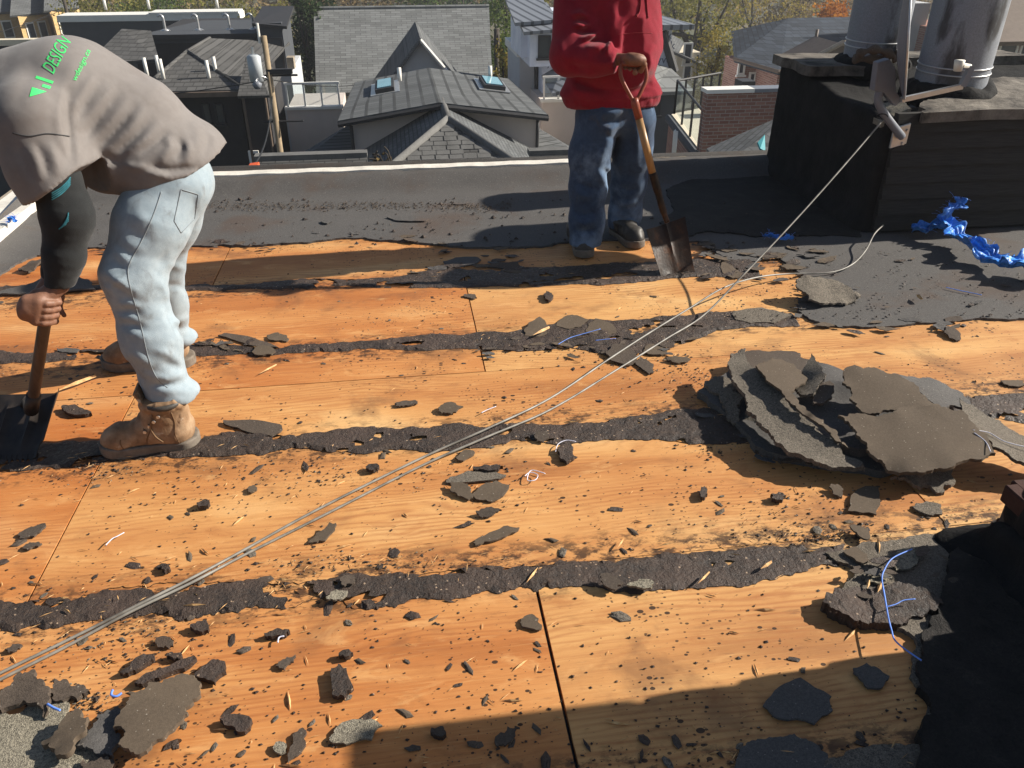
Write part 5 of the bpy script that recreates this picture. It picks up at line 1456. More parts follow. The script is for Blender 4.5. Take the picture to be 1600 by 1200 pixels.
FR = [
 ('oblong felt chip on plywood above the cables, just right of centre', 703,637,38,20,2,'felt_back'),
 ('slim broken felt sliver left of the oblong chip', 633,630,40,10,6,'felt_brown'),
 ('star shaped torn felt piece lying on the boot strip', 400,667,100,26,-8,'felt_brown'),
 ('leaf shaped felt fragment below the cables, left of centre', 505,832,58,20,42,'felt_back'),
 ('leaf shaped felt fragment in the middle of the nearest bare row', 777,835,76,18,18,'felt_back'),
 ('granule topped piece at the back of the trio near centre', 738,744,100,18,4,'granule'),
 ('three cornered felt piece at the left of the trio', 720,765,42,28,-25,'felt_back'),
 ('kite shaped felt piece at the right of the trio', 767,766,62,30,18,'felt_back'),
 ('thin tar sliver just above the trio', 760,729,52,10,2,'tar'),
 ('small curled felt piece just below the trio', 762,799,40,14,5,'felt_brown'),
 ('small felt chip touching the boot strip near the cables', 726,710,30,16,25,'felt_back'),
 ('squarish notched felt piece between heap and brick chimney', 1352,782,62,50,8,'felt_back'),
 ('rounded felt chip beside the squarish notched piece', 1308,765,26,20,-30,'felt_back'),
 ('curled felt strip with blue thread near the notched piece', 1452,792,58,20,-14,'granule'),
 ('pale granule fragment on plywood at the edge of the foreground shadow', 556,1141,86,40,12,'granule_pale'),
 ('long black tar lump lying upright in the left foreground', 532,1064,38,62,-8,'tar'),
 ('small tar lump above the long black lump', 540,1021,22,12,0,'tar'),
 ('short felt strip pointing up in the left foreground', 446,1035,36,14,35,'felt_brown'),
 ('worm shaped tar curl with white wire under it', 432,988,40,12,5,'tar'),
 ('broad tar lump right of the large rounded slab', 371,1126,62,26,4,'tar'),
 ('torn triangular tar scrap above the large rounded slab', 334,1046,56,34,20,'tar'),
 ('long rolled tar strip behind the large rounded slab', 258,1048,100,14,24,'tar'),
 ('thick tar strip with splinters above the rolled one', 216,1036,66,18,32,'tar'),
 ('pointed felt shard near the bottom edge at left', 464,1160,24,62,-22,'felt_brown'),
 ('tiny pale granule scrap beside the pointed shard', 437,1168,24,24,10,'granule_pale'),
 ('triangular felt chip touching the dark sheet joint', 828,972,34,24,-18,'felt_back'),
 ('granule scrap on the nearest strip right of the joint', 1004,912,46,16,4,'granule_pale'),
 ('felt scrap tilted on the nearest strip right of the joint', 952,906,40,26,-20,'felt_brown'),
 ('pale granule scrap on the nearest strip left of the joint', 526,930,36,16,20,'granule_pale'),
 ('square felt scrap on the nearest strip left of the joint', 544,905,34,20,6,'felt_brown'),
 ('brown felt flake tilted at the left of the middle strip group', 838,512,46,30,25,'felt_back'),
 ('large felt flake in the middle strip group', 892,504,58,26,6,'felt_back'),
 ('rounded felt flake at the right of the middle strip group', 938,512,54,26,-8,'felt_back'),
 ('dark felt flake crossed by the cables', 972,552,50,34,-25,'felt_brown'),
 ('felt flake just below the cable crossing', 1022,546,44,20,0,'felt_back'),
 ('narrow felt flake left of the heap, below the cables', 1008,569,40,20,-35,'felt_brown'),
 ('flat felt flake between cable and heap, nearer the heap', 1060,561,40,12,0,'felt_back'),
 ('brown board-like felt piece behind the tan boot', 385,531,92,14,-14,'felt_brown'),
 ('oval felt flake right of the board-like piece', 437,527,40,14,-4,'felt_back'),
 ('oval felt flake below the board-like piece', 410,548,40,16,0,'felt_back'),
 ('felt flake on bare wood near the left border', 50,830,48,18,25,'felt_brown'),
 ('second felt flake near the left border, lower down', 50,851,34,12,10,'felt_brown'),
 ('wide felt flake in the foreground shadow at right', 1252,1096,130,66,-15,'felt'),
 ('round felt flake in the foreground shadow at right', 1360,1055,54,40,-10,'felt'),
 ('narrow felt flake in deep shadow by the brick chimney', 1470,1045,40,14,0,'felt'),
 ('dark felt scrap in the foreground shadow left of the joint', 790,1150,48,24,35,'felt_brown'),
 ('tar lump in the foreground shadow left of the joint', 686,1142,26,18,0,'tar'),
 ('pale felt disc cut by the bottom edge at right', 1340,1192,110,46,0,'granule'),
 ('wide felt flake on the far side of the middle strip, right', 1190,492,92,28,-4,'granule'),
 ('felt flake right of the square shovel blade', 1143,424,40,20,-38,'felt_back'),
 ('layered felt scrap behind the square shovel blade', 1150,402,90,14,-6,'felt'),
 ('long dark felt scrap on the far felt, left of centre', 636,341,70,10,0,'felt'),
 ('dark felt scrap on the far felt near the flue shadow', 720,315,32,10,6,'felt'),
 ('small felt scrap on the far felt behind the bending man', 510,346,18,6,0,'felt'),
 ('bent brown flap on bare wood beyond the heap', 1488,521,40,22,-30,'felt_brown'),
 ('flat felt chip at the right border beyond the heap', 1584,599,44,12,-4,'felt_back'),
 ('felt flake on the far strip left of the red man\'s shoe', 720,408,80,14,4,'felt'),
 ('felt flake beneath the far strip near the red man\'s shadow', 790,414,60,12,2,'felt_brown'),
 ('small dark felt flake alone on the far bare row', 856,462,14,14,20,'tar'),
 ('felt flake beside the far sheet joint', 735,462,20,8,-10,'felt_brown'),
 ('tar flake in front of the heap, alone on the wood', 1100,770,16,20,-25,'tar'),
 ('crumpled tar scrap on the nearest row below the heap', 1217,775,28,14,0,'tar'),
 ('black tar lump on the nearest row, right of the trio', 885,705,26,30,25,'tar'),
 ('felt scrap by the strip left of the black tar lump', 846,681,24,18,30,'felt_brown'),
 ('upright felt flake on the right felt, nearest the heap', 1340,866,46,24,-30,'felt_back'),
 ('pale flake on the right felt beside the blue thread', 1415,872,42,34,40,'granule_pale'),
 ('arched flake on the right felt under the blue thread', 1375,905,44,16,0,'granule_pale'),
 ('flake on the right felt below the notched piece', 1345,830,36,18,-20,'felt_back'),
 ('pale scrap leaning on the brick chimney foot', 1542,832,70,18,-8,'granule_pale'),
 ('dark scrap beside the toothed shovel blade', 118,640,46,16,-12,'tar'),
 ('dark sliver above the handle of the toothed shovel', 105,547,44,8,-5,'felt'),
 ('square felt chip below the boot strip at left', 392,763,18,12,15,'felt_back'),
 ('felt chip between the trio and the boot strip', 581,729,26,10,4,'tar'),
 ('tar chip left of the cables in the middle row', 318,786,20,12,10,'tar'),
 ('rounded tar chip below the cables near the leaf fragment', 258,885,16,14,0,'tar'),
 ('triangular tar scrap above the rolled strip', 256,1003,28,22,-15,'felt_brown'),
 ('small tar cake above the thick tar strip', 272,1023,26,12,0,'tar'),
 ('dark felt scrap at the far left below the nearest strip', 22,1013,28,12,20,'felt_brown'),
 ('tar clod below the nearest strip, left of the cables', 314,978,30,18,0,'tar'),
]
for i, f in enumerate(FR):
    tl = 0.012 if f[6] in ('felt_back', 'granule', 'felt_brown') and i % 3 == 0 else 0.0
    th = 0.014 if f[6] == 'tar' else 0.006
    frag(*f, seed=i, z=th+0.003+(0.012 if f[2] < 360 or (f[1] > 1280 and 820 < f[2] < 980) or (i in (24+4, 26, 27, 29)) else 0), tilt=tl, thick=th)

# crumpled flap at the corner of the right-hand membrane, and the flap at left
slab('crumpled felt flap turned up at the corner of the right membrane', [(1246,438,0.09),(1262,432,0.10),(1290,440,0.07),(1322,452,0.05),(1345,462,0.03),(1336,472,0.02),(1300,474,0.03),(1262,474,0.03),(1252,460,0.05)], 'granule', 0.009, 71, rough=0.035)
slab('grey felt flap folded over bare wood at the left border', [(-30,462,0.012),(20,450,0.02),(60,436,0.03),(88,424,0.035),(128,434,0.03),(150,452,0.012),(60,458,0.012)], 'felt', 0.008, 72)
slab('torn felt edge curling beside the left flap', [(28,420,0.02),(50,404,0.03),(92,398,0.03),(66,408,0.03),(44,424,0.02)], 'felt_brown', 0.010, 73, rough=0.02)

# torn flakes along the ragged edge of the membrane and on it
FL = []
rg = random.Random(41)
for k in range(8):
    n = 9; P = []
    for j in range(n):
        a = 2*math.pi*j/n; r = 1+rg.uniform(-.45,.25); P.append(Vector((r*math.cos(a)*rg.uniform(1.2,2.2), r*math.sin(a)*0.75, 0)))
    poly = ragged(P, 0.16, 2, rg)
    me = sheet(poly, lambda X: 0.20+0.22*fbm(np.c_[X*0.9, X[:,0]*0+k], 2, k)+0.10*X[:,1], 0.14, 0.6, rnd=rg)
    me.name = 'felt_flake'; me.materials.append(MAT[['felt','felt_brown','felt_back','tar'][k % 4]]); FL.append(me)
def flake(p, s, side):
    o = bpy.data.objects.new('felt_flake', FL[rg.randrange(8)]); COL.objects.link(o)
    o.location = (p.x, p.y, p.z); o.rotation_euler = (rg.uniform(-.1,.12), rg.uniform(-.1,.1), rg.gauss(0, 0.45)+(math.pi if rg.random() < 0.5 else 0)); o.scale = (s, s, s*rg.uniform(0.4,0.9))
    setp(o, 'thin torn felt flake '+side, 'felt flake', 'torn felt flakes '+side)
for a, b in zip(edge_px[5:-3], edge_px[6:-2]):
    n = 2 if a[0] < 1080 else 3
    for j in range(n):
        t = rg.random(); x = a[0]+(b[0]-a[0])*t; y = a[1]+(b[1]-a[1])*t+rg.gauss(-2, 6)
        if 880 < x < 1000: continue
        flake(gz(x, y, 0.012), rg.uniform(0.012, 0.034), 'on the torn edge of the far felt, left part' if x < 560 else 'on the torn edge of the far felt, middle part' if x < 1080 else 'on the torn edge of the right membrane')
for j in range(26):
    flake(gz(rg.uniform(1100,1300), rg.gauss(402, 13), 0.014), rg.uniform(0.012, 0.04), 'littering the felt between shovel and blue tarp')
for j in range(14):
    flake(gz(rg.uniform(1290,1590), rg.uniform(395,495), 0.018), rg.uniform(0.006, 0.02), 'littering the right membrane below the chimney')
for j in range(16):
    flake(gz(rg.uniform(640,880), rg.gauss(412, 9), 0.006), rg.uniform(0.012, 0.034), 'heaped on the farthest strip left of the red man')
for j in range(16):
    flake(gz(rg.gauss(1000,60), rg.gauss(545, 12), 0.008), rg.uniform(0.010, 0.026), 'around the cables on the middle strip')
for j in range(14):
    flake(gz(rg.gauss(820,60), rg.gauss(545, 8), 0.008), rg.uniform(0.008, 0.02), 'below the middle strip near the centre')
for j in range(18):
    flake(gz(rg.gauss(1390,50), rg.gauss(905, 28), 0.03), rg.uniform(0.008, 0.022), 'on the right felt beside the long blue thread')
for j in range(12):
    flake(gz(rg.gauss(350,22), rg.gauss(538, 6), 0.008), rg.uniform(0.008, 0.024), 'heaped behind the tan boot')
for j in range(12):
    flake(gz(rg.gauss(1150,28), rg.gauss(650, 24), 0.012), rg.uniform(0.01, 0.026), 'at the left foot of the slab heap')

# ------------------------------------------------------------------ countable small chips, splinters, threads, nails
CH = []
rg = random.Random(77)
for k in range(10):
    n = rg.randint(6, 8); V = []; 
    for ring, (zz, sc) in enumerate(((0, 1.0), (0.35, 0.92), (0.6, 0.45))):
        for j in range(n):
            a = 2*math.pi*j/n
            r = sc*(1+0.35*math.sin(a*2+k)+rg.uniform(-.22,.22))
            V.append((r*math.cos(a)*1.25, r*math.sin(a)*0.8, zz*(1+rg.uniform(-.3,.3))*0.75))
    Fc = [(r*n+j, r*n+(j+1)%n, (r+1)*n+(j+1)%n, (r+1)*n+j) for r in (0,1) for j in range(n)]+[tuple(2*n+j for j in range(n))]
    me = mesh_from(V, Fc); me.name = 'tar_chip'; me.materials.append(MAT[['tar','felt_brown','felt_back','tar','granule'][k % 5]]); CH.append(me)
def spot(rg):
    """random place on the bare rows, denser near the strips"""
    while True:
        x, y = rg.uniform(0, 1600), 440+760*rg.random()**0.9
        p = gz(x, y)
        d = abs(((p.y-1.69)/0.715+0.5) % 1-0.5)*0.715
        if p.y > 4.15 or (p.x > 1.3 and p.y < 1.62) or (p.x > 1.9 and p.y > 3.1): continue
        if -1.12 < p.x < -0.78 and (2.4 < p.y < 2.56 or 3.03 < p.y < 3.2): continue
        if rg.random() < 0.30+0.7*math.exp(-(d/0.16)**2)+(0.25 if x < 900 and y > 900 else 0): return p
def place_words(p):
    rw = ('the nearest bare row' if p.y < 1.69 else 'the second bare row' if p.y < 2.38 else 'the third bare row' if p.y < 3.12 else 'the fourth bare row' if p.y < 3.83 else 'the farthest bare row')
    v = p-EYE; u = 800+FOC*v.dot(RT)/v.dot(FW)
    return rw, ('far left' if u < 320 else 'left of centre' if u < 640 else 'at the centre' if u < 960 else 'right of centre' if u < 1280 else 'far right')
for i in range(200):
    p = spot(rg); s = 0.0065+0.011*rg.random()**2.2
    o = bpy.data.objects.new('tar_chip', CH[rg.randrange(10)]); COL.objects.link(o)
    o.location = (p.x, p.y, 0.0005); o.rotation_euler = (rg.uniform(-.15,.15), rg.uniform(-.15,.15), rg.uniform(0, 6.28)); st = rg.uniform(0.75,1.35); o.scale = (s*1.1*st, s*1.1/st**0.4, s*rg.uniform(.3,.75))
    rw, sd = place_words(p)
    setp(o, 'small dark tar chip on '+rw+', '+sd, 'tar chip', 'small tar chips '+sd+' on '+rw)
SP = []
for k in range(5):
    L = [0.022,0.034,0.05,0.028,0.04][k]; w = [0.0022,0.002,0.0032,0.0035,0.0022][k]
    me = MB().add([(-L/2,0,0),(0,-w,0.001),(L/2,0.001,0),(0.002,w,0.001),(-L*0.1,0,0.0045),(L*0.2,0,0.004)], [(0,1,4),(1,5,4),(1,2,5),(2,3,5),(3,4,5),(3,0,4),(0,3,2,1)]).mesh()
    me.name = 'wood_splinter'; me.materials.append(MAT['splinter']); SP.append(me)
for i in range(85):
    p = spot(rg)
    o = bpy.data.objects.new('wood_splinter', SP[rg.randrange(5)]); COL.objects.link(o)
    d = abs(((p.y-1.69)/0.715+0.5) % 1-0.5)*0.715
    o.location = (p.x, p.y, 0.012 if d < 0.07 else 0.001); o.rotation_euler = (0, 0, rg.gauss(0, 0.7)); s = rg.uniform(0.7, 1.5); o.scale = (s, s, s)
    rw, sd = place_words(p)
    setp(o, 'tiny pale wood splinter on '+rw+', '+sd, 'splinter', 'pale splinters '+sd+' on '+rw)
def splinter(label, a, b, r, z=0.014):
    A, B = gz(a[0], a[1], z), gz(b[0], b[1], z); m = (A+B)/2; d = (B-A); s = Vector((-d.y, d.x, 0)).normalized()*r
    setp(MB().add([A, m-s, B-s*0.6, B+s*0.7, m+s, m+Vector((0,0,r*1.2)), B+Vector((0,0,r))], [(0,1,5),(1,2,6,5),(2,3,6),(3,4,5,6),(4,0,5),(0,4,3,2,1)]).build('wood_splinter', MAT['splinter']), label, 'splinter')
splinter('long fresh splinter beside the toothed shovel', (86,612), (150,588), 0.009)
splinter('fresh splinter leaning on the brown flake of the middle strip', (832,524), (858,512), 0.008, 0.03)
splinter('chunky splinter with blue thread on the nearest strip', (1188,889), (1205,878), 0.006, 0.02)
splinter('left of two short splinters on the right felt', (1355,920), (1358,907), 0.004, 0.03)
splinter('right of two short splinters on the right felt', (1371,926), (1377,911), 0.005, 0.03)
splinter('thin splinter on the row below the middle strip', (405,584), (432,570), 0.004)
splinter('thin splinter on the nearest strip right of the pale scrap', (1090,912), (1108,894), 0.004, 0.02)
splinter('orange splinter lying on the right membrane', (1432,460), (1440,468), 0.01, 0.03)

def thread(label, pts, mat='thread_blue', r=0.0016, z=0.012, name='tarp_thread', cat='thread'):
    P = spline([gz(a, b, (c[0] if c else z)) for a, b, *c in pts], 6)
    setp(MB().tube(P, r, 5).build(name, MAT[mat], None, True), label, cat)
thread('long blue thread lying over the right felt', [(1425,858),(1395,872),(1382,890),(1378,905),(1382,930),(1388,965),(1393,985),(1398,1000),(1415,1015),(1440,1032)], z=0.045, r=0.0022)
thread('short blue thread branching off the long one', [(1386,948),(1400,944),(1412,938),(1430,936)], z=0.045)
thread('white strands trailing over the grey strip right of the heap', [(1520,672,0.13),(1545,676,0.12),(1570,690,0.11),(1610,700,0.10)], 'thread_white')
thread('second white strand over the grey strip right of the heap', [(1522,676,0.13),(1540,690,0.12),(1548,706,0.12)], 'thread_white')
thread('pale thread beside the black tar lump', [(868,706),(872,694),(885,688),(900,690)], 'thread_white')
thread('tangled pale thread right of the trio', [(820,744),(828,738),(840,742),(836,750),(824,750),(830,735),(852,740)], 'thread_white')
thread('blue thread by the middle strip flakes', [(872,538,0.03),(890,528,0.03),(910,522,0.03),(938,514,0.035)], 'thread_blue')
thread('second blue thread by the middle strip flakes', [(930,532,0.03),(948,530,0.03),(962,529,0.03)], 'thread_blue')
thread('short blue strap bit on the bottom left felt', [(74,1100,0.03),(84,1106,0.03),(94,1110,0.03)], 'thread_blue', 0.003)
thread('curled blue strap bit behind the large rounded slab', [(176,1078,0.03),(174,1086,0.03),(182,1088,0.03),(190,1083,0.03)], 'thread_blue', 0.003)
thread('blue fibre lying on the right membrane', [(1478,449,0.02),(1500,454,0.02),(1520,458,0.02),(1534,461,0.02)], 'thread_blue', 0.002)
thread('pale thread near the left joint', [(165,852),(175,842),(183,838),(194,832)], 'thread_white')
thread('white wire under the worm shaped curl', [(434,1004),(436,996),(444,994)], 'thread_white', 0.002)
thread('white thread on wood near the oblong chip', [(752,645),(762,640),(775,635)], 'thread_white')

# uncountable grit and crumbs
def crumbs(name, label, n, r0, r1, mat, seed, fn=None):
    rg = random.Random(seed); V = []; Fc = []
    for i in range(n):
        p = fn(rg) if fn else spot(rg)
        r = r0+(r1-r0)*rg.random()**3; k = len(V); a = rg.uniform(0, 6.28)
        e = rg.uniform(0.7, 1.6)
        for j in range(4):
            w = a+j*1.57+rg.uniform(-.4,.4); q = r*rg.uniform(0.7,1.3)
            V.append((p.x+q*e*math.cos(w), p.y+q*math.sin(w), p.z+0.0002))
        V.append((p.x+rg.uniform(-.3,.3)*r, p.y+rg.uniform(-.3,.3)*r, p.z+r*rg.uniform(0.6,1.2)))
        Fc += [(k,k+1,k+4),(k+1,k+2,k+4),(k+2,k+3,k+4),(k+3,k,k+4)]
    setp(obj(name, mesh_from(V, Fc), MAT[mat], recenter=False), label, cat='debris', kind='stuff')
crumbs('tar_crumbs', 'fine black tar crumbs strewn over the plywood', 2900, 0.001, 0.0052, 'tar', 1)
def clump(rg):
    cs = [(150,730,90,20),(520,740,130,24),(350,760,150,40),(180,1000,120,40),(120,1095,60,12),(880,545,120,16),(1000,560,90,20),(760,760,90,40),(1130,690,80,30),(1270,840,90,14),(1380,915,60,40),(1240,790,130,30),(640,505,120,30),(700,425,160,14),(1180,420,80,20),(350,540,50,12),(1080,590,80,25),(560,880,160,14)]
    c = cs[rg.randrange(len(cs))]
    return gz(c[0]+rg.gauss(0,1)*c[2]*0.6, c[1]+rg.gauss(0,1)*c[3]*0.7)
crumbs('tar_grit', 'clustered tar grit beside the strips and heaps', 3000, 0.001, 0.0062, 'tar', 2, clump)
crumbs('granule_grit', 'loose grey granules sprinkled near the slabs', 2200, 0.001, 0.0035, 'granule_pale', 3, clump)
def farspot(rg): return gz(rg.uniform(150,1250), rg.uniform(310,392), 0.014)
crumbs('felt_grit', 'dark grit on the far felt', 500, 0.003, 0.014, 'tar', 4, farspot)
def farline(rg): return gz(rg.uniform(330,800), rg.gauss(322-0.0*1, 4), 0.016)
crumbs('brown_grit', 'line of brown grit along the far felt seam', 1500, 0.002, 0.008, 'felt_brown', 6, farline)
def memspot(rg): return gz(rg.uniform(1120,1600), rg.uniform(385,500), 0.017)
crumbs('membrane_grit', 'dark grit littering the right membrane', 700, 0.0015, 0.008, 'tar', 8, memspot)
def sliver_stuff(n, seed):
    rg = random.Random(seed); V = []; Fc = []
    for i in range(n):
        p = spot(rg) if i % 2 else clump(rg); L = rg.uniform(0.005, 0.02); a = rg.gauss(0, 0.8); w = rg.uniform(0.0006, 0.0016); k = len(V)
        d = abs(((p.y-1.69)/0.715+0.5) % 1-0.5)*0.715; z = 0.012 if d < 0.06 else 0.001
        ux, uy = math.cos(a), math.sin(a)
        V += [(p.x-ux*L, p.y-uy*L, z), (p.x-uy*w, p.y+ux*w, z+0.001), (p.x+ux*L, p.y+uy*L, z+0.001), (p.x+uy*w, p.y-ux*w, z+0.001), (p.x, p.y, z+0.0028)]
        Fc += [(k,k+1,k+4),(k+1,k+2,k+4),(k+2,k+3,k+4),(k+3,k,k+4)]
    setp(obj('sliver_litter', mesh_from(V, Fc), MAT['splinter'], recenter=False), 'fine pale wood slivers strewn over the roof', 'debris', kind='stuff')
sliver_stuff(650, 5)

# ------------------------------------------------------------------ cables
c0 = gy(1381,186,fy-0.07); c1 = gz(1100,492,0.03)
ca = [c0+(c1-c0)*t-Vector((0,0,0.03*math.sin(math.pi*t))) for t in (0,0.2,0.4,0.6,0.8,1.0)]+[gz(1040,530,0.016), gz(960,580,0.018), gz(860,640,0.008), gz(760,683,0.02), gz(660,727,0.008), gz(500,808,0.007), gz(380,868,0.007), gz(300,910,0.02), gz(200,958,0.02), gz(100,1012,0.007), gz(0,1062,0.007), gz(-160,1146,0.007)]
setp(MB().tube(spline(ca, 8), 0.0042, 8).build('coax_cable', MAT['cable'], None, True), 'taut grey cable running from the dish mast to the lower left', 'cable')
cb = [gz(1380,352,0.10), gz(1366,366,0.085), gz(1352,392,0.05), gz(1330,414,0.03), gz(1295,426,0.024), gz(1230,428,0.03), gz(1180,434,0.06), gz(1130,450,0.085), gz(1080,480,0.06), gz(1010,523,0.03), gz(950,562,0.02), gz(860,622,0.008), gz(765,668,0.02), gz(660,715,0.008), gz(500,794,0.007), gz(380,860,0.007), gz(300,903,0.02), gz(210,948,0.02), gz(100,1003,0.007), gz(0,1052,0.007), gz(-160,1134,0.007)]
setp(MB().tube(spline(cb, 8), 0.0042, 8).build('coax_cable', MAT['cable'], None, True), 'grey cable whose free end curls up on the right membrane', 'cable')

# ------------------------------------------------------------------ torn blue tarp
def tarp(label, pts, wid, seed, name='tarp_scrap'):
    """crumpled ribbon of woven tarp along a path; pts (px, py, z)"""
    P = spline([gz(a, b, c) for a, b, c in pts], 12); n = len(P); V = []; Fc = []; m = 21
    for i, p in enumerate(P):
        t = (P[min(i+1,n-1)]-P[max(i-1,0)]).normalized(); s = Vector((0,0,1)).cross(t).normalized(); u = t.cross(s)
        w = wid*(0.45+0.8*abs(math.sin(i*0.11+seed))+0.25*math.sin(i*0.9))*(0.35+0.65*min(1, i/6, (n-1-i)/6+0.3))
        tw = 1.2*math.sin(i*0.12+seed)
        for j in range(m):
            k = j/(m-1)-0.5
            q = np.array([[i*0.22, j*0.42, seed*3.1]])
            f = wid*(0.9*float(fbm(q, 3, seed)[0])+0.28*math.sin(j*1.7+0.6*math.sin(i*0.4)))
            l = k*2*w*(1+0.25*float(vnoise(q*2.3, seed+2)[0]))
            V.append(p+s*(l*math.cos(tw)-f*0.5*math.sin(tw))+u*(abs(l)*0.5*abs(math.sin(tw))+f*0.45)+Vector((0,0,0.016+0.1*w)))
    for i in range(n-1):
        for j in range(m-1):
            a = i*m+j; Fc.append((a, a+1, a+m+1, a+m))
    me = mesh_from(V, Fc, True)
    nv = len(V); nr = [v.normal.copy() for v in me.vertices]
    V2 = [tuple(v) for v in V]+[tuple(Vector(v)-q*0.0014) for v, q in zip(V, nr)]
    me = mesh_from(V2, Fc+[tuple(x+nv for x in f[::-1]) for f in Fc], True)
    o = setp(obj(name, me, MAT['tarp']), label, 'tarp')
    rg = random.Random(seed)
    fr = MB()
    for i in range(46):
        q = Vector(V[rg.randrange(n)*m+rg.choice((0, m-1))]); d = Vector((rg.uniform(-1,1), rg.uniform(-1,1), rg.uniform(-0.3,0.6))).normalized()*rg.uniform(0.015,0.05)
        fr.tube([q, q+d*0.5+Vector((0,0,0.004)), q+d], 0.0007, 4)
    setp(fr.build('frayed_fibres', MAT['thread_blue'], o), kind='stuff')
    return o
tarp('torn blue tarp twisted along the chimney foot at right', [(1424,366,0.03),(1450,362,0.05),(1478,366,0.06),(1496,376,0.05),(1512,392,0.05),(1540,408,0.04),(1572,420,0.05),(1610,424,0.06),(1660,430,0.05)], 0.08, 2)
tarp('upright tuft of torn blue tarp on the chimney side', [(1480,372,0.04),(1474,352,0.10),(1482,338,0.14),(1496,328,0.17),(1500,316,0.20)], 0.05, 5)
tarp('small blue tarp scrap in the chimney shadow', [(1192,374,0.014),(1208,376,0.016),(1222,378,0.016),(1238,378,0.014)], 0.028, 7)
tarp('blue tarp scrap on the white rim board at left', [(14,352,0.09),(20,346,0.10),(26,352,0.09)], 0.02, 9)
# ------------------------------------------------------------------ the neighbourhood beyond the roof edge
GZ = -9.0
def win(parent, x0, x1, z0, z1, y, fm='white', gm='glass', d=0.06, fw=0.07):
    f = MB()
    f.box(x0, x1, y-d, y+0.02, z1-fw, z1).box(x0, x1, y-d, y+0.02, z0, z0+fw).box(x0, x0+fw, y-d, y+0.02, z0+fw, z1-fw).box(x1-fw, x1, y-d, y+0.02, z0+fw, z1-fw)
    w = f.build('window', MAT[fm], parent)
    MB().box(x0+fw, x1-fw, y-d*0.4, y+0.02, z0+fw, z1-fw).build('pane', MAT[gm], w)
    MB().box(x0-0.05, x1+0.05, y-d-0.05, y, z0-0.06, z0-0.003).build('sill', MAT[fm], w)
    return w
def hbox(parent, name, mat, x0, x1, y0, y1, z0, z1): return MB().box(x0,x1,y0,y1,z0,z1).build(name, MAT[mat], parent)
def roofp(parent, name, mat, pts, t=0.12):
    p = [Vector(q) for q in pts]
    n = Vector((0,0,0))
    for i in range(len(p)): n += (p[i]-p[0]).cross(p[(i+1)%len(p)]-p[0])
    if n.z < 0: p = p[::-1]
    return MB().slab(p, t).build(name, MAT[mat], parent)
def vent(parent, px, py, y, h, r=0.06, mat='white', name='vent_pipe'):
    b = gy(px, py, y)
    return MB().tube([b-Vector((0,0,0.25)), b+Vector((0,0,h))], r, 10).build(name, MAT[mat], parent, True)

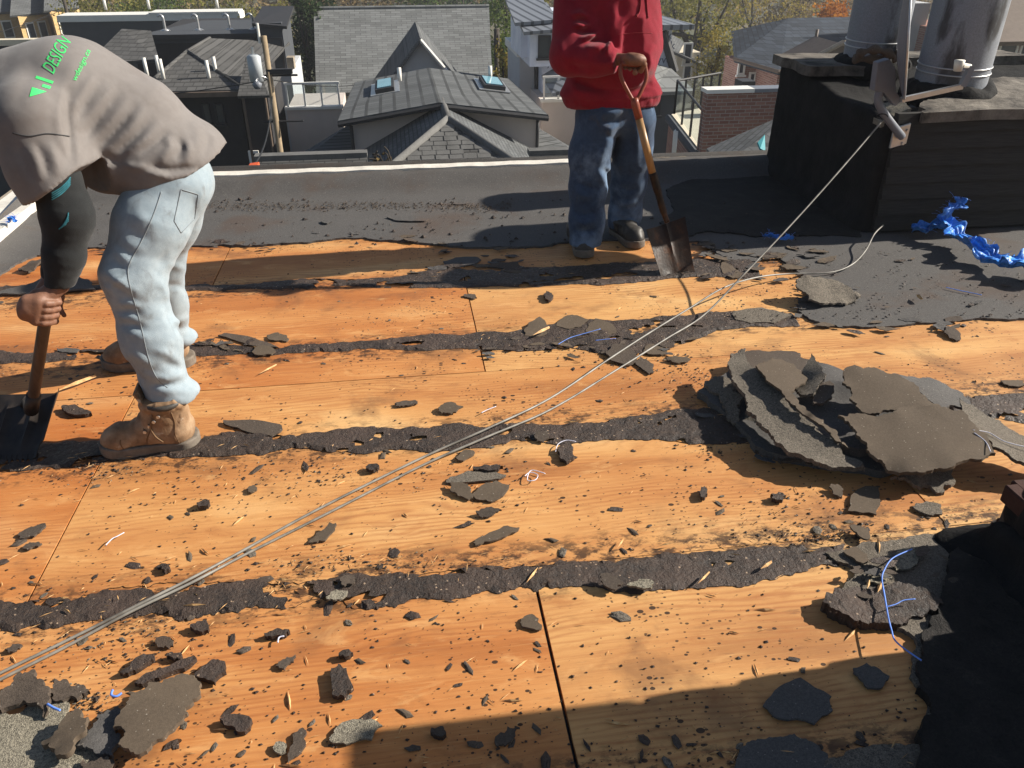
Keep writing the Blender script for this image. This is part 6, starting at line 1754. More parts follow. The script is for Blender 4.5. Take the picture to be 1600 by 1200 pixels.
# ---------------- central grey house
def central_house():
    Yw = 21.0
    pk = gy(692,161,Yw); lw = gy(550,244,Yw); rw = gy(838,235,Yw)
    h = thing('house', (pk.x, 22, GZ), 'grey shingled house with two skylights directly beyond the roof edge', 'house')
    zp = pk.z; sl = (zp-lw.z)/(pk.x-lw.x); sr = (zp-rw.z)/(rw.x-pk.x); s = (sl+sr)/2
    hip = gz(700,186,zp)
    ze = zp-3.4; dx = (zp-ze)/s
    hs = dx*0.93
    A = Vector((pk.x-dx, hip.y-hs, ze)); B = Vector((pk.x+dx, hip.y-hs, ze)); Cl = Vector((pk.x-dx, Yw+3, ze)); Cr = Vector((pk.x+dx, Yw+3, ze)); R1 = Vector((pk.x, Yw+0.3, zp)); H = Vector((pk.x, hip.y, zp))
    roofp(h, 'roof_slope', 'sh_side', [A, H, R1, Vector((pk.x, Yw+3, zp)), Cl])
    roofp(h, 'roof_slope', 'sh_side', [B, Cr, Vector((pk.x, Yw+3, zp)), R1, H])
    fr = roofp(h, 'hip_face', 'sh_brown', [A, B, H])
    # individual shingle tabs on the hip face
    u = (B-A).normalized(); v = (H-(A+B)/2).normalized(); n = u.cross(v).normalized()
    if n.z < 0: n = -n
    tab = MB().obox((0,0,0), (0.155,0,0), (0,0.085,0), (0,0,0.006)).mesh(); tab.name = 'shingle'; tab.materials.append(MAT['sh_piece'])
    M3 = Matrix((u, v, n)).transposed()
    L = (H-(A+B)/2).length; k = 0; cnt = 0
    while k*0.145 < L-0.3:
        yy = L-0.2-k*0.145; half = ((B-A).length/2)*(1-yy/L)-0.02
        if L-yy > 3.2: break
        x = -half+0.16+(0.1 if k % 2 else 0.0)
        while x < half-0.1:
            if random.random() < 0.96:
                c = (A+B)/2+u*x+v*yy+n*(0.006+0.005*random.random())
                o = bpy.data.objects.new('shingle', tab); COL.objects.link(o); o.parent = h; o.matrix_parent_inverse = WORLD_INV[h.name]
                q = (M3.to_4x4() @ Matrix.Rotation(-0.06, 4, 'X')).to_euler(); o.location = c; o.rotation_euler = q; o.scale = (random.uniform(0.9,1.0),1,1); cnt += 1
            x += 0.315
        k += 1
    for a, b in ((H, A), (H, B), (H, R1)):
        MB().tube([a+Vector((0,0,0.01)), b+Vector((0,0,0.01))], 0.085, 8).build('ridge_cap', MAT['sh_piece'], h, True)
    # wide low gable behind with its taupe wall
    fl, ap, frr = gy(527,187,Yw-0.45), gy(686,160,Yw-0.45), gy(857,181,Yw-0.45)
    bl, ba, br = gz(541,128,fl.z), gz(672,107,ap.z), gz(815,122,frr.z)
    yb = (bl.y+ba.y+br.y)/3
    mx = ap.x; zl = (fl.z+frr.z)/2
    P = lambda x, y, z: Vector((x, y, z))
    FL, AP, FR = P(fl.x, Yw-0.45, zl), P(mx, Yw-0.45, ap.z), P(frr.x, Yw-0.45, zl)
    BL, BA, BR = P(fl.x+0.25, yb, zl), P(mx, yb, ap.z), P(frr.x-0.3, yb, zl)
    ro = roofp(h, 'upper_roof', 'sh_side', [FL, AP, BA, BL], 0.16); ro2 = roofp(h, 'upper_roof', 'sh_side', [AP, FR, BR, BA], 0.16)
    MB().tube([FL-Vector((0,0,0.1)), AP-Vector((0,0,0.1))], 0.07, 6).tube([AP-Vector((0,0,0.1)), FR-Vector((0,0,0.1))], 0.07, 6).build('barge_board', MAT['trim_dark'], h)
    xl, xr = gy(548,200,Yw).x, gy(840,200,Yw).x
    wz = lambda x: zl+(ap.z-zl)*(1-abs(x-mx)/((frr.x-fl.x)/2))-0.17
    w = MB(); w.add([(xl,Yw,GZ),(xr,Yw,GZ),(xr,Yw,wz(xr)),(mx,Yw,wz(mx)),(xl,Yw,wz(xl)),(xl,yb-0.3,GZ),(xr,yb-0.3,GZ),(xr,yb-0.3,wz(xr)),(mx,yb-0.3,wz(mx)),(xl,yb-0.3,wz(xl))],
        [(0,1,2,3,4),(9,8,7,6,5),(0,5,6,1),(1,6,7,2),(4,9,5,0),(2,7,8,3),(3,8,9,4)])
    w.build('wall', MAT['stucco_beige'], h)
    for x in (xl+0.02, xr-0.02):
        MB().tube([(x,Yw-0.12,zl-0.2),(x,Yw-0.1,zl-0.5),(x,Yw-0.08,zl-1.9),(x+0.15,Yw-0.25,zl-2.0)], 0.045, 8).build('downspout', MAT['trim_dark'], h, True)
    # skylights and vents
    def sky(px, py, w, d, plane):
        f = FL if plane == 0 else AP; g = AP if plane == 0 else FR
        # point on plane under the pixel
        e1 = (g-f); e2 = P(0,1,0); nn = e1.cross(e2).normalized(); dd = ray(px, py)
        t = (f-EYE).dot(nn)/dd.dot(nn); c = EYE+dd*t
        e1 = e1.normalized(); nn = nn if nn.z > 0 else -nn
        k = MB().obox(c+nn*0.06, e1*w, e2*d, nn*0.07).build('skylight', MAT['trim_dark'], h)
        MB().obox(c+nn*0.145, e1*(w-0.07), e2*(d-0.12), nn*0.012).build('pane', MAT['skylight'], k)
        MB().obox(c+nn*0.012, e1*(w+0.14), e2*(d+0.14), nn*0.012).build('flashing', MAT['galv'], k)
        return c, nn
    c1, _ = sky(602,138,0.26,0.75,0); c2, _ = sky(768,134,0.30,0.75,1)
    for c, dxx in ((c1,0.42),(c2,0.05)):
        b = c+P(dxx,0.75,0.0); MB().tube([b, b+P(0,0,0.42)], 0.06, 10).build('vent_pipe', MAT['white'], h, True)
    # lower side roofs and terraces with glass railings
    roofp(h, 'side_roof', 'sh_side', [gy(552,190,22.5), gy(446,255,22.5), gy(430,280,20.5), gy(552,280,20.5)])
    roofp(h, 'side_roof', 'sh_side', [gy(838,198,22.5), gy(838,262,20.3), gy(960,275,20.3), gy(930,252,22.5)])
    for a, b, t, yy in ((448,534,172,25.5), (848,920,160,25.5)):
        x0, x1, zt = gy(a,t,yy).x, gy(b,t,yy).x, gy(a,t,yy).z
        hbox(h, 'terrace_wall', 'stucco_beige', x0, x1, yy, yy+2.6, GZ, zt)
        hbox(h, 'coping', 'white', x0-0.05, x1+0.05, yy-0.06, yy+0.2, zt+0.002, zt+0.08)
        hr = 0.62
        for xx in np.linspace(x0+0.05, x1-0.05, 4):
            hbox(h, 'railing_post', 'white', xx-0.025, xx+0.025, yy+0.06, yy+0.11, zt+0.082, zt+0.08+hr)
        hbox(h, 'top_rail', 'white', x0, x1, yy+0.05, yy+0.12, zt+0.08+hr+0.002, zt+0.14+hr)
        hbox(h, 'glass_panel', 'clear', x0+0.05, x1-0.05, yy+0.08, yy+0.09, zt+0.1, zt+0.07+hr)
    # base storey hidden below the eaves
    hbox(h, 'wall', 'stucco_beige', A.x+0.4, B.x-0.4, A.y+0.4, Yw-0.01, GZ, ze-0.05)
central_house()

def low_roof(label, px0, px1, py0, py1, y):
    a, b = gy(px0,py0,y), gy(px1,py0,y); z1 = a.z
    o = thing('garage', ((a.x+b.x)/2, y, GZ), label, 'garage')
    MB().box(a.x, b.x, y+0.15, y+0.34, GZ, z1-0.02).build('wall', MAT['stucco_beige'], o)
    roofp(o, 'roof', 'sh_brown', [(a.x-0.1,y+0.1,z1),(b.x+0.1,y+0.1,z1),(b.x+0.1,y-0.6,z1-0.45),(a.x-0.1,y-0.6,z1-0.45)], 0.06)
    MB().box(a.x-0.1, b.x+0.1, y+0.1, y+0.35, z1-0.01, z1+0.09).build('ridge_cap', MAT['sh_piece'], o)
low_roof('low shingled garage parapet left of the central house', 405, 566, 254, 264, 15.5)
low_roof('low shingled garage parapet right of the central house', 836, 930, 245, 255, 15.5)

# ---------------- big pale roof behind
def big_roof():
    yr = 44.0; r0, r1 = gy(490,13,yr), gy(764,12,yr); z = r0.z
    ye = 39.5; e0, e1 = gy(494,146,ye), gy(770,146,ye); ze = e0.z
    h = thing('house', ((r0.x+r1.x)/2, 43, GZ), 'house under a very large pale grey shingle roof', 'house')
    roofp(h, 'roof_slope', 'sh_grey', [(r0.x,yr,z),(r1.x,yr,z),(e1.x,ye,ze),(e0.x,ye,ze)], 0.2)
    roofp(h, 'roof_slope', 'sh_grey', [(r0.x,yr+0.01,z),(r1.x,yr+0.01,z),(r1.x,yr+4.5,ze),(r0.x,yr+4.5,ze)], 0.2)
    hbox(h, 'wall', 'stucco_cream', r0.x+0.3, r1.x-0.3, ye+0.5, yr+4, GZ, ze-0.15)
    MB().tube([(r0.x,yr,z),(r1.x,yr,z)], 0.09, 6).build('ridge_cap', MAT['sh_grey'], h)
big_roof()
def small_gable():
    y = 31.0; a, l, r = gy(656,58,y), gy(580,122,y), gy(702,112,y); yb = 36.0
    zl = min(l.z, r.z); w = max(a.x-l.x, r.x-a.x)
    h = thing('house', (a.x, 33, GZ), 'narrow house with steep gable rising in front of the large pale roof', 'house')
    sl = (a.z-r.z)/(r.x-a.x)
    for s in (-1, 1):
        roofp(h, 'roof_slope', 'sh_front', [(a.x,y-0.3,a.z),(a.x,yb,a.z),(a.x+s*2.6,yb,a.z-2.6*sl),(a.x+s*2.6,y-0.3,a.z-2.6*sl)], 0.1)
        MB().tube([(a.x,y-0.33,a.z-0.05),(a.x+s*2.6,y-0.33,a.z-0.05-2.6*sl)], 0.07, 6).build('barge_board', MAT['white' if s > 0 else 'sh_front'], h)
    wv = [(a.x-2.3,y,GZ),(a.x+2.3,y,GZ),(a.x+2.3,y,a.z-2.3*sl-0.12),(a.x,y,a.z-0.12),(a.x-2.3,y,a.z-2.3*sl-0.12)]
    MB().slab(wv[::-1], 0.3, (0,4.5,0)).build('wall', MAT['wall_pale'], h)
    win(h, a.x-0.55, a.x+0.5, a.z-2.1, a.z-1.55, y)
small_gable()

# ---------------- left group
def gooseneck_building():
    y = 33.0; fl, fr = gy(205,58,y), gy(396,53,y); yb = 41.0; z = (fl.z+fr.z)/2
    h = thing('house', ((fl.x+fr.x)/2, 37, GZ), 'black mansard house with four bright gooseneck vents on its roof', 'house')
    hb = gy(300,30,yb).z
    roofp(h, 'roof', 'stucco_char', [(fl.x,y,z),(fr.x,y,z),(fr.x-0.3,yb,hb),(fl.x+1.2,yb,hb)], 0.25)
    MB().box(fl.x-0.1, fr.x+0.1, y-0.12, y-0.02, z-0.12, z+0.05).build('gutter', MAT['trim_dark'], h)
    MB().add([(fl.x+0.1,y+0.05,z-0.2),(fr.x-0.1,y+0.05,z-0.2),(fr.x+0.6,y-0.1,z-3.6),(fl.x-0.3,y-0.1,z-3.6),(fl.x+0.1,yb,z-0.2),(fr.x-0.1,yb,z-0.2),(fr.x+0.6,yb,z-3.6),(fl.x-0.3,yb,z-3.6)],
             [(3,2,1,0),(4,5,6,7),(1,2,6,5),(3,0,4,7),(0,1,5,4),(2,3,7,6)]).build('mansard_wall', MAT['stucco_dark'], h)
    hbox(h, 'wall', 'stucco_dark', fl.x-0.2, fr.x+0.5, y, yb, GZ, z-3.62)
    for px in (0.16, 0.45, 0.72, 0.93):
        x = fl.x+(fr.x-fl.x)*px; yy = y+2.2; zz = z+(hb-z)*2.2/(yb-y)
        g = MB().tube([(x,yy,zz),(x,yy,zz+0.06)], [0.2,0.09], 12).tube(spline([(x,yy,zz),(x,yy,zz+0.42),(x-0.03,yy,zz+0.52),(x-0.11,yy,zz+0.56),(x-0.2,yy,zz+0.5)], 4), 0.048, 10)
        g.build('gooseneck_vent', MAT['galv'], h, True)
    # dormer block at its right end
    d0, d1 = gy(404,36,y-0.5), gy(440,40,y-0.5); zt = d0.z
    hbox(h, 'dormer', 'stucco_char', d0.x, d1.x, y-0.5, y+2.5, zt-2.2, zt)
    roofp(h, 'dormer_roof', 'trim_dark', [(d0.x-0.2,y-0.7,zt+0.02),(d1.x+0.2,y-0.7,zt-0.1),(d1.x+0.2,y+2.5,zt+0.3),(d0.x-0.2,y+2.5,zt+0.3)], 0.1)
    win(h, d0.x+0.15, d0.x+0.75, zt-1.6, zt-0.5, y-0.5, 'trim_dark')
    p0, p1 = gy(430,112,y-1), gy(454,110,y-1)
    hbox(h, 'end_wall', 'wall_pale', p0.x, p1.x, y-1, y+3, GZ, p0.z)
    hbox(h, 'copper_cap', 'wood_grey', d1.x-0.1, d1.x+0.25, y-0.4, y+0.1, zt-1.6, zt-1.2)
gooseneck_building()
def hip_house():
    y = 24.0; e0, e1 = gy(216,143,y), gy(384,141,y); z = (e0.z+e1.z)/2
    h = thing('house', ((e0.x+e1.x)/2, 27, GZ), 'dark hipped house behind the bending man, white vents on its roof', 'house')
    p0, p1 = gy(293,80,27.4), gy(306,70,29.0); zp = p0.z
    A, B = Vector((e0.x,y,z)), Vector((e1.x,y,z)); P0, P1 = Vector((p0.x,27.4,zp)), Vector((p0.x+0.1,30.5,zp))
    Cc, D = Vector((e1.x+0.2,34,z)), Vector((e0.x,34,z))
    roofp(h, 'roof_slope', 'sh_brown', [A,B,P0]); roofp(h, 'roof_slope', 'sh_brown', [B,Cc,P1,P0]); roofp(h, 'roof_slope', 'sh_brown', [A,P0,P1,D]); roofp(h, 'roof_slope', 'sh_brown', [D,P1,Cc])
    for a, b in ((P0,A),(P0,B),(P0,P1)): MB().tube([a,b], 0.06, 6).build('ridge_cap', MAT['sh_brown'], h, True)
    MB().box(e0.x-0.05,e1.x+0.08,y-0.1,y+0.02,z-0.16,z-0.03).build('gutter', MAT['trim_brown'], h)
    hbox(h, 'wall', 'stucco_dark', e0.x+0.3, e1.x-0.25, y+0.35, 33.6, GZ, z-0.14)
    for a, b in ((314,332),(334,353)):
        w0, w1 = gy(a,162,y+0.35), gy(b,193,y+0.35); win(h, w0.x, w1.x, w1.z, w0.z, y+0.35, 'trim_dark', fw=0.04)
    w0, w1 = gy(392,228,y+0.3), gy(415,275,y+0.3); win(h, w0.x, w1.x, w1.z, w0.z, y-0.25, 'white')
    # bay with small hipped roof on the right
    b0, b1 = gy(371,150,y-0.5), gy(421,150,y-0.5); zb = b0.z; mxx = gy(388,129,y+1).x
    roofp(h, 'bay_roof', 'sh_brown', [(b0.x,y-0.5,zb),(b1.x,y-0.5,zb),(mxx+0.2,y+1.2,zb+0.75),(mxx,y+1.2,zb+0.75)], 0.08)
    roofp(h, 'bay_roof', 'sh_brown', [(b1.x,y-0.5,zb),(b1.x,y+3,zb),(mxx+0.2,y+1.2,zb+0.75)], 0.08)
    hbox(h, 'bay_wall', 'stucco_dark', b0.x+0.1, b1.x-0.1, y-0.2, y+3, GZ, zb-0.1)
    for x in (b0.x+0.1, b1.x-0.15): MB().tube([(x,y-0.3,zb-0.1),(x,y-0.3,zb-3.5)], 0.04, 6).build('downspout', MAT['trim_brown'], h)
    for px, py, yy in ((325,112,25.0),(336,106,25.6),(228,108,25.2),(247,104,25.6),(253,110,25.0)):
        vent(h, px, py, yy, 0.3, 0.05)
hip_house()
def flat_white():
    y = 50.0; a, b = gy(92,25,y), gy(372,23,y); z = a.z
    h = thing('building', ((a.x+b.x)/2, 54, GZ), 'long dark flat roofed building with white parapet at upper left', 'building')
    hbox(h, 'wall', 'stucco_char', a.x, b.x, y, y+1.5, GZ, z-0.3)
    hbox(h, 'parapet', 'white', a.x-0.1, b.x+0.1, y-0.1, y+1.6, z-0.298, z+0.02)
    hbox(h, 'step', 'white', a.x+0.5*(b.x-a.x), b.x+0.05, y-0.14, y+1.5, z+0.022, z+0.12)
    for t in (0.2, 0.45, 0.85): MB().tube([(a.x+(b.x-a.x)*t,y+2,z+0.1),(a.x+(b.x-a.x)*t,y+2,z+0.9)], 0.08, 8).build('vent_pipe', MAT['white'], h, True)
flat_white()
def yellow_row():
    y = 66.0
    h = thing('row_house', (gy(50,30,y).x, y+3, GZ), 'yellow brick row houses with slate roofs in the top left corner', 'house')
    # bays turned towards the sun: faces run from near-left to far-right
    for k, (px0, px1, pyt) in enumerate(((-60, 10, 24), (22, 50, 26), (70, 95, 20))):
        a, b = gy(px0,pyt,y-1.5*0), gy(px1,pyt,y)
        z = a.z; w = b.x-a.x
        A, B = Vector((a.x,y+k*0.6,0)), Vector((b.x,y+2.2+k*0.6,0))
        MB().add([(A.x,A.y,GZ),(B.x,B.y,GZ),(B.x,B.y,z),(A.x,A.y,z),(A.x-1.5,A.y+5,GZ),(B.x-1.5,B.y+5,GZ),(B.x-1.5,B.y+5,z),(A.x-1.5,A.y+5,z)],
                 [(0,1,2,3),(1,5,6,2),(3,2,6,7),(4,0,3,7),(5,4,7,6)]).build('wall', MAT['brick_yellow'], h)
        roofp(h, 'roof_slope', 'sh_front', [(A.x-0.3,A.y-0.5,z+0.05),(B.x+0.3,B.y-0.3,z+0.05),(B.x-0.6,B.y+3,z+1.9),(A.x-0.9,A.y+3,z+1.9)], 0.15)
        d = (B-A); 
        for t in (0.3, 0.72):
            c = A+d*t; u = d.normalized(); nrm = Vector((u.y,-u.x,0))
            if nrm.y > 0: nrm = -nrm
            ww = 0.35
            f = MB().obox(Vector((c.x,c.y,z-1.1))+nrm*0.03, u*ww, nrm*0.04, Vector((0,0,0.6))).build('window', MAT['white'], h)
            MB().obox(Vector((c.x,c.y,z-1.1))+nrm*0.075, u*(ww-0.08), nrm*0.01, Vector((0,0,0.5))).build('pane', MAT['glass'], f)
yellow_row()
def left_flat():
    y = 30.0; a, b = gy(-60,50,y), gy(72,70,y); z = b.z
    h = thing('building', (a.x+1, 33, GZ), 'grey building with pale roof edge behind the bending man\'s shoulder', 'building')
    hbox(h, 'wall', 'stucco_char', a.x-2, b.x, y, y+1.2, GZ, z)
    hbox(h, 'coping', 'stucco_cream', a.x-2.1, b.x+0.1, y-0.1, y+0.3, z+0.002, z+0.18)
    roofp(h, 'roof', 'sh_brown', [(a.x-2,y-4,z-1.2),(b.x-0.2,y-4,z-1.4),(b.x-0.9,y-0.1,z-0.1),(a.x-2,y-0.1,z+0.0)], 0.1)
    roofp(h, 'side_roof', 'sh_brown', [gy(135,100,27),gy(190,45,31),gy(236,48,31),gy(248,92,27)], 0.1)
left_flat()

# ---------------- utility pole, transformer, street lamp and wires
def utility_pole():
    y = 19.0; t, b = gy(412,56,y), gy(440,256,y)
    o = thing('utility_pole', (t.x, y, GZ), 'wooden utility pole with grey transformer beside the dark hipped house', 'utility pole')
    MB().tube([(t.x,y,GZ),(t.x,y,t.z)], [0.085,0.06], 12).build('post', MAT['pole'], o, True)
    c = gy(404,106,y); 
    MB().tube([(c.x-0.06,y-0.05,c.z-0.26),(c.x-0.06,y-0.05,c.z+0.24),(c.x-0.06,y-0.05,c.z+0.28)], [0.15,0.15,0.09], 16).build('transformer', MAT['transformer'], o, True)
    MB().tube([(c.x-0.06,y-0.05,c.z+0.28),(c.x-0.06,y-0.05,c.z+0.42)], 0.03, 8).build('bushing', MAT['white'], o)
    MB().tube([(t.x-0.1,y,t.z-0.15),(t.x-0.1,y,t.z+0.25)], 0.03, 8).build('insulator', MAT['white'], o)
    l = gy(404,128,y)
    MB().tube(spline([(t.x,y,l.z+0.02),(t.x-0.12,y-0.1,l.z+0.12),(t.x-0.26,y-0.2,l.z+0.08),(l.x,y-0.25,l.z)], 4), 0.022, 8).build('lamp_arm', MAT['galv'], o, True)
    MB().tube([(l.x,y-0.25,l.z+0.06),(l.x,y-0.25,l.z),(l.x,y-0.25,l.z-0.1)], [0.03,0.11,0.06], 12).build('lamp_head', MAT['dish'], o, True)
    MB().box(t.x-0.05,t.x+0.5,y-0.06,y+0.06,gy(412,112,y).z-0.05,gy(412,112,y).z+0.05).build('crossarm', MAT['trim_dark'], o)
    for zz in (190, 118): MB().tube([(t.x-0.3,y,gy(430,zz,y).z),(t.x+0.6,y,gy(430,zz,y).z)], 0.025, 6).build('bracket', MAT['trim_dark'], o)
    top = Vector((t.x,y,t.z-0.5))
    def wire(label, a, b, sag, r=0.012):
        P = [a+(b-a)*k/16-Vector((0,0,sag*4*(k/16)*(1-k/16))) for k in range(17)]
        setp(MB().tube(P, r, 5).build('overhead_wire', MAT['wire'], None, True), label, 'wire')
    q = Vector((t.x,y,gy(416,124,y).z))
    wire('overhead wire running left from the pole over the hipped roof', q, Vector(gy(-60,150,24)), 0.25)
    wire('overhead wire running right from the pole to the pale roof', q, Vector(gy(560,132,30)), 0.1)
    wire('drooping black service wire from the pole to the roof edge', Vector((t.x,y,gy(420,150,y).z)), Vector(gy(350,272,8.5)), 0.5, 0.014)
    wire('thin wire in front of the yellow row houses', Vector(gy(-40,60,40)), Vector(gy(100,14,55)), 0.1)
utility_pole()
def dark_pole(px, y, py0, label, r=0.12):
    t = gy(px,py0,y); o = setp(MB().tube([(t.x,y,GZ),(t.x,y,t.z)], r, 10).build('utility_pole', MAT['bark'], None, True), label, 'utility pole')
dark_pole(776, 36, 45, 'dark bare utility pole right of the large pale roof')
dark_pole(92, 56, -30, 'dark utility pole beside the yellow row houses', 0.1)

# ---------------- house in building wrap behind the man in red
def wrap_house():
    y = 27.0
    h = thing('house', (gy(940,80,y).x, 30, GZ), 'unfinished house in printed white building wrap behind the man in red', 'house')
    a, b = gy(848,92,y), gy(1046,92,y); zt = gy(900,40,y).z; zb = gy(900,128,y).z
    hbox(h, 'wall', 'wrap', a.x, b.x, y, y+6, zb-1.5, zt)
    # sloping mansard cheeks in dark metal
    for s, x0, x1 in ((-1, 848, 868), (1, 1036, 1054)):
        p0, p1 = gy(x0,100,y-0.15), gy(x1,52,y-0.15)
        q0, q1 = (p0, p1) if s < 0 else (gy(x1,112,y-0.15), gy(x0,50,y-0.15))
        MB().tube([q0, q1], 0.14, 6).build('corner_trim', MAT['trim_dark'], h)
    roofp(h, 'roof', 'seam', [(a.x-0.6,y-0.4,zt+0.02),(b.x+0.6,y-0.4,zt+0.02),(b.x-0.5,y+2,zt+0.25),(a.x+0.5,y+2,zt+0.25)], 0.15)
    # two dormers at the left, with metal roofs
    for k, (px, py) in enumerate(((832,30),(846,44))):
        d = gy(px,py,y-0.4-0.5*k); w = 0.55
        hbox(h, 'dormer', 'wrap', d.x-0.35, d.x+0.5, y-0.4-0.5*k, y+2, d.z-1.1, d.z-0.02)
        roofp(h, 'dormer_roof', 'seam', [(d.x-0.6,y-0.8-0.5*k,d.z-0.05),(d.x+0.6,y-0.8-0.5*k,d.z+0.02),(d.x+0.6,y+1.6,d.z+0.5),(d.x-0.6,y+1.6,d.z+0.45)], 0.1)
        win(h, d.x-0.1, d.x+0.3, d.z-0.85, d.z-0.2, y-0.4-0.5*k, 'trim_dark', fw=0.05)
    # lower metal roofs either side
    roofp(h, 'lower_roof', 'seam', [gy(846,118,y-0.2), gy(880,98,y-0.2), gy(892,138,y-2.2), gy(862,146,y-2.2)], 0.1)
    roofp(h, 'lower_roof', 'sh_grey', [gy(1020,98,y-0.2), gy(1048,106,y-0.2), gy(1086,142,y-3.2), gy(1016,144,y-3.2)], 0.1)
    p0, p1 = gy(812,76,y+1), gy(846,80,y+1)
    hbox(h, 'side_wall', 'wall_pale', p0.x, p1.x, y+1, y+4, GZ, p0.z-0.25); hbox(h, 'side_cap', 'white', p0.x-0.1, p1.x, y+0.9, y+4, p0.z-0.248, p0.z)
    for px in (838, 846): MB().tube([gy(px,95,y+0.8), gy(px,142,y+0.8)], 0.07, 6).build('downspout', MAT['trim_dark'], h)
    hbox(h, 'wall', 'stucco_char', gy(1008,150,y-3).x, gy(1056,150,y-3).x, y-3, y-0.01, GZ, gy(1020,144,y-3.0).z-0.1)
    w0, w1 = gy(1020,155,y-3), gy(1030,180,y-3); win(h, w0.x, w1.x, w1.z, w0.z, y-3, 'trim_dark')
    hbox(h, 'wall', 'wall_pale', a.x+0.3, b.x-0.3, y+0.4, y+5.6, GZ, zb-1.502)
    for px, py in ((858,78),(866,97),(1030,56),(1037,94),(1035,72)):
        me = text_mesh('Tyvek', 0.36)
        c = gy(px,py,y-0.03)
        for v in me.vertices: v.co = Vector((c.x-0.45+v.co.x, c.y, c.z-0.1+v.co.y))
        obj('wrap_lettering', me, MAT['wrap_print'], h)
    hbox(h, 'roof_unit', 'stucco_char', gy(846,16,y+8).x, gy(870,16,y+8).x, y+8, y+9, zt-0.5, gy(846,16,y+8).z)
wrap_house()
# cream house, slate house, brick terrace
def cream_house():
    y = 40.0; a, b = gy(1060,72,y), gy(1094,90,y)
    h = thing('house', (a.x, y+2, GZ), 'small cream rendered house under the gnarled autumn tree', 'house')
    hbox(h, 'wall', 'stucco_cream', a.x, b.x, y, y+4, GZ, a.z-0.3)
    roofp(h, 'roof', 'sh_front', [(a.x-0.3,y-0.3,a.z-0.2),(b.x+0.3,y-0.3,a.z-0.9),(b.x+0.3,y+4,a.z-0.2),(a.x-0.3,y+4,a.z+0.6)], 0.12)
    for py in (84, 107): w0 = gy(1075,py,y); win(h, w0.x-0.25, w0.x+0.2, w0.z-0.5, w0.z+0.5, y)
    MB().tube([gy(1091,86,y-0.1), gy(1089,130,y-0.1)], 0.06, 6).build('downspout', MAT['trim_dark'], h)
cream_house()
def slate_house():
    y = 30.0; pk = gy(1232,28,34.0); e0, e1 = gy(1147,92,y), gy(1213,125,y-2.5); z0 = gy(1147,92,y).z
    h = thing('house', (pk.x, 33, GZ), 'brick house with slate blue roof left of the flues', 'house')
    r2 = gy(1318,58,34.0)
    E0 = Vector((e0.x, y, z0)); E1 = Vector((gy(1215,118,y-2).x, y-2, z0-0.15)); E2 = Vector((gy(1400,118,y-2).x, y-2, z0-0.15))
    R0 = Vector((pk.x, 34, pk.z)); R1 = Vector((gy(1420,60,34).x, 34, pk.z))
    roofp(h, 'roof_slope', 'sh_blue', [E0, E1, R0]); roofp(h, 'roof_slope', 'sh_blue', [E1, E2, R1, R0])
    roofp(h, 'roof_slope', 'sh_blue', [E0, R0, R1, Vector((R1.x,38,z0)), Vector((e0.x+3.0,38,z0))])
    MB().tube([E0, E1, E2], 0.07, 6).build('gutter', MAT['trim_brown'], h)
    hbox(h, 'wall', 'brick_wall', E0.x+0.25, E2.x, y+0.1, y+1.5, GZ, z0-0.1)
    hbox(h, 'wall', 'brick_wall', E1.x+0.1, E2.x, y-1.8, y+0.09, GZ, z0-0.2)
    for px, py in ((1158,106),(1174,128)): w0 = gy(px,py,y+0.05); win(h, w0.x-0.12, w0.x+0.16, w0.z-0.25, w0.z+0.35, y+0.09)
    hbox(h, 'pale_door', 'wall_pale', gy(1192,122,y).x, gy(1206,122,y).x, y-0.1, y+0.05, GZ, gy(1192,118,y).z)
    for px, py in ((1187,90),(1273,70)): vent(h, px, py, 31.5, 0.55, 0.06, 'trim_brown')
    g = gy(1318,66,y-2.4)
    for s in (-1, 1): MB().tube([(g.x,y-2.4,g.z),(g.x+s*1.7,y-2.4,g.z-0.85)], 0.09, 6).build('gable_trim', MAT['wood_grey'], h)
    MB().slab([(g.x,y-2.3,g.z-0.05),(g.x-1.6,y-2.3,g.z-0.85),(g.x+1.6,y-2.3,g.z-0.85)], 0.2, (0,2,0)).build('gable', MAT['trim_brown'], h)
slate_house()
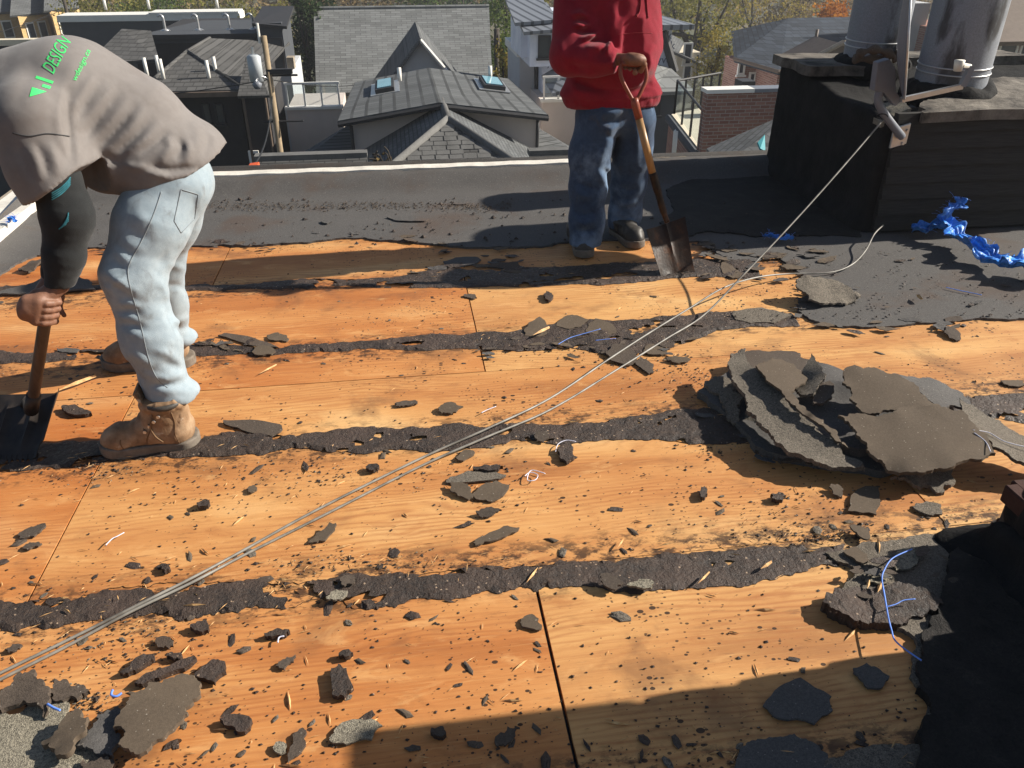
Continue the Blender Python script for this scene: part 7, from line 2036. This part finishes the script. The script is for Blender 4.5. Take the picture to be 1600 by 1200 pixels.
def brick_terrace():
    y = 17.0
    h = thing('building', (gy(1150,200,y).x, y+1.5, GZ), 'red brick building with glass railed roof terrace left of the chimney', 'building')
    tl, tr = gy(1107,140,y), gy(1260,139,y)
    zt = tl.z; zd = gy(1103,238,y).z
    hbox(h, 'parapet', 'brick_wall', tl.x, tr.x, y, y+0.3, GZ, zt-0.08)
    hbox(h, 'coping', 'white', tl.x-0.04, gy(1178,140,y).x, y-0.05, y+0.35, zt-0.078, zt)
    hbox(h, 'coping', 'dish', gy(1178,140,y).x+0.004, tr.x+0.02, y-0.05, y+0.35, zt-0.078, zt-0.004)
    bk = gz(1049,178,zd)
    zf = zd
    D = [Vector((tl.x+0.02,y+0.05,zf)), Vector((tr.x,y+0.3,zf)), Vector((tr.x,bk.y+1.0,zf)), Vector((bk.x,bk.y,zf))]
    roofp(h, 'terrace_floor', 'stucco_cream', D, 0.2)
    MB().slab([D[3]-Vector((0.05,0,0.2)), D[0]-Vector((0.05,0,0.2)), D[0]-Vector((0.05,0,-GZ+zf-0.3)), D[3]-Vector((0.05,0,-GZ+zf-0.3))], 0.3, (0.3,0.1,0)).build('wall', MAT['brick_wall'], h)
    MB().tube([D[3]-Vector((0.08,0,0.1)), D[0]-Vector((0.08,0.05,0.1))], 0.1, 6).build('cornice', MAT['stucco_char'], h)
    MB().tube([gy(1061,160,y+0.2)+Vector((0,0,-0.6)), gy(1056,205,y+0.2), gy(1052,250,y+0.2)], 0.05, 8).build('conduit', MAT['white'], h, True)
    hr = gy(1055,126,bk.y).z-zf
    def rail(a, b, n):
        for k in range(n+1):
            c = a+(b-a)*k/n; MB().box(c.x-0.022,c.x+0.022,c.y-0.022,c.y+0.022,zf,zf+hr).build('railing_post', MAT['trim_dark'], h)
        for k in range(n):
            p, q = a+(b-a)*(k+0.04)/n, a+(b-a)*(k+0.96)/n
            MB().add([(p.x,p.y,zf+0.08),(q.x,q.y,zf+0.08),(q.x,q.y,zf+hr-0.06),(p.x,p.y,zf+hr-0.06),(p.x,p.y+0.012,zf+0.08),(q.x,q.y+0.012,zf+0.08),(q.x,q.y+0.012,zf+hr-0.06),(p.x,p.y+0.012,zf+hr-0.06)],[(0,1,2,3),(7,6,5,4),(0,4,5,1),(3,2,6,7),(0,3,7,4),(1,5,6,2)]).build('glass_panel', MAT['clear'], h)
        MB().tube([a+Vector((0,0,hr)), b+Vector((0,0,hr))], 0.03, 8).build('top_rail', MAT['trim_dark'], h)
    L0 = D[0]+Vector((0.0,0.15,0)); L1 = D[3]+Vector((0.08,0,0)); L2 = Vector((tr.x, bk.y+1.0, zf))
    rail(L1, L0, 3); rail(L1, L2, 5)
    hbox(h, 'patio_chair', 'trim_dark', gy(1148,128,bk.y).x, gy(1168,128,bk.y).x, bk.y-0.5, bk.y, zf, zf+0.85)
    # low dark roof in front, with a teal sheet at its end
    roofp(h, 'lean_to_roof', 'sh_front', [gy(1104,232,15.5), gy(1270,160,16.9), gy(1300,250,13.0), gy(1128,258,13.0)], 0.1)
    roofp(h, 'teal_sheet', 'teal_sheet', [gy(1184,222,12.6), gy(1195,210,12.8), gy(1196,236,12.4), gy(1188,232,12.4)], 0.03)
brick_terrace()
def right_house():
    y = 26.0; a = gy(1535,60,y); b = gy(1760,60,y); z = gy(1560,62,y).z
    h = thing('house', (b.x-2, y+3, GZ), 'brown house partly hidden behind the right flue', 'house')
    hbox(h, 'wall', 'brick_wall', a.x+0.4, b.x, y, y+6, GZ, z)
    roofp(h, 'roof', 'trim_brown', [(a.x,y-0.5,z),(b.x,y-0.5,z),(b.x,y+4,z+2.4),(a.x+0.5,y+4,z+2.4)], 0.15)
    for px in (1572, 1605): w0 = gy(px,85,y); win(h, w0.x-0.35, w0.x+0.35, w0.z-0.6, w0.z+0.4, y)
    hbox(h, 'porch_rail', 'white', gy(1550,116,y-0.5).x, b.x, y-0.6, y-0.5, gy(1550,118,y-0.5).z, gy(1550,114,y-0.5).z)
    k = gy(1425,20,y+4); hbox(h, 'pale_gable', 'wall_pale', k.x-0.6, gy(1448,20,y+4).x+0.2, y+4.2, y+6, GZ, gy(1425,6,y+4).z)
right_house()

# ---------------- small things just beyond the rim
o = gy(393,263,6.6)
setp(MB().slab([gy(383,266,6.6), gy(404,266,6.6), gy(402,258,6.6), gy(388,260,6.6)], 0.1, (0,0.1,0)).build('orange_cloth', MAT['orange']), 'small orange cloth beyond the roof edge below the pole', 'cloth')
rg = random.Random(9)
pl = thing('dead_plant', gy(600,262,6.4), 'withered climbing plant poking over the far roof edge', 'plant')
for i in range(12):
    b = gy(580+rg.uniform(0,40),270,6.4); t = b+Vector((rg.uniform(-.12,.12),rg.uniform(-.05,.05),rg.uniform(0.05,0.2)))
    MB().tube(spline([b-Vector((0,0,0.4)), (b+t)/2+Vector((rg.uniform(-.03,.03),0,0)), t], 3), 0.006, 5).build('stem', MAT['bark'], pl)
    for j in range(3):
        c = b+(t-b)*rg.random(); u = Vector((rg.uniform(-1,1),rg.uniform(-1,1),rg.uniform(-1,1))).normalized()*0.03; w = u.orthogonal().normalized()*0.014
        MB().add([c, c+u*0.5+w, c+u, c+u*0.5-w], [(0,1,2,3)]).build('leaf', MAT['leaf_brown'], pl)
vp = gy(648,262,6.3)
setp(MB().tube([vp-Vector((0,0,0.8)), vp+Vector((0,0,0.02))], 0.018, 10).build('vent_pipe', MAT['white'], None, True), 'short white pipe end showing over the far roof edge', 'pipe')

# ---------------- trees
def tree(label, px, y, top_py, w_px, leaf, n=1700, seed=0, crown=0.62, leaf_s=0.2, dense=38, z_base=GZ, limbs=9, trunk=0.22, name='tree', lean=0.0):
    rg = np.random.default_rng(seed+1000); r2 = random.Random(seed)
    t = gy(px, top_py, y); x = t.x; zt = t.z; depth = y/math.cos(YAW)
    R = w_px/2/FOC*depth*0.95; H = zt-z_base
    cz = zt-H*crown/2; rz = H*crown/2
    o = thing(name, (x, y, z_base), label, 'tree', 'trees of the neighbourhood')
    C = []
    while len(C) < dense:
        q = rg.uniform(-1, 1, 3)
        if 0.25 < np.linalg.norm(q) < 1: C.append(q)
    C = np.array(C)*np.array([R, R, rz])+np.array([x+lean, y, cz])
    m = n//dense; P = (C[:, None, :]+rg.normal(0, 1, (dense, m, 3))*np.array([R, R, rz*0.55])*0.17).reshape(-1, 3)
    k = len(P); s = leaf_s*rg.uniform(0.6, 1.35, (k, 1))
    a = rg.normal(0, 1, (k, 3)); a /= np.linalg.norm(a, axis=1, keepdims=True)
    b = np.cross(a, rg.normal(0, 1, (k, 3))); b /= np.linalg.norm(b, axis=1, keepdims=True)
    V = np.stack([P-a*s*0.5, P+b*s*0.3, P+a*s*0.5, P-b*s*0.3], 1).reshape(-1, 3)
    me = bpy.data.meshes.new('crown'); me.vertices.add(len(V)); me.vertices.foreach_set('co', V.ravel())
    me.loops.add(4*k); me.polygons.add(k); me.loops.foreach_set('vertex_index', np.arange(4*k)); me.polygons.foreach_set('loop_start', np.arange(0, 4*k, 4)); me.polygons.foreach_set('loop_total', np.full(k, 4)); me.update()
    obj('crown', me, MAT[leaf], o)
    tb = MB(); zc = cz-rz*0.3
    trunk_pts = spline([(x,y,z_base),(x+r2.uniform(-.2,.2)+lean*0.3,y,(z_base+zc)/2),(x+lean*0.8,y,zc),(x+lean+r2.uniform(-.3,.3),y,cz+rz*0.6)], 4)
    tb.tube(trunk_pts, [trunk*(1-0.85*i/(len(trunk_pts)-1)) for i in range(len(trunk_pts))], 8)
    tb.build('trunk', MAT['bark'], o, True)
    for i in range(limbs):
        e = Vector(C[i % dense]); st = Vector(trunk_pts[r2.randrange(len(trunk_pts)//2, len(trunk_pts)-2)]); md = (st+e)/2+Vector((r2.uniform(-.3,.3),0,r2.uniform(0,.5)))
        MB().tube(spline([st, md, e], 3), [trunk*0.42*(1-0.8*j/6) for j in range(7)], 6).build('limb', MAT['bark'], o, True)
TR = [
 ('olive tree behind the left end of the white parapet', 150, 62, -40, 130, 'leaf_olive'),
 ('green tree behind the white parapet, second from left', 235, 66, -30, 120, 'leaf_green'),
 ('olive tree behind the middle of the white parapet', 320, 63, -50, 130, 'leaf_olive'),
 ('yellowing tree right of the gooseneck roof', 418, 50, -20, 80, 'leaf_olive'),
 ('dark evergreen left of the large pale roof', 462, 44, -60, 60, 'leaf_dark'),
 ('dark evergreen touching the large pale roof', 486, 48, -70, 60, 'leaf_dark'),
 ('brown tree behind the left half of the large pale roof', 540, 78, -80, 140, 'leaf_brown'),
 ('green tree behind the middle of the large pale roof', 640, 82, -90, 150, 'leaf_green'),
 ('dark tree behind the right half of the large pale roof', 720, 76, -90, 140, 'leaf_dark'),
 ('green tree right of the large pale roof', 792, 50, -60, 80, 'leaf_green'),
 ('olive tree left of the wrapped house', 826, 56, -50, 80, 'leaf_olive'),
 ('brown tree far behind the wrapped house', 900, 84, -90, 150, 'leaf_brown'),
 ('olive tree right of the man in red\'s shoulder', 1030, 70, -80, 130, 'leaf_olive'),
 ('gnarled old tree with dark limbs above the cream house', 1100, 46, -70, 150, 'leaf_olive'),
 ('yellow green tree in front of the cream house', 1122, 36, 46, 62, 'leaf_yellow'),
 ('yellowing tree behind the slate blue roof', 1190, 64, -80, 150, 'leaf_yellow'),
 ('bare brown tree behind the ridge of the slate roof', 1260, 72, -80, 130, 'leaf_brown'),
 ('bright orange tree left of the flues', 1300, 46, -6, 70, 'leaf_orange'),
 ('brown tree between the two flues', 1420, 66, -70, 140, 'leaf_brown'),
 ('golden shrub right of the right flue', 1560, 20, 42, 58, 'leaf_yellow'),
 ('orange brown tree at the top right corner', 1585, 33, -80, 110, 'leaf_orange'),
 ('sparse brown tree right of the right flue', 1545, 40, -60, 90, 'leaf_brown'),
 ('far olive tree above the yellow row houses', 60, 95, -60, 110, 'leaf_olive'),
]
for i, tdef in enumerate(TR):
    lab, px, y, tp, w, lf = tdef
    near = y < 40
    tree(lab, px, y, tp, w, lf, 3600 if tp < 0 else 2000, i, 0.85 if tp < 0 else 0.6, (0.12 if near else 0.2) if y < 70 else 0.3, 46 if 'brown' not in lf else 34, limbs=14 if 'gnarled' in lab else 8, trunk=0.4 if 'gnarled' in lab else 0.2)
tree('yellow bush beside the dark utility pole', 784, 33, 72, 38, 'leaf_yellow', 1200, 60, 0.55, 0.13, 24)
# far woods that read as one mass
def woods():
    rg = np.random.default_rng(5); k = 60000
    ang = rg.uniform(-0.62, 0.62, k); r = rg.uniform(105, 330, k)
    P = np.c_[r*np.sin(ang+YAW), r*np.cos(ang+YAW), -9+rg.uniform(0, 1, k)**0.7*(7+3*np.sin(r*0.11+ang*30)*np.cos(ang*47))]
    keep = ~((P[:,0] < -50) & (P[:,1] < 330) & (P[:,1] > 100) & (P[:,0] > -150)); P = P[keep]; k = len(P)
    s = rg.uniform(0.5, 1.5, (k,1)); a = rg.normal(0,1,(k,3)); a /= np.linalg.norm(a,axis=1,keepdims=True); b = np.cross(a, rg.normal(0,1,(k,3))); b /= np.linalg.norm(b,axis=1,keepdims=True)
    V = np.stack([P-a*s*0.5, P+b*s*0.35, P+a*s*0.5, P-b*s*0.35], 1).reshape(-1,3)
    me = bpy.data.meshes.new('far_woods'); me.vertices.add(len(V)); me.vertices.foreach_set('co', V.ravel())
    me.loops.add(4*k); me.polygons.add(k); me.loops.foreach_set('vertex_index', np.arange(4*k)); me.polygons.foreach_set('loop_start', np.arange(0,4*k,4)); me.polygons.foreach_set('loop_total', np.full(k,4)); me.update()
    setp(obj('far_woods', me, MAT['leaf_brown'], recenter=False), 'autumn woods filling the distance', 'woods', kind='stuff')
woods()

# ------------------------------------------------------------------ thin haze volume added to imitate a veil of lens glare
hz = bpy.data.materials.new('haze'); hz.use_nodes = True
ht_ = hz.node_tree; ht_.nodes.remove(ht_.nodes['Principled BSDF'])
pv = ht_.nodes.new('ShaderNodeVolumePrincipled')
pv.inputs['Color'].default_value = (0.93, 0.95, 1.0, 1); pv.inputs['Density'].default_value = 0.0010; pv.inputs['Anisotropy'].default_value = 0.35
ht_.links.new(pv.outputs[0], ht_.nodes['Material Output'].inputs['Volume'])
hb = MB().box(-480, 480, -70, 900, -14, 24).build('haze', hz)
setp(hb, 'thin added haze imitating lens glare over the neighbourhood', 'haze', kind='stuff')
